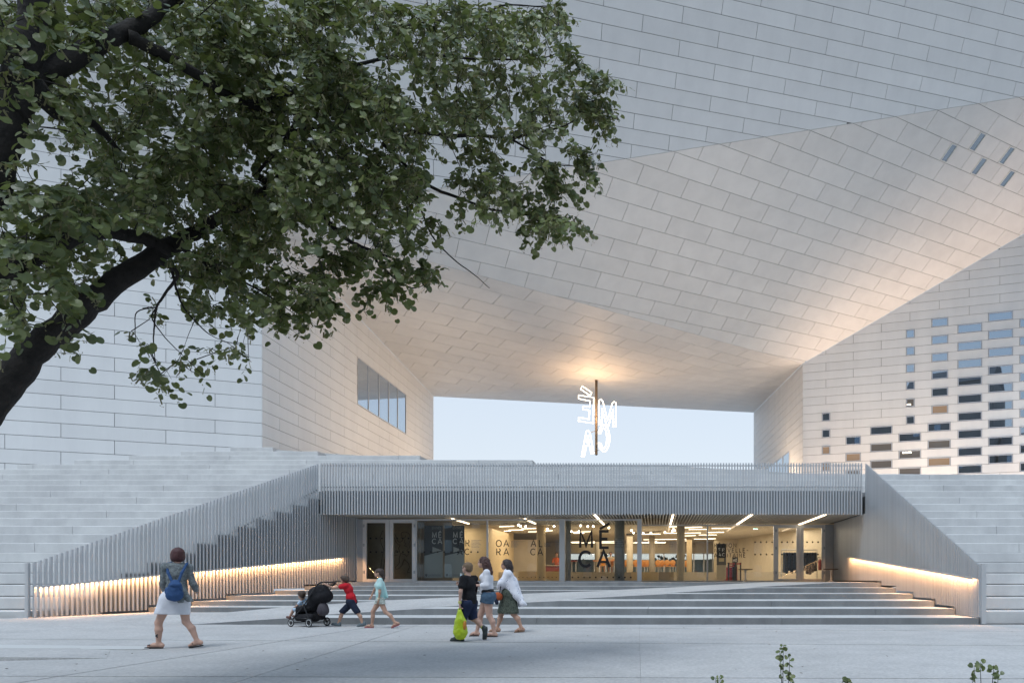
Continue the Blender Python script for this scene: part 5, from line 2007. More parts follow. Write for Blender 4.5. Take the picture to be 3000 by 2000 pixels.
class Person:
    def __init__(s, px, y_foot, label, skin, d=None):
        s.d = d or F * EYE / (y_foot - CY)
        s.o = np.array([gx(px, s.d), s.d, 0.0])
        s.t = thing('person', label, 'person', tuple(s.o))
        s.skin = skin
        s.j = {}

    def P(s, p):
        return s.o + np.asarray(p, float)

    def add(s, name, prims, m, extra=None, **kw):
        """prims in person coordinates."""
        q = []
        for p in prims:
            if p[0] == 'cap':
                q.append(('cap', s.P(p[1]), s.P(p[2]), p[3], p[4], p[5]))
            else:
                q.append(('ell', s.P(p[1]), p[2], p[3]))
        if 'cuts' in kw:
            kw['cuts'] = [(s.P(c), n) for c, n in kw['cuts']]
        if 'sub' in kw:
            kw['sub'] = [('ell', s.P(p[1]), p[2], p[3]) if p[0] == 'ell' else ('cap', s.P(p[1]), s.P(p[2]), p[3], p[4], p[5]) for p in kw['sub']]
        v, f = blob(q, **kw)
        vs, fs = v.tolist(), [list(x) for x in f]
        if extra is not None:
            b = len(vs)
            vs += [tuple(p) for p in extra.v]
            fs += [[b + i for i in x] for x in extra.f]
        return make(name, vs, fs, m, s.t, smooth=True)

    def head_prims(s, c, f, size=1.0):
        """Head of height ~.23 m * size; c centre, f facing (unit)."""
        f = unit(f)
        r = unit(np.cross(f, [0, 0, 1]))
        u = np.cross(r, f)
        A = np.array([f, r, u])
        c = np.asarray(c, float)
        k = size
        L = lambda a, b, e: c + f * a * k + r * b * k + u * e * k
        s.hA, s.hc, s.hk, s.L = A, c, k, L
        return [ell(L(-.012, 0, .028), (.096 * k, .074 * k, .088 * k), A), ell(L(.028, 0, -.035), (.060 * k, .054 * k, .072 * k), A), ell(L(.062, 0, -.080), (.026 * k, .026 * k, .022 * k), A),
                cap(L(.082, 0, .008), L(.104, 0, -.022), .009 * k, .014 * k), ell(L(.082, 0, -.052), (.016 * k, .026 * k, .012 * k), A), ell(L(.078, 0, .032), (.018 * k, .052 * k, .012 * k), A),
                ell(L(-.008, .076, -.008), (.018 * k, .010 * k, .030 * k), A), ell(L(-.008, -.076, -.008), (.018 * k, .010 * k, .030 * k), A)]

    def eyes(s):
        mb = MB()
        for sg in (1, -1):
            p = s.P(s.L(.081, .030 * sg, .006))
            mb.ball(p, .0095 * s.hk, 8, 5)
        mb.build('eyes', EYE_M, s.t, smooth=True)

    def hand(s, mb, wr, dirn, palm, k=1.0, curl=.5):
        """Palm with four unequal bent fingers and a thumb; returns capsules for the palm, adds the fingers to mb."""
        d, n = unit(dirn), unit(palm)
        n = unit(n - d * np.dot(n, d))
        sd = np.cross(d, n)
        wr = np.asarray(wr, float)
        pc = wr + d * .045 * k
        prims = [cap(wr, wr + d * .08 * k, .024 * k, .034 * k, (n, 1.7))]
        for i, (o_, L) in enumerate(((-.027, .070), (-.009, .080), (.009, .075), (.027, .058))):
            b = wr + d * (.078 - .004 * abs(i - 1.2)) * k + sd * o_ * k
            a1, a2, a3 = curl * .7, curl * 1.5, curl * 2.1
            pts = [b - d * .02 * k, b]
            p = b
            for a, l in ((a1, .42), (a2, .33), (a3, .25)):
                p = p + (d * math.cos(a) + n * math.sin(a)) * L * l * k
                pts.append(p)
            mb.tube([s.P(q) for q in pts], [.0095 * k, .0095 * k, .0085 * k, .0078 * k, .006 * k], 7)
        b = wr + d * .03 * k - sd * .024 * k
        e = unit(d * .75 - sd * .55 + n * .45 * curl)
        mb.tube([s.P(b - e * .01), s.P(b + e * .03 * k), s.P(b + unit(e + n * .4 + d * .3) * .062 * k)], [.012 * k, .011 * k, .007 * k], 7)
        return prims

def foot_prims(an, heel, toe, k=1.0, h=.05):
    an, heel, toe = (np.asarray(t, float) for t in (an, heel, toe))
    m = heel * .45 + toe * .55
    up = np.array([0, 0, 1.0])
    return [cap(an, heel + up * .035 * k, .036 * k, .033 * k), cap(heel + up * .034 * k, m + up * .042 * k, .033 * k, .036 * k), cap(m + up * .042 * k, toe + up * .022 * k - (toe - heel) * .06, .036 * k, .021 * k)]

def sole(heel, toe, w, th):
    heel, toe = np.asarray(heel, float), np.asarray(toe, float)
    f = unit(toe - heel)
    sd = unit(np.cross(f, [0, 0, 1]))
    return [cap(heel + f * .02, toe - f * .03, w * .8, w, (np.cross(sd, f), 2.6))]

# ------------------------------------------------------------------ woman with the backpack (left, seen from behind)
p = Person(512.6, 1898, 'woman with dark red bob, grey heather cardigan, white skirt and blue backpack, walking left', SKIN_PALE, 11.81)
fwd = unit([-.75, .66, 0]); rt_ = unit([.66, .75, 0])
B = MB()
hd_ = p.head_prims((.02, .03, 1.545), fwd + np.array([-.25, 0, .02]), 1.0)
shl, shr = np.array([-.105, -.08, 1.345]), np.array([.165, .08, 1.335])
hipl, hipr = np.array([-.075, -.05, .80]), np.array([.095, .05, .80])
knl, anl = np.array([-.23, -.06, .43]), np.array([-.245, -.04, .095])
knr, anr = np.array([.155, .04, .44]), np.array([.325, .06, .125])
el_l, wr_l = np.array([-.155, -.06, 1.08]), np.array([-.125, .12, .94])
el_r, wr_r = np.array([.235, .10, 1.07]), np.array([.19, .26, .95])
prims = hd_ + [cap((.035, .0, 1.36), (.025, .03, 1.48), .056, .05),
               cap(shl, shr, .050), ell((.03, .0, 1.18), (.135, .10, .19), [rt_, fwd, [0, 0, 1]]), ell((.015, 0, .90), (.165, .115, .16), [rt_, fwd, [0, 0, 1]]),
               cap(hipl, knl, .088, .056), cap(knl, (knl + anl) / 2 + np.array([.012, -.012, .05]), .054, .056), cap((knl + anl) / 2 + np.array([.012, -.012, .05]), anl, .056, .033),
               cap(hipr, knr, .088, .057), cap(knr, (knr + anr) / 2 + np.array([.012, -.012, .05]), .054, .055), cap((knr + anr) / 2 + np.array([.012, -.012, .05]), anr, .055, .033),
               cap(shl, el_l, .046, .038), cap(el_l, wr_l, .037, .025), cap(shr, el_r, .046, .038), cap(el_r, wr_r, .037, .025)]
prims += p.hand(B, wr_l, (.3, .8, .1), (1, -.3, 0), 1, .6) + p.hand(B, wr_r, (-.3, .8, .1), (-1, -.3, 0), 1, .6)
prims += foot_prims(anl, (-.195, -.03, .018), (-.42, -.05, .018)) + foot_prims(anr, (.375, .08, .055), (.20, .04, .018))
p.add('body', prims, p.skin, extra=B, h=.0105, k=.022)
p.eyes()
H = p.L
p.add('hair', [ell(H(-.020, 0, .035), (.110, .092, .098), p.hA), ell(H(-.045, .0, -.035), (.080, .094, .080), p.hA), ell(H(-.005, .072, -.025), (.055, .032, .078), p.hA), ell(H(-.005, -.072, -.025), (.055, .032, .078), p.hA), cap(H(.03, .075, -.03), H(.075, .092, -.03), .022, .008), cap(H(.03, .078, -.055), H(.07, .10, -.065), .018, .006)],
      mat('dark red hair', (0.055, 0.012, 0.014), .5, var=.35, scale=22, bump=.7, bscale=60), h=.009, k=.03, noise=.0035, nf=90, sub=[ell(H(.11, 0, -.03), (.085, .066, .10), p.hA)])
CARD = clothmat('grey heather knit', (0.075, 0.09, 0.10), (0.26, 0.29, 0.30), scale=34, bump=.5, bscale=70)
p.add('cardigan', [cap(shl + [.0, .0, .006], shr + [0, 0, .006], .074), ell((.03, .0, 1.19), (.148, .118, .22), [rt_, fwd, [0, 0, 1]]), ell((.03, 0, .98), (.155, .122, .20), [rt_, fwd, [0, 0, 1]]),
                   cap(shl, el_l, .058, .050), cap(el_l, wr_l + [0, -.02, .02], .052, .05), cap(el_l + [.0, .02, -.05], [-.16, .02, .925], .052, .045), cap(shr, el_r, .058, .049), cap(el_r, wr_r + [0, -.02, .02], .05, .045),
                   cap((.12, .0, .93), (.30, -.02, .755), .07, .035), cap((.05, -.06, .90), (.17, -.09, .765), .07, .04), cap((-.02, -.06, .9), (0, -.08, .80), .07, .045)],
      CARD, h=.011, k=.03, noise=.004, nf=38, cuts=[((0, 0, .735), (0.15, 0, -1))], sub=[ell((.03, .02, 1.47), (.075, .07, .085))])
p.add('skirt', [ell((.0, 0, .83), (.185, .135, .17), [rt_, fwd, [0, 0, 1]]), cap((-.085, -.045, .80), (-.165, -.06, .56), .125, .125), cap((.085, .045, .80), (.095, .03, .56), .125, .122), cap((-.03, 0, .72), (-.03, 0, .56), .13, .13)],
      clothmat('white cotton skirt', (0.66, 0.68, 0.74), var=.04), h=.011, k=.07, noise=.0025, nf=26, cuts=[((0, 0, .568), (-.04, 0, -1))])
FLIP = mat('black rubber', (0.012, 0.012, 0.014), .7)
for nm, he, to in (('flip_flop', (-.185, -.03, .012), (-.455, -.055, .012)), ('flip_flop', (.405, .09, .042), (.215, .035, .012))):
    he, to = np.array(he), np.array(to)
    f_ = unit(to - he)
    p.add(nm, sole(he, to, .043, .02) + [cap(he * .35 + to * .65 + [0, -.035, .055], to * .85 + he * .15 + [0, 0, .045], .010), cap(he * .35 + to * .65 + [0, .035, .055], to * .85 + he * .15 + [0, 0, .045], .010)], FLIP, h=.008, k=.008)
# ink mark on the calf
mb = MB()
for (a, b, r) in ((0, 0, .018), (.012, .022, .015), (-.006, .040, .012), (.014, -.020, .011)):
    c = p.P((-.238 + a, -.099, .215 + b))
    mb.disc(c, (1, 0, 0), (0, 0, 1), r, 9, .004)
mb.build('tattoo', mat('tattoo ink', (.03, .035, .04), .8), p.t)
# backpack
BLUE = clothmat('blue canvas', (0.028, 0.065, 0.16), (0.045, 0.10, 0.235), scale=9)
bp = thing('backpack', 'small blue canvas backpack worn low on the back of the woman in white skirt', 'backpack', tuple(p.P((.12, -.2, .8))))
def part(par, name, prims, m, org, **kw):
    q = [('cap', org + x[1], org + x[2], x[3], x[4], x[5]) if x[0] == 'cap' else ('ell', org + x[1], x[2], x[3]) for x in prims]
    if 'cuts' in kw:
        kw['cuts'] = [(org + np.asarray(c, float), n) for c, n in kw['cuts']]
    if 'sub' in kw:
        kw['sub'] = [('cap', org + x[1], org + x[2], x[3], x[4], x[5]) if x[0] == 'cap' else ('ell', org + x[1], x[2], x[3]) for x in kw['sub']]
    v, f = blob(q, **kw)
    return make(name, v, f, m, par, smooth=True)
Ab = [rt_, fwd, [0, 0, 1]]
part(bp, 'bag', [ell((.125, -.19, .935), (.112, .085, .13), Ab), ell((.13, -.185, 1.04), (.085, .07, .10), Ab), ell((.118, -.19, .87), (.115, .08, .075), Ab)], BLUE, p.o, h=.010, k=.05, noise=.003, nf=40)
part(bp, 'flap', [ell((.138, -.20, 1.05), (.095, .08, .055), Ab), cap((.08, -.245, .995), (.20, -.18, .99), .028)], BLUE, p.o, h=.010, k=.04)
part(bp, 'pocket', [ell((.025, -.21, .95), (.045, .055, .07), Ab)], BLUE, p.o, h=.010, k=.02)
part(bp, 'strap', [cap((.08, -.17, 1.08), (-.02, -.135, 1.25), .022, .022), cap((-.02, -.135, 1.25), (-.085, -.085, 1.40), .022, .022), cap((-.085, -.085, 1.40), (-.08, .02, 1.42), .02)], BLUE, p.o, h=.009, k=.015)
part(bp, 'strap', [cap((.165, -.17, 1.08), (.185, -.11, 1.25), .02), cap((.185, -.11, 1.25), (.195, .01, 1.41), .02)], BLUE, p.o, h=.009, k=.015)
part(bp, 'handle', [cap((.10, -.22, 1.075), (.145, -.25, 1.055), .012), cap((.145, -.25, 1.055), (.19, -.20, 1.07), .012)], BLUE, p.o, h=.007, k=.01)

# ------------------------------------------------------------------ boy pushing the stroller
p = Person(1027, 1834, 'boy in bright red t-shirt and navy shorts leaning forward to push a pushchair', SKIN)
B = MB()
hd_ = p.head_prims((-.145, .0, 1.13), (-1, .05, -.05), .86)
sn, sf = np.array([-.075, -.10, .985]), np.array([-.105, .11, .985])
hn, hf = np.array([.02, -.06, .60]), np.array([.035, .06, .60])
# front leg (image left) is the far one
k1, a1 = np.array([-.22, .05, .335]), np.array([-.315, .06, .085])
k2, a2 = np.array([.19, -.06, .34]), np.array([.305, -.06, .10])
en, wn = np.array([-.36, -.13, .935]), np.array([-.545, -.10, 1.015])
ef, wf = np.array([-.30, .14, .96]), np.array([-.42, .10, 1.045])
prims = hd_ + [cap((-.105, 0, 1.0), (-.13, 0, 1.08), .042, .040), cap(sn, sf, .048), ell((-.055, 0, .90), (.085, .115, .125), [unit([1, 0, .35]), [0, 1, 0], unit([-.35, 0, 1])]), ell((.005, 0, .70), (.085, .105, .13), [unit([1, 0, .35]), [0, 1, 0], unit([-.35, 0, 1])]), cap(hn, hf, .085),
               cap(hf, k1, .072, .046), cap(k1, (k1 + a1) / 2 + [.008, 0, .03], .043, .043), cap((k1 + a1) / 2 + [.008, 0, .03], a1, .043, .027),
               cap(hn, k2, .072, .046), cap(k2, (k2 + a2) / 2 + [.012, 0, .03], .043, .043), cap((k2 + a2) / 2 + [.012, 0, .03], a2, .043, .027),
               cap(sn, en, .036, .030), cap(en, wn, .029, .020), cap(sf, ef, .036, .030), cap(ef, wf, .029, .020)]
prims += p.hand(B, wn, (-.9, 0, .25), (0, .2, -1), .80, 1.0) + p.hand(B, wf, (-.9, 0, .2), (0, -.2, -1), .80, 1.0)
prims += foot_prims(a1, (-.30, .06, .012), (-.46, .06, .035), .78) + foot_prims(a2, (.345, -.06, .02), (.205, -.06, .012), .78)
p.add('body', prims, p.skin, extra=B, h=.009, k=.02)
p.eyes()
H = p.L
BROWN = mat('brown hair', (0.055, 0.032, 0.02), .5, var=.35, scale=22, bump=.7, bscale=60)
p.add('hair', [ell(H(-.020, 0, .040), (.100, .084, .082), p.hA), ell(H(-.055, .0, -.015), (.058, .076, .07), p.hA), ell(H(.04, 0, .075), (.055, .07, .035), p.hA), cap(H(-.01, .074, .01), H(.0, .074, -.035), .014, .008), cap(H(-.01, -.074, .01), H(.0, -.074, -.035), .014, .008)], BROWN, h=.008, k=.025, noise=.003, nf=95, sub=[ell(H(.105, 0, -.03), (.075, .075, .085), p.hA)])
RED = clothmat('red cotton', (0.42, 0.012, 0.022), (0.52, 0.02, 0.032), scale=6)
A_ = [unit([1, 0, .35]), [0, 1, 0], unit([-.35, 0, 1])]
p.add('t_shirt', [cap(sn + [0, 0, .006], sf + [0, 0, .006], .060), ell((-.05, 0, .90), (.102, .130, .14), A_), ell((.01, 0, .71), (.108, .126, .13), A_), cap((.0, 0, .7), (.035, 0, .60), .10, .105), cap(sn, sn * .62 + en * .38, .060, .062), cap(sf, sf * .62 + ef * .38, .060, .062)], RED, h=.009, k=.03, noise=.0028, nf=34, cuts=[((.02, 0, .592), (-.2, 0, -1))], sub=[ell((-.118, 0, 1.06), (.052, .052, .055))])
NAVY = clothmat('navy cotton', (0.012, 0.017, 0.032), (0.022, 0.030, 0.055), scale=8)
p.add('shorts', [cap(hn, hf, .102), cap(hf, k1 + [.0, 0, .02], .088, .075), cap(hn, k2 + [0, 0, .02], .088, .075)], NAVY, h=.009, k=.03, noise=.0025, nf=36, cuts=[((k1[0], 0, .322), (-.45, 0, -1)), ((k2[0], 0, .315), (.45, 0, -1)), ((0, 0, .665), (.1, 0, 1))])
SHOE = mat('grey blue trainer', (0.10, 0.13, 0.15), .7, var=.3, scale=30)
for he, to in (((-.295, .06, .0), (-.47, .06, .03)), ((.36, -.06, .02), (.20, -.06, .0))):
    he, to = np.array(he), np.array(to)
    p.add('shoe', [cap(he + [0, 0, .04], (he + to) / 2 + [0, 0, .042], .040, .038), cap((he + to) / 2 + [0, 0, .042], to + [.01, 0, .028], .038, .027), cap(he + [0, 0, .075], he + [0, 0, .04], .036)] + [cap(he + [0, 0, .016], to + [0, 0, .016], .036, .033, (np.array([0, 0, 1.0]), 2.2))], SHOE, h=.008, k=.014)

# ------------------------------------------------------------------ girl in aqua top
p = Person(1113.5, 1839, 'girl with brown ponytail in loose aqua and white top and pale shorts, striding left', SKIN, 16.7)
B = MB()
hd_ = p.head_prims((-.03, 0, 1.285), (-1, -.12, .06), .92)
sn, sf = np.array([.045, -.12, 1.115]), np.array([-.055, .12, 1.105])
hn, hf = np.array([.03, -.065, .655]), np.array([-.02, .065, .655])
k1, a1 = np.array([-.19, .05, .385]), np.array([-.215, .06, .085])
k2, a2 = np.array([.145, -.06, .385]), np.array([.365, -.06, .145])
en, wn = np.array([.058, -.17, .84]), np.array([.035, -.16, .675])
ef, wf = np.array([-.20, .18, .90]), np.array([-.265, .17, .765])
prims = hd_ + [cap((.01, 0, 1.13), (-.005, 0, 1.21), .040, .038), cap(sn, sf, .046), ell((.0, 0, 1.01), (.085, .115, .14), None), ell((.01, 0, .80), (.08, .10, .14), None), cap(hn, hf, .085),
               cap(hf, k1, .072, .047), cap(k1, (k1 + a1) / 2 + [.012, 0, .03], .044, .044), cap((k1 + a1) / 2 + [.012, 0, .03], a1, .044, .027),
               cap(hn, k2, .072, .047), cap(k2, (k2 + a2) / 2 + [.01, 0, .03], .044, .044), cap((k2 + a2) / 2 + [.01, 0, .03], a2, .044, .027),
               cap(sn, en, .035, .029), cap(en, wn, .028, .020), cap(sf, ef, .035, .029), cap(ef, wf, .028, .020)]
prims += p.hand(B, wn, (-.15, 0, -1), (-1, .3, 0), .82, .5) + p.hand(B, wf, (-.4, 0, -1), (-.5, -.8, 0), .82, .4)
prims += foot_prims(a1, (-.19, .06, .014), (-.385, .06, .014), .82) + foot_prims(a2, (.45, -.06, .085), (.285, -.06, .015), .82)
p.add('body', prims, p.skin, extra=B, h=.009, k=.02)
p.eyes()
H = p.L
p.add('hair', [ell(H(-.018, 0, .040), (.100, .082, .080), p.hA), ell(H(-.06, 0, -.005), (.055, .072, .06), p.hA), cap(H(-.09, 0, -.01), H(-.125, 0, -.10), .034, .03), cap(H(-.125, 0, -.10), H(-.125, .0, -.235), .03, .014), cap(H(.0, .072, .03), H(.015, .076, -.03), .014, .008)], mat('dark brown hair', (0.040, 0.024, 0.017), .5, var=.35, scale=22, bump=.7, bscale=60), h=.008, k=.022, noise=.003, nf=95, sub=[ell(H(.10, 0, -.03), (.07, .075, .085), p.hA)])
m_aqua = clothmat('aqua and white cotton', (0.22, 0.58, 0.58), (0.62, 0.70, 0.68), scale=2.2)
p.add('top', [cap(sn, sf, .056), ell((.0, 0, 1.0), (.105, .135, .15), None), ell((.02, 0, .82), (.118, .135, .16), None), cap((.02, 0, .78), (.02, 0, .67), .105, .115), cap(sn, sn * .5 + en * .5, .058, .072), cap(sf, sf * .5 + ef * .5, .058, .068), cap((.07, -.02, .98), (.165, -.02, .735), .055, .035)], m_aqua, h=.009, k=.03, noise=.004, nf=28, cuts=[((.02, 0, .665), (.25, 0, -1))], sub=[ell((-.005, 0, 1.185), (.05, .055, .06))])
p.add('shorts', [cap(hn, hf, .098), cap(hf, hf * .66 + k1 * .34, .090, .084), cap(hn, hn * .66 + k2 * .34, .090, .084)], clothmat('pale patterned shorts', (0.20, 0.25, 0.22), (0.62, 0.66, 0.62), scale=26), h=.009, k=.025, noise=.002, nf=40, cuts=[((0, 0, .565), (0, 0, -1)), ((0, 0, .74), (0, 0, 1))])
p.add('bracelet', [cap(wn + [-.024, 0, .012], wn + [.024, 0, .02], .014), cap(wn + [0, -.022, .018], wn + [0, .022, .018], .014)], mat('pale bracelet', (.55, .5, .32), .5), h=.007, k=.02)
PINK = mat('pink sandal', (0.30, 0.07, 0.09), .6)
for he, to in (((-.175, .06, .008), (-.395, .06, .008)), ((.478, -.06, .085), (.285, -.06, .008))):
    he, to = np.array(he), np.array(to)
    f_ = unit(to - he)
    up = unit(np.cross([0, 1.0, 0], f_)) * -1
    if up[2] < 0:
        up = -up
    m_ = he * .4 + to * .6
    p.add('sandal', sole(he, to, .036, .02) + [cap(m_ + [0, -.034, .03], m_ + up * .062, .010), cap(m_ + [0, .034, .03], m_ + up * .062, .010), cap(he * .75 + to * .25 + [0, -.032, .03] + up * .03, he * .75 + to * .25 + [0, .032, .03] + up * .06, .010)], PINK, h=.008, k=.012)

# ------------------------------------------------------------------ toddler and pushchair
SD = 2085 * 1.15 / 139.5
SO = np.array([gx(916, SD), SD + .05, 0.0])
yaw = math.radians(-20)
Ry = np.array([[math.cos(yaw), -math.sin(yaw), 0], [math.sin(yaw), math.cos(yaw), 0], [0, 0, 1]])
st = thing('pushchair', 'black pushchair with folded hood and white rimmed wheels, pushed towards the left', 'pushchair', tuple(SO))
BLK = clothmat('black fabric', (0.010, 0.010, 0.012), (0.022, 0.022, 0.026), scale=6)
FR = mat('dark frame', (0.03, 0.03, 0.033), .35, metal=.5)
def sp(q):
    return SO + Ry @ np.asarray(q, float)
def spart(name, prims, m, par=st, **kw):
    q = []
    for x in prims:
        if x[0] == 'cap':
            q.append(('cap', sp(x[1]), sp(x[2]), x[3], x[4], None if x[5] is None else (Ry @ x[5][0], x[5][1])))
        else:
            q.append(('ell', sp(x[1]), x[2], x[3] @ Ry.T))
    if 'cuts' in kw:
        kw['cuts'] = [(sp(c), Ry @ np.asarray(n, float)) for c, n in kw['cuts']]
    v, f = blob(q, **kw)
    return make(name, v, f, m, par, smooth=True)
RIM = mat('white rim', (.62, .64, .65), .4)
for (x, y, r) in ((-.42, -.28, .098), (-.42, .28, .098), (.135, -.28, .108), (.135, .28, .108)):
    c = np.array([x, y, r])
    ring = lambda rr, yy: [sp(c + np.array([rr * math.cos(a), yy, rr * math.sin(a)])) for a in np.linspace(0, 2 * math.pi, 21)[:-1]]
    mb = MB(); mb.tube(ring(r - .014, 0), .014, 8, closed=True); w = mb.build('wheel', FR, st, smooth=True)
    mb = MB(); mb.tube(ring(r - .034, 0), .0085, 6, closed=True); mb.build('rim', RIM, w, smooth=True)
    mb = MB()
    for a in range(3):
        t = a * 2.094 + .5
        mb.tube([sp(c), sp(c + np.array([(r - .034) * math.cos(t), 0, (r - .034) * math.sin(t)]))], [.018, .009], 6)
    mb.tube([sp(c + [0, -.02, 0]), sp(c + [0, .02, 0])], .02, 8)
    mb.build('spokes', FR, w)
mb = MB()
for y in (-.25, .25):
    mb.tube(catmull([sp((-.43, y, .12)), sp((-.34, y, .24)), sp((-.05, y, .52)), sp((.18, y, .80)), sp((.36, y, 1.0)), sp((.45, y * .9, 1.06))], 4), .014, 8)
    mb.tube(catmull([sp((.14, y * 1.05, .12)), sp((.05, y, .32)), sp((-.10, y, .60))], 4), .015, 8)
    mb.tube([sp((-.36, y, .22)), sp((.12, y, .20))], .012, 8)
mb.tube([sp((.135, -.28, .108)), sp((.135, .28, .108))], .010, 8)
mb.tube([sp((-.42, -.28, .10)), sp((-.42, .28, .10))], .010, 8)
mb.build('frame', FR, st, smooth=True)
mb = MB(); mb.tube(catmull([sp((.36, -.25, 1.0)), sp((.44, -.23, 1.065)), sp((.47, 0, 1.075)), sp((.44, .23, 1.065)), sp((.36, .25, 1.0))], 6), .017, 8); mb.build('handle', M['black'], st, smooth=True)
spart('hood', [ell((.13, 0, .75), (.18, .23, .24), np.array([unit([1, 0, .9]), [0, 1, 0], unit([-.9, 0, 1])])), ell((.33, 0, .74), (.19, .21, .17), np.eye(3)), ell((.22, 0, .90), (.16, .20, .10), np.array([unit([1, 0, .3]), [0, 1, 0], unit([-.3, 0, 1])])), ell((.03, 0, .55), (.13, .21, .18), np.eye(3))], BLK, h=.013, k=.07, noise=.005, nf=24)
spart('seat', [cap((.02, -.14, .47), (-.32, -.14, .40), .075), cap((.02, .14, .47), (-.32, .14, .40), .075), cap((-.32, -.13, .39), (-.40, -.13, .24), .05), cap((-.32, .13, .39), (-.40, .13, .24), .05), cap((.02, 0, .45), (-.32, 0, .37), .09), cap((-.05, -.16, .50), (-.30, -.19, .46), .035)], BLK, h=.012, k=.05, noise=.003, nf=30)
spart('basket', [cap((-.30, -.17, .22), (.08, -.17, .24), .085), cap((-.30, .17, .22), (.08, .17, .24), .085), cap((-.30, 0, .20), (.08, 0, .22), .10), cap((-.1, 0, .3), (.05, 0, .3), .08)], BLK, h=.013, k=.06, noise=.004, nf=30)
bg = thing('changing_bag', 'dark grey soft bag hanging from the back of the pushchair', 'bag', tuple(sp((.34, -.05, .3))))
part(bg, 'bag', [ell(sp((.345, -.05, .44)) - SO, (.115, .13, .15), Ry.T), ell(sp((.345, -.05, .37)) - SO, (.12, .135, .10), Ry.T)], clothmat('grey bag cloth', (0.07, 0.065, 0.075), var=.15), SO, h=.012, k=.05)
part(bg, 'pocket', [ell(sp((.35, -.16, .39)) - SO, (.075, .04, .10), Ry.T)], clothmat('grey bag pocket', (0.055, 0.05, 0.06), var=.15), SO, h=.011, k=.03)
mb = MB()
for y in (-.12, .05):
    mb.tube([sp((.33, y, .56)), sp((.37, y, .78)), sp((.42, y, 1.02))], .010, 6)
mb.build('strap', M['black'], bg)
# toddler
p = Person(916, 1834.5, 'toddler with brown hair in pale blue clothes sitting in the pushchair, bare legs out', SKIN, SD)
p.o = SO.copy()
B = MB()
hd_ = p.head_prims((-.285, -.03, .76), Ry @ np.array([-1, 0, -.02]), .80)
R3 = lambda q: Ry @ np.asarray(q, float)
sn, sf = R3((-.26, -.11, .615)), R3((-.26, .11, .615))
hn, hf = R3((-.21, -.07, .45)), R3((-.21, .07, .45))
k1, a1 = R3((-.54, -.08, .41)), R3((-.67, -.08, .225))
k2, a2 = R3((-.53, .08, .42)), R3((-.65, .08, .24))
en, wn = R3((-.36, -.16, .50)), R3((-.47, -.11, .47))
ef, wf = R3((-.36, .15, .50)), R3((-.47, .11, .47))
prims = hd_ + [cap(R3((-.26, 0, .63)), p.hc + [.01, 0, -.06], .034), cap(sn, sf, .04), ell(R3((-.24, 0, .54)), (.085, .10, .13)), cap(hn, hf, .075), cap(hn, k1, .058, .042), cap(k1, a1, .040, .027), cap(hf, k2, .058, .042), cap(k2, a2, .040, .027), cap(sn, en, .032, .026), cap(en, wn, .026, .019), cap(sf, ef, .032, .026), cap(ef, wf, .026, .019)]
prims += p.hand(B, wn, R3((-.9, .2, -.2)), (0, 0, -1), .62, .6) + p.hand(B, wf, R3((-.9, -.2, -.2)), (0, 0, -1), .62, .6)
p.add('body', prims, p.skin, extra=B, h=.009, k=.02)
p.eyes()
H = p.L
p.add('hair', [ell(H(-.020, 0, .042), (.100, .084, .082), p.hA), ell(H(-.055, .0, -.012), (.056, .074, .066), p.hA)], BROWN, h=.008, k=.02, noise=.003, nf=95, sub=[ell(H(.10, 0, -.03), (.075, .08, .09), p.hA)])
PB = clothmat('pale blue cotton', (0.36, 0.48, 0.62), (0.46, 0.57, 0.68), scale=9)
p.add('shirt', [cap(sn, sf, .05), ell(R3((-.24, 0, .54)), (.10, .115, .14)), cap(sn, (sn + en) / 2, .045, .047), cap(sf, (sf + ef) / 2, .045, .047)], PB, h=.009, k=.025, noise=.002, nf=40, cuts=[((0, 0, .45), (0, 0, -1))], sub=[ell(p.hc + [.005, 0, -.10], (.04, .05, .05))])
p.add('trousers', [cap(hn, hf, .085), cap(hn, k1 * .9 + hn * .1, .068, .056), cap(hf, k2 * .9 + hf * .1, .068, .056)], PB, h=.009, k=.025)
for a in (a1, a2):
    p.add('shoe', [cap(a + [0, 0, -.02], a + R3((-.085, 0, -.005)), .034, .028), cap(a, a + [0, 0, -.02], .033)], mat('brown baby shoe', (.10, .045, .04), .7), h=.008, k=.015)

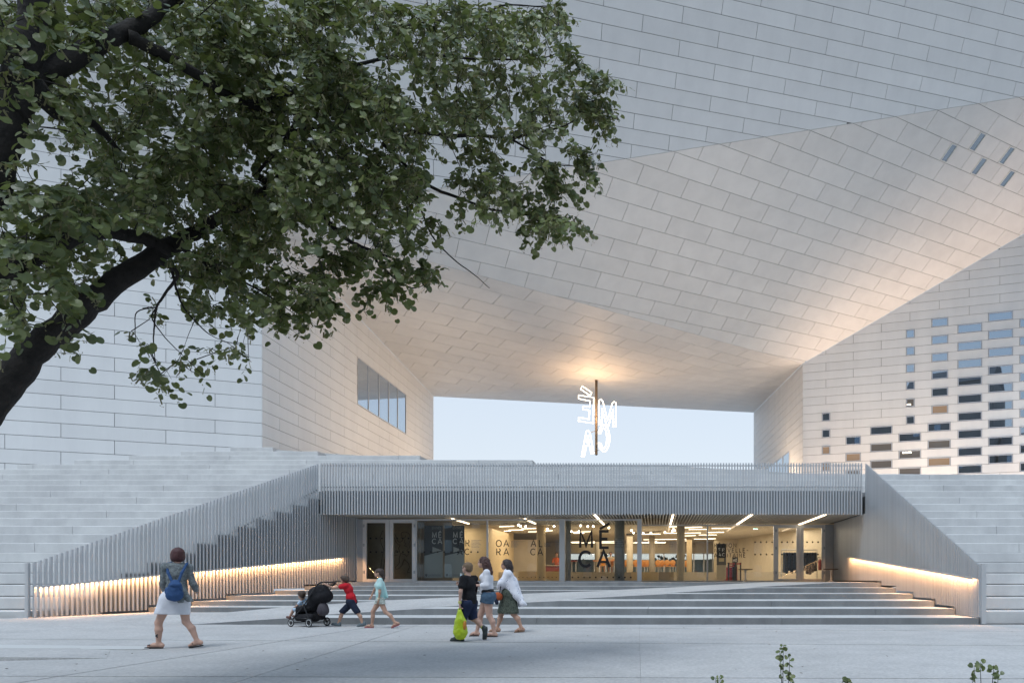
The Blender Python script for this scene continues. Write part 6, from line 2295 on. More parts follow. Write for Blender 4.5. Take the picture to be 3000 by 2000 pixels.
# ------------------------------------------------------------------ boy carrying the lime bag
p = Person(1370.7, 1876, 'boy with cropped fair hair in black t-shirt and navy shorts carrying a lime carrier bag', SKIN_PALE)
B = MB()
hd_ = p.head_prims((-.02, .02, 1.35), (-.93, .38, .0), .94)
fw_, rr_ = unit([-.93, .38, 0]), unit([.38, .93, 0])
sn, sf = np.array([-.05, -.14, 1.155]), np.array([.085, .15, 1.155])
hn, hf = np.array([.00, -.07, .70]), np.array([.05, .08, .70])
k1, a1 = np.array([-.085, -.06, .40]), np.array([-.125, -.06, .09])
k2, a2 = np.array([.075, .07, .415]), np.array([.265, .06, .235])
en, wn = np.array([-.08, -.21, .915]), np.array([-.095, -.20, .70])
ef, wf = np.array([-.06, .24, .97]), np.array([-.17, .18, 1.03])
prims = hd_ + [cap((.015, 0, 1.17), (.0, .01, 1.27), .046, .044), cap(sn, sf, .052), ell((.015, 0, 1.04), (.10, .14, .15), [fw_, rr_, [0, 0, 1]]), ell((.02, 0, .83), (.095, .125, .15), [fw_, rr_, [0, 0, 1]]), cap(hn, hf, .095),
               cap(hn, k1, .085, .054), cap(k1, (k1 + a1) / 2 + [.014, 0, .03], .05, .052), cap((k1 + a1) / 2 + [.014, 0, .03], a1, .052, .031),
               cap(hf, k2, .085, .055), cap(k2, (k2 + a2) / 2 + [.01, 0, .02], .051, .052), cap((k2 + a2) / 2 + [.01, 0, .02], a2, .052, .032),
               cap(sn, en, .040, .034), cap(en, wn, .033, .023), cap(sf, ef, .040, .034), cap(ef, wf, .033, .023)]
prims += p.hand(B, wn, (0, 0, -1), (1, .35, 0), .92, 1.0) + p.hand(B, wf, (-.8, 0, .3), (.2, -.6, .6), .92, 1.0)
p.add('body', prims, p.skin, extra=B, h=.0095, k=.02)
p.eyes()
H = p.L
p.add('hair', [ell(H(-.020, 0, .036), (.098, .080, .084), p.hA), ell(H(-.05, 0, -.015), (.060, .073, .066), p.hA)], mat('fair hair', (0.16, 0.105, 0.06), .6, var=.3, scale=26, bump=.7, bscale=80), h=.008, k=.02, noise=.002, nf=120, sub=[ell(H(.10, 0, -.03), (.075, .085, .09), p.hA)])
Ax = [fw_, rr_, [0, 0, 1]]
p.add('t_shirt', [cap(sn, sf, .064), ell((.015, 0, 1.03), (.118, .158, .16), Ax), ell((.025, 0, .82), (.122, .152, .17), Ax), cap((.03, 0, .78), (.035, 0, .68), .125), cap(sn, sn * .42 + en * .58, .062, .066), cap(sf, sf * .5 + ef * .5, .062, .062)], clothmat('black cotton', (0.010, 0.010, 0.012), (0.02, 0.02, 0.023)), h=.0095, k=.03, noise=.003, nf=32, cuts=[((0, 0, .69), (0, 0, -1))], sub=[ell((.005, 0, 1.255), (.056, .058, .06))])
p.add('shorts', [cap(hn, hf, .112), cap(hn, k1 + [.0, 0, .0], .102, .084), cap(hf, k2 + [0, 0, 0], .102, .086)], clothmat('navy shorts cloth', (0.014, 0.022, 0.055), (0.028, 0.04, 0.085), scale=7), h=.0095, k=.03, noise=.003, nf=34, cuts=[((k1[0], 0, .40), (-.1, 0, -1)), ((k2[0], 0, .385), (.4, 0, -1)), ((0, 0, .76), (0, 0, 1))])
TR = mat('dark grey trainer', (0.022, 0.032, 0.034), .6, var=.3, scale=30)
p.add('shoe', [cap((-.10, -.06, .05), (-.20, -.06, .045), .046, .043), cap((-.20, -.06, .045), (-.275, -.06, .032), .043, .032), cap((-.105, -.06, .1), (-.1, -.06, .05), .043), cap((-.085, -.06, .016), (-.28, -.06, .016), .042, .040, (np.array([0, 0, 1.0]), 2.4))], TR, h=.009, k=.02)
p.add('shoe', [cap((.30, .06, .215), (.305, .06, .12), .046, .043), cap((.305, .06, .12), (.285, .06, .045), .043, .032), cap((.275, .06, .25), (.30, .06, .2), .043), cap((.335, .06, .225), (.325, .06, .05), .04, .036, (np.array([1.0, 0, 0]), 2.2))], TR, h=.009, k=.02)
p.add('sock', [cap(a2 + [-.012, 0, .02], a2 + [.02, 0, -.005], .038)], mat('lime sock', (.35, .42, .06), .8), h=.008, k=.01)
p.add('wristband', [cap(wn + [0, 0, .015], wn + [0, 0, .035], .031)], mat('yellow wristband', (.55, .52, .18), .6), h=.008, k=.01)
LIME = mat('lime plastic', (0.42, 0.55, 0.015), .35, var=.14, scale=9, bump=.7, bscale=18)
bgo = p.o.copy()
cb = thing('carrier_bag', 'bulging lime green plastic carrier bag held low by the boy in black', 'carrier bag', tuple(p.P((-.08, -.24, .05))))
part(cb, 'bag', [ell((-.075, -.25, .26), (.115, .085, .20)), ell((-.07, -.25, .17), (.118, .09, .115)), cap((-.085, -.245, .40), (-.10, -.235, .56), .07, .028), cap((-.04, -.25, .38), (-.08, -.235, .55), .06, .025)], LIME, bgo, h=.010, k=.05, noise=.005, nf=34)
mb = MB()
mb.tube(catmull([bgo + q for q in ([-.125, -.235, .54], [-.105, -.21, .615], [-.092, -.19, .635], [-.08, -.21, .615], [-.06, -.235, .54])], 4), .011, 6)
mb.build('handle', LIME, cb, smooth=True)
part(cb, 'print', [ell((.015, -.272, .30), (.03, .065, .10))], mat('orange print on plastic', (0.55, 0.22, 0.02), .4), bgo, h=.009, k=.02)
bt = thing('water_bottle', 'pale blue drinks bottle held up in front by the boy in black', 'bottle', tuple(p.P((-.2, .14, 1.06))))
mb = MB()
mb.lathe(p.P((-.165, .15, 1.02)), [(.036, 0), (.042, .02), (.042, .13), (.03, .17), (.018, .19), (.018, .215)], 14)
mb.build('bottle', mat('pale blue plastic', (.42, .60, .70), .25), bt, smooth=True)
mb = MB(); mb.lathe(p.P((-.165, .15, 1.236)), [(.02, 0), (.02, .022)], 12); mb.build('cap', RIM, bt)

# ------------------------------------------------------------------ woman in white top and denim shorts
p = Person(1427.9, 1863.6, 'woman with long wavy auburn hair, white top and denim shorts, walking left', SKIN_PALE)
B = MB()
hd_ = p.head_prims((-.085, .0, 1.475), (-1, .05, .02), .97)
sn, sf = np.array([.02, -.15, 1.275]), np.array([-.03, .15, 1.275])
hn, hf = np.array([.03, -.085, .80]), np.array([-.02, .085, .80])
k1, a1 = np.array([-.155, .08, .43]), np.array([-.235, .09, .095])
k2, a2 = np.array([.055, -.08, .42]), np.array([.155, -.08, .095])
en, wn = np.array([.03, -.21, 1.02]), np.array([-.17, -.20, 1.025])
ef, wf = np.array([-.05, .21, 1.02]), np.array([-.23, .14, 1.03])
prims = hd_ + [cap((-.02, 0, 1.30), (-.055, 0, 1.40), .046, .043), cap(sn, sf, .052), ell((-.012, 0, 1.16), (.105, .145, .16)), ell((-.075, -.065, 1.19), (.06, .062, .062)), ell((-.075, .065, 1.19), (.06, .062, .062)), ell((.0, 0, .97), (.09, .125, .14)), cap(hn, hf, .115), ell((.05, 0, .80), (.11, .155, .12)),
               cap(hf, k1, .100, .060), cap(k1, (k1 + a1) / 2 + [.018, 0, .04], .056, .056), cap((k1 + a1) / 2 + [.018, 0, .04], a1, .056, .031),
               cap(hn, k2, .100, .060), cap(k2, (k2 + a2) / 2 + [.016, 0, .04], .056, .056), cap((k2 + a2) / 2 + [.016, 0, .04], a2, .056, .031),
               cap(sn, en, .042, .034), cap(en, wn, .033, .022), cap(sf, ef, .042, .034), cap(ef, wf, .033, .022)]
prims += p.hand(B, wn, (-1, .2, 0), (0, .6, -.8), .95, .8) + p.hand(B, wf, (-1, -.2, 0), (0, -.6, -.8), .95, .8)
prims += foot_prims(a1, (-.205, .09, .02), (-.37, .09, .014), .95) + foot_prims(a2, (.19, -.08, .014), (-.015, -.08, .014), .95)
p.add('body', prims, p.skin, extra=B, h=.010, k=.022)
p.eyes()
H = p.L
AUB = mat('auburn hair', (0.075, 0.026, 0.018), .5, c2=(0.03, 0.011, 0.009), scale=26, bump=.9, bscale=40)
p.add('hair', [ell(H(-.022, 0, .040), (.108, .090, .090), p.hA), ell(H(-.075, .0, -.03), (.075, .095, .10), p.hA), cap(H(-.10, -.02, -.06), H(-.155, -.02, -.19), .075, .06), cap(H(-.145, -.03, -.18), H(-.165, -.03, -.29), .055, .028), cap(H(-.03, .075, .0), H(-.055, .085, -.16), .03, .03), cap(H(-.03, -.08, .0), H(-.075, -.10, -.20), .035, .025)], AUB, h=.009, k=.03, noise=.007, nf=62, sub=[ell(H(.11, 0, -.03), (.085, .085, .10), p.hA)])
WHT = clothmat('white cotton top', (0.66, 0.67, 0.72), var=.04)
p.add('top', [cap(sn, sf, .064), ell((-.008, 0, 1.15), (.125, .160, .17)), ell((-.075, -.065, 1.185), (.07, .07, .07)), ell((-.075, .065, 1.185), (.07, .07, .07)), ell((-.01, 0, .99), (.128, .15, .15)), cap((-.03, 0, .95), (-.07, 0, .875), .11, .10), cap(sn, en, .062, .056), cap(en, en * .62 + wn * .38, .054, .056), cap(sf, ef, .062, .056), cap(ef, ef * .62 + wf * .38, .054, .056)], WHT, h=.010, k=.03, noise=.0035, nf=30, cuts=[((0, 0, .90), (.42, 0, -1))], sub=[ell((-.05, 0, 1.385), (.07, .065, .075))])
p.add('waistband', [cap((.0, -.02, .905), (.0, .02, .905), .122), ell((.01, 0, .90), (.118, .148, .05))], mat('black waistband', (.012, .012, .014), .8), h=.010, k=.02)
p.add('denim_shorts', [cap(hn, hf, .126), ell((.055, 0, .80), (.122, .165, .125)), cap(hf, hf * .72 + k1 * .28, .118, .112), cap(hn, hn * .72 + k2 * .28, .118, .112)], clothmat('blue denim', (0.045, 0.085, 0.14), (0.10, 0.165, 0.24), scale=11), h=.010, k=.03, noise=.0022, nf=44, cuts=[((0, 0, .665), (-.12, 0, -1)), ((0, 0, .89), (0, 0, 1))])
for he, to in (((-.195, .09, .012), (-.385, .09, .008)), ((.215, -.08, .008), (-.03, -.08, .008))):
    he, to = np.array(he), np.array(to)
    m_ = he * .38 + to * .62
    p.add('flip_flop', sole(he, to, .040, .02) + [cap(m_ + [.02, -.036, .035], to * .8 + he * .2 + [0, 0, .05], .010), cap(m_ + [.02, .036, .035], to * .8 + he * .2 + [0, 0, .05], .010)], FLIP, h=.008, k=.01)
jk = thing('dark_jacket', 'dark maroon jacket carried over the arm of the woman in white top', 'jacket', tuple(p.P((-.24, 0, .9))))
part(jk, 'jacket', [cap((-.19, -.14, 1.065), (-.24, .10, 1.06), .040), cap((-.22, -.05, 1.05), (-.27, -.03, .86), .055, .045), cap((-.24, .02, 1.05), (-.28, .03, .80), .06, .05), cap((-.28, 0, .82), (-.30, .02, .72), .05, .03)], clothmat('dark maroon cloth', (0.030, 0.010, 0.014), (0.012, 0.010, 0.012)), p.o, h=.010, k=.04, noise=.005, nf=26)

# ------------------------------------------------------------------ woman wrapped in the white shawl
p = Person(1488.6, 1851, 'woman with dark bob and glasses, wrapped in white patterned shawl, dark green skirt', SKIN, 15.4)
B = MB()
hd_ = p.head_prims((-.045, .0, 1.455), (-1, -.1, .05), .97)
sn, sf = np.array([.03, -.15, 1.25]), np.array([-.02, .15, 1.25])
hn, hf = np.array([.03, -.085, .80]), np.array([-.01, .085, .80])
k1, a1 = np.array([-.165, .08, .40]), np.array([-.25, .08, .095])
k2, a2 = np.array([.13, -.08, .40]), np.array([.295, -.08, .115])
en, wn = np.array([-.10, -.19, 1.06]), np.array([-.16, -.10, .98])
ef, wf = np.array([-.10, .19, 1.06]), np.array([-.18, .06, 1.0])
prims = hd_ + [cap((.0, 0, 1.27), (-.015, 0, 1.37), .046, .043), cap(sn, sf, .052), ell((.0, 0, 1.13), (.11, .15, .17)), ell((.0, 0, .95), (.10, .13, .15)), cap(hn, hf, .115),
               cap(hf, k1, .100, .060), cap(k1, (k1 + a1) / 2 + [.018, 0, .04], .056, .057), cap((k1 + a1) / 2 + [.018, 0, .04], a1, .057, .031),
               cap(hn, k2, .100, .060), cap(k2, (k2 + a2) / 2 + [.012, 0, .04], .056, .057), cap((k2 + a2) / 2 + [.012, 0, .04], a2, .057, .031),
               cap(sn, en, .042, .034), cap(en, wn, .033, .022), cap(sf, ef, .042, .034), cap(ef, wf, .033, .022)]
prims += p.hand(B, wn, (-.5, .8, .3), (1, 0, 0), .95, .9) + p.hand(B, wf, (-.5, -.8, .3), (1, 0, 0), .95, .9)
prims += foot_prims(a1, (-.21, .08, .014), (-.42, .08, .014), .95) + foot_prims(a2, (.345, -.08, .035), (.165, -.08, .014), .95)
p.add('body', prims, p.skin, extra=B, h=.010, k=.022)
p.eyes()
H = p.L
p.add('hair', [ell(H(-.020, 0, .040), (.106, .090, .090), p.hA), ell(H(-.075, 0, -.03), (.075, .098, .10), p.hA), cap(H(-.10, 0, -.06), H(-.125, 0, -.15), .065, .045), cap(H(-.02, .078, .0), H(-.05, .085, -.12), .03, .022), cap(H(-.02, -.078, .0), H(-.05, -.088, -.12), .03, .022)], mat('very dark hair', (0.022, 0.012, 0.012), .5, var=.4, scale=24, bump=.8, bscale=50), h=.009, k=.03, noise=.005, nf=70, sub=[ell(H(.11, 0, -.03), (.085, .085, .10), p.hA)])
mb = MB()
for sg in (1, -1):
    ring = [p.P(p.L(.092, .032 * sg + .024 * math.cos(a) * .9, .004 + .017 * math.sin(a))) for a in np.linspace(0, 2 * math.pi, 13)[:-1]]
    mb.tube(ring, .0028, 5, closed=True)
    mb.tube([p.P(p.L(.088, .055 * sg, .008)), p.P(p.L(-.01, .078 * sg, .01))], .0028, 5)
mb.tube([p.P(p.L(.094, .01, .008)), p.P(p.L(.094, -.01, .008))], .0028, 5)
mb.build('glasses', M['black'], p.t)
SHW = clothmat('white printed shawl', (0.68, 0.69, 0.75), var=.03)
nt = SHW.node_tree
vn = nt.nodes.new('ShaderNodeTexVoronoi'); vn.inputs['Scale'].default_value = 17.0
tcn = nt.nodes.new('ShaderNodeTexCoord'); nt.links.new(tcn.outputs['Object'], vn.inputs['Vector'])
rmp = nt.nodes.new('ShaderNodeValToRGB'); rmp.color_ramp.elements[0].position = .13; rmp.color_ramp.elements[0].color = (.20, .22, .34, 1); rmp.color_ramp.elements[1].position = .24; rmp.color_ramp.elements[1].color = (.69, .70, .76, 1)
nt.links.new(vn.outputs['Distance'], rmp.inputs[0]); nt.links.new(rmp.outputs[0], nt.nodes['Principled BSDF'].inputs['Base Color'])
p.add('shawl', [cap(sn + [0, 0, .015], sf + [0, 0, .015], .072), cap((-.015, 0, 1.33), (-.01, 0, 1.27), .075, .085), ell((.0, 0, 1.14), (.135, .185, .19)), cap(sn, en, .075, .075), cap(sf, ef, .07, .07), cap(en, wn, .075, .065), cap((-.05, -.1, 1.08), (-.12, -.10, .97), .09, .06),
                cap((.06, -.10, 1.12), (.20, -.12, .80), .095, .075), cap((.20, -.12, .80), (.33, -.12, .62), .075, .05), cap((.10, .06, 1.10), (.26, .06, .72), .095, .06), cap((.33, -.12, .63), (.40, -.10, .60), .055, .03), cap((.27, 0, .72), (.26, -.02, .585), .06, .04), cap((.0, -.12, 1.05), (.10, -.15, .88), .09, .05)],
      SHW, h=.011, k=.05, noise=.006, nf=20, sub=[ell((-.045, 0, 1.38), (.07, .06, .065))])
p.add('skirt', [cap(hn + [0, 0, .06], hf + [0, 0, .06], .125), ell((.01, 0, .86), (.14, .165, .12)), cap((-.03, .05, .75), (-.10, .06, .45), .135, .14), cap((.05, -.05, .75), (.105, -.05, .42), .135, .14), cap((0, 0, .72), (.0, 0, .43), .14, .15)], clothmat('dark green printed cloth', (0.022, 0.030, 0.024), (0.13, 0.15, 0.12), scale=38), h=.011, k=.07, noise=.005, nf=22, cuts=[((0, 0, .405), (0, 0, -1)), ((0, 0, .97), (0, 0, 1))])
for he, to in (((-.20, .08, .008), (-.44, .08, .008)), ((.37, -.08, .03), (.15, -.08, .008))):
    he, to = np.array(he), np.array(to)
    m_ = he * .42 + to * .58
    p.add('sandal', sole(he, to, .040, .02) + [cap(m_ + [0, -.038, .03], m_ + [0, 0, .075], .014), cap(m_ + [0, .038, .03], m_ + [0, 0, .075], .014), cap(he + [-.03, -.034, .06], he + [-.03, .034, .06], .012)], mat('tan leather', (.16, .09, .05), .6), h=.008, k=.012)
hb = thing('shoulder_bag', 'rust orange and navy shoulder bag at the hip of the woman in the shawl', 'bag', tuple(p.P((-.2, -.2, .7))))
part(hb, 'bag', [ell((-.17, -.17, .78), (.085, .06, .095), np.array([unit([1, 0, .5]), [0, 1, 0], unit([-.5, 0, 1])]))], clothmat('rust orange cloth', (0.30, 0.075, 0.03), (0.40, 0.10, 0.035)), p.o, h=.009, k=.03, noise=.003, nf=40)
part(hb, 'pouch', [cap((-.235, -.19, .74), (-.20, -.19, .64), .045, .04)], NAVY, p.o, h=.009, k=.03)
mb = MB(); mb.tube(catmull([p.P(q) for q in ((-.14, -.19, .86), (-.09, -.24, 1.05), (.0, -.20, 1.28), (.03, -.12, 1.33))], 4), .010, 6); mb.build('strap', NAVY, hb)

# ================================================================== LOBBY FURNITURE AND VISITORS
def lobby_person(px, d, z, label, shirt, hairc, seated, lean=0.0):
    s = 1.0
    o = np.array([gx(px, d), d, z])
    t = thing('person', label, 'person', tuple(o))
    def bl(name, prims, m, **kw):
        return part(t, name, prims, m, o, **kw)
    hz = 1.18 if seated else 1.55
    hipz = .50 if seated else .88
    bodyp = [ell((lean, 0, hz), (.085, .08, .115)), cap((lean, 0, hz - .1), (lean * .8, 0, hz - .18), .045), cap((-.18, 0, hz - .27), (.18, 0, hz - .27), .05), cap((-.19, 0, hz - .28), (-.24, -.08, hz - .52), .042, .034), cap((-.24, -.08, hz - .52), (-.10, -.26, hz - .50), .034, .026), cap((.19, 0, hz - .28), (.24, -.08, hz - .52), .042, .034), cap((.24, -.08, hz - .52), (.10, -.26, hz - .50), .034, .026), cap((0, 0, hz - .3), (0, .02, hipz), .12, .13)]
    if seated:
        bodyp += [cap((-.09, 0, hipz), (-.10, -.40, hipz), .075, .06), cap((.09, 0, hipz), (.10, -.40, hipz), .075, .06), cap((-.10, -.40, hipz), (-.10, -.40, .08), .055, .035), cap((.10, -.40, hipz), (.10, -.40, .08), .055, .035), cap((-.10, -.38, .04), (-.10, -.54, .03), .04, .03), cap((.10, -.38, .04), (.10, -.54, .03), .04, .03)]
    else:
        bodyp += [cap((-.09, 0, hipz), (-.11, 0, .46), .085, .06), cap((.09, 0, hipz), (.11, 0, .46), .085, .06), cap((-.11, 0, .46), (-.11, 0, .06), .055, .035), cap((.11, 0, .46), (.11, 0, .06), .055, .035), cap((-.11, .02, .03), (-.11, -.14, .03), .04, .03), cap((.11, .02, .03), (.11, -.14, .03), .04, .03)]
    bl('body', bodyp, SKIN, h=.02, k=.03)
    bl('shirt', [cap((-.18, 0, hz - .27), (.18, 0, hz - .27), .062), cap((0, 0, hz - .3), (0, .02, hipz + .02), .14, .15), cap((-.19, 0, hz - .28), (-.23, -.06, hz - .46), .055, .05), cap((.19, 0, hz - .28), (.23, -.06, hz - .46), .055, .05)], shirt, h=.02, k=.05)
    bl('hair', [ell((lean, .02, hz + .025), (.097, .095, .105))], hairc, h=.018, k=.03, sub=[ell((lean, -.1, hz - .03), (.09, .075, .09))])
    return t
CORAL = clothmat('orange shirt', (0.55, 0.13, 0.05)); CREAM = clothmat('cream shirt', (.6, .52, .4))
lobby_person(1631, 41, 1.02, 'person in orange shirt standing behind the red counter', CORAL, BROWN, False)
lobby_person(1767, 42.5, 1.5, 'person in cream shirt bent over a table, seen beneath the big letter A', CREAM, BROWN, True, -.05)
lobby_person(1789, 43.0, 1.5, 'person in cream shirt sitting at the table beside the grey column', CREAM, BROWN, True)
# red counter
t = thing('counter', 'dark red reception counter at the back of the lobby', 'counter', (gx(1622, 40), 40, 1.02))
mb = MB(); mb.box((gx(1602, 40), 39.7, 1.02), (gx(1641, 40), 40.1, EYE + (CY - 1657) / F * 40)); mb.build('front', mat('dark red laminate', (.16, .03, .025), .4), t)
mb = MB(); mb.box((gx(1600, 40), 39.6, EYE + (CY - 1657) / F * 40), (gx(1642, 40), 40.3, EYE + (CY - 1655) / F * 40)); mb.build('counter_top', M['concrete_dk'], t)
# tables on the raised floor
def table(px0, px1, d, label, m):
    t = thing('cafe_table', label, 'table', (gx((px0 + px1) / 2, d), d, 1.5), 'tables on the raised lobby floor')
    mb = MB(); mb.box((gx(px0, d), d - .4, 2.2), (gx(px1, d), d + .4, 2.24)); mb.build('table_top', m, t)
    for px in (px0 + 3, px1 - 3):
        mb = MB(); mb.lathe((gx(px, d), d, 1.5), [(.2, 0), (.2, .02), (.03, .04), (.03, .7)], 10); mb.build('leg', M['alu_frame'], t)
ORT = mat('orange table laminate', (.55, .20, .07), .4); WDT = mat('pale wood', (.55, .36, .17), .5)
table(1738, 1802, 42.0, 'long orange topped table behind the big letter A', ORT)
table(1672, 1690, 42.5, 'table with red top at the left end of the raised floor', mat('red laminate', (.35, .06, .08), .4))
table(1862, 1900, 46, 'pale table right of the grey column', WDT)
table(1925, 1975, 46.5, 'long pale table behind the low wall', WDT)
def chair_proto(name, label, m, loc):
    t = thing(name, label, 'chair', loc, 'shell chairs on the raised lobby floor')
    x, y, z = loc
    part(t, 'backrest', [ell((0, .20, .66), (.20, .045, .20))], m, np.array(loc, float), h=.03, k=.02)
    mb = MB(); mb.box((x - .2, y - .2, z + .42), (x + .2, y + .2, z + .46)); mb.build('seat', m, t)
    for sx in (-1, 1):
        for sy in (-1, 1):
            mb = MB(); mb.tube([(x + sx * .17, y + sy * .17, z + .43), (x + sx * .2, y + sy * .2, z)], .015, 6); mb.build('leg', M['alu_frame'], t)
    return t
def kids(o):
    return [c for c in COL.objects if c.parent == o]
def dup(root, loc, label):
    r = root.copy(); link(r); r.location = loc; r['label'] = label
    for ch in kids(root):
        c = ch.copy(); link(c); c.parent = r
    return r
SHELL = mat('amber shell seat', (.55, .25, .06), .4)
ch0 = chair_proto('shell_chair', 'amber shell chair just right of the slim column', SHELL, (gx(1896, 44.5), 44.5, 1.5))
for px, d, lab in ((1888, 45.2, 'amber shell chair left of the slim column'), (1880, 44.6, 'amber shell chair close to the thick glazing post'), (1928, 44.4, 'first amber shell chair right of the slim column, behind the low wall'), (1940, 45.0, 'second amber shell chair right of the slim column'), (1955, 44.4, 'third amber shell chair right of the slim column'), (1971, 44.8, 'amber shell chair beside the thick pale column'), (1836, 44.2, 'amber shell chair right of the grey column'), (2012, 45.5, 'amber shell chair between the two right columns'), (1862, 44.4, 'amber shell chair left of the glazing post'), (1766, 41.2, 'pale shell chair in front of the orange table'), (1797, 42.2, 'shell chair at the right end of the orange table')):
    dup(ch0, (gx(px, d), d, 1.5), lab)
# stools outside the right hand glazing
def tulip(px, d, label):
    c = (gx(px, d), d, LAND)
    t = thing('tulip_table', label, 'side table', c, 'white tulip tables by the glass')
    mb = MB(); mb.lathe(c, [(.22, 0), (.22, .012), (.10, .035), (.035, .10), (.028, .30), (.045, .50), (.09, .53)], 18); mb.build('pedestal', mat('white lacquer', (.66, .64, .60), .3), t, smooth=True)
    mb = MB(); mb.lathe((c[0], c[1], c[2] + .531), [(.05, 0), (.30, .015), (.335, .035), (.335, .05)], 22); mb.build('table_top', mat('dark wood top', (.06, .04, .03), .4), t)
tulip(2184, 32.2, 'small white tulip table with dark top, left of the right glass doors')
tulip(2434, 31.6, 'small white tulip table with dark top beside the slatted wall at far right')
# kiosk, belt barrier, red box, signs
d = 34.2
t = thing('kiosk', 'upright info kiosk, black lettered top over a slanted grey and pale field', 'kiosk', (gx(2113, d), d, LAND))
zt = lambda y: EYE + (CY - y) / F * d
def kbox(name, y0, y1, m, x0=2100, x1=2127.5, dd=0, par=t):
    mb = MB(); mb.box((gx(x0, d), d + dd, zt(y1)), (gx(x1, d), d + .12, zt(y0))); return mb.build(name, m, par)
kbox('head_panel', 1592, 1632, M['black'])
kbox('grey_panel', 1632.1, 1654, mat('kiosk grey', (.13, .12, .11), .6))
kbox('pale_panel', 1654.1, 1695, mat('kiosk pale', (.48, .42, .32), .6))
kbox('notice', 1634, 1644, mat('kiosk notice', (.62, .5, .28), .6), 2106, 2121, -.01)
write_px('lettering', 'FR', 2105, 2122, 1614, 1605, d - .006, M['white_ink'], t, wgt=.2)
write_px('lettering', 'AC', 2105, 2123, 1628, 1619, d - .006, M['white_ink'], t, wgt=.2)
d = 34.6
t = thing('belt_barrier', 'black posts joined by red belts beside the kiosk', 'barrier', (gx(2152, d), d, LAND))
for px, dd in ((2134, 0), (2138, .5), (2154, -.2), (2171, .2)):
    mb = MB(); mb.lathe((gx(px, d), d + dd, LAND), [(.16, 0), (.16, .03), (.035, .05), (.035, .86), (.045, .87), (.045, .93)], 12); mb.build('barrier_post', M['black'], t)
RB = mat('red belt', (.35, .03, .03), .6)
mb = MB(); mb.box((gx(2134, d), d - .01, LAND + .84), (gx(2171, d), d + .01, LAND + .90)); mb.build('belt', RB, t)
mb = MB(); mb.box((gx(2134, d), d + .45, LAND + .74), (gx(2154, d), d + .47, LAND + .80)); mb.build('belt', RB, t)
d = 35.6
t = thing('leaflet_stand', 'red and black leaflet stand behind the belt barrier, white capitals on its head', 'stand', (gx(2145, d), d, LAND))
mb = MB(); mb.box((gx(2128, d), d, LAND), (gx(2160, d), d + .4, LAND + .72)); mb.build('box', mat('red box', (.28, .02, .02), .5), t)
mb = MB(); mb.box((gx(2145, d), d - .1, LAND + .05), (gx(2158, d), d - .02, LAND + .95)); mb.build('rack', M['black'], t)
mb = MB(); mb.box((gx(2145, d), d - .1, LAND + .96), (gx(2161, d), d - .04, LAND + 1.22)); mb.build('head_panel', M['black'], t)
write_px('lettering', 'MÉ', 2147, 2159, 1643.5, 1637, d - .11, M['white_ink'], t, wgt=.2)
# green exit sign
d = 36.0
t = thing('exit_sign', 'small glowing green and white exit sign under the lobby ceiling at right', 'exit sign', (gx(2214, d), d, 3.2))
mb = MB(); mb.box((gx(2207, d), d, EYE + (CY - 1549.5) / F * d), (gx(2220, d), d + .04, EYE + (CY - 1540) / F * d)); mb.build('panel', emit('exit white', (.75, 1, .9), 3), t)
GRN = emit('exit green', (.05, .75, .45), 2.2)
mb = MB()
f_ = lambda x, y: at(x, y, d - .004)
for x0 in (2209, 2214.5):
    mb.ball(at(x0 + 2, 1542, d - .01), .02, 8, 5)
    a = at(x0 + 1, 1544, d - .012); mb.box((a[0], d - .02, a[2] - .04), (a[0] + .05, d - .006, a[2]))
    mb.box((a[0] - .02, d - .02, a[2] - .075), (a[0] + .012, d - .006, a[2] - .041)); mb.box((a[0] + .034, d - .02, a[2] - .075), (a[0] + .07, d - .006, a[2] - .041))
mb.build('pictogram', GRN, t)
# fire extinguisher behind the right doors
d = 33.9
c = np.array([gx(2402, d), d, LAND + .55])
t = thing('fire_extinguisher', 'red fire extinguisher hung on the wall behind the right glass door', 'fire extinguisher', tuple(c))
mb = MB(); mb.lathe(c, [(.06, 0), (.085, .02), (.085, .42), (.05, .50), (.03, .53)], 14); mb.build('cylinder', mat('red enamel', (.30, .02, .02), .3), t, smooth=True)
mb = MB(); mb.tube(catmull([c + [0, 0, .53], c + [.0, 0, .62], c + [-.09, 0, .60], c + [-.10, 0, .35]], 4), .014, 6); mb.build('hose', M['black'], t)
# cloakroom rail with dark coats behind the right doors
d = 38.0
t = thing('coat_rail', 'rail of dark coats seen through the right glass doors', 'coat rail', (gx(2315, 33.4), 33.5, LAND))
mb = MB(); mb.tube([(gx(2290, 33.4), 33.5, LAND + 1.5), (gx(2395, 33.4), 33.5, LAND + 1.5)], .02, 8)
for px in (2290, 2342, 2395):
    mb.tube([(gx(px, 33.4), 33.5, LAND), (gx(px, 33.4), 33.5, LAND + 1.5)], .02, 8)
mb.build('rail', M['alu_frame'], t)
rc = random.Random(9)
for i in range(13):
    px = 2298 + i * 7.6
    o = np.array([gx(px, 33.4), 33.5, LAND])
    h0 = rc.uniform(.38, .6)
    part(t, 'coat', [cap((0, -.12, 1.34), (0, .12, 1.34), .045), cap((0, -.10, 1.28), (0, -.12, h0), .05, .06), cap((0, .10, 1.28), (0, .12, h0), .05, .06), cap((0, 0, 1.3), (0, 0, h0), .055, .065)], rc.choice([NAVY, BLK, clothmat('slate coat', (.06, .07, .09)), BLK]), o, h=.03, k=.05, noise=.006, nf=20)
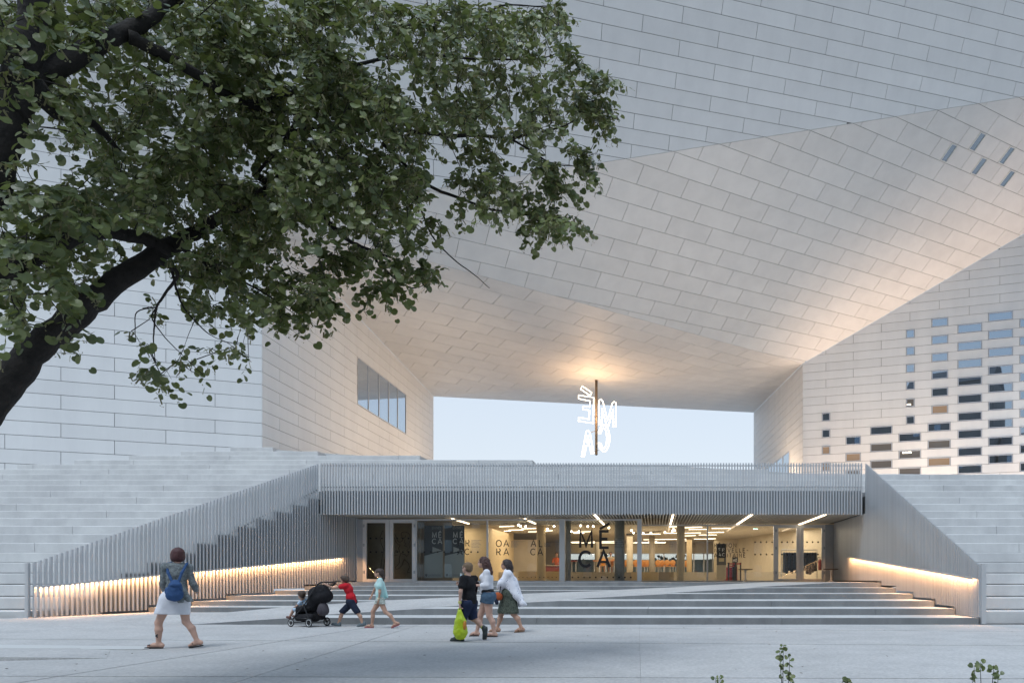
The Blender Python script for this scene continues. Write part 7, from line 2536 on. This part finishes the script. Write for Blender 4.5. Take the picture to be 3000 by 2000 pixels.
# lion relief on the panel behind the left doors
d = GL + .9
t = thing('relief_panel', 'tall bronze toned panel with an incised rampant lion behind the left doors', 'relief panel', (gx(1142, d), d, LAND))
mb = MB(); mb.box((gx(1066, d), d, LAND), (gx(1232, d), d + .06, 3.62)); mb.build('panel', mat('bronze toned panel', (.16, .13, .085), .5, var=.2, scale=2), t)
zq = lambda x, y: at(750 + x * .3188, 1400 + y * .3188, d - .006)
mb = MB()
for pts in ([(1340, 500), (1362, 490), (1395, 500), (1412, 520), (1420, 560)], [(1340, 500), (1332, 520), (1345, 528), (1332, 545), (1350, 552), (1372, 540), (1378, 525)], [(1350, 552), (1345, 575), (1320, 590), (1300, 575), (1290, 540), (1272, 512), (1258, 515), (1270, 545), (1285, 585), (1310, 612), (1325, 610)],
            [(1325, 610), (1310, 640), (1318, 680), (1290, 660), (1270, 690), (1250, 690), (1262, 710), (1300, 705)], [(1420, 560), (1405, 600), (1412, 640), (1385, 660), (1405, 690), (1385, 720), (1370, 700), (1330, 690)], [(1330, 690), (1315, 740), (1318, 775), (1300, 800), (1282, 815), (1285, 838), (1312, 830), (1340, 800), (1362, 745)],
            [(1362, 745), (1400, 780), (1412, 815), (1395, 850), (1390, 868), (1412, 862)], [(1370, 560), (1360, 590), (1380, 600), (1362, 620), (1390, 630)], [(1165, 480), (1140, 540), (1150, 600), (1175, 660), (1160, 720), (1150, 800), (1142, 840)], [(1195, 490), (1180, 560), (1185, 640), (1190, 700), (1178, 780), (1172, 840)]):
    mb.tube([zq(*q) for q in pts], .012, 5)
mb.build('incised_lion', mat('dark incised line', (.05, .04, .03), .7), t)

# scattered dry leaves and grit on the paving
mb = MB()
rg = random.Random(44)
for i in range(90):
    y = rg.uniform(7.5, 17.5)
    x = rg.uniform(-9, 8)
    a = rg.uniform(0, 6.28)
    s_ = rg.uniform(.010, .032)
    z = ground_z(x, y) + .004
    u = np.array([math.cos(a), math.sin(a), rg.uniform(-.1, .3)]) * s_
    v = np.array([-math.sin(a), math.cos(a), rg.uniform(-.1, .3)]) * s_ * .6
    c = np.array([x, y, z + .006])
    mb.add([c - u, c + v, c + u, c - v], [(0, 1, 2, 3)])
o = mb.build('fallen_leaves', mat('dry leaf litter', (.09, .075, .05), .9, var=.5), None)
tag(o, 'tiny dry leaves and grit scattered over the plaza', 'leaves', kind='stuff')
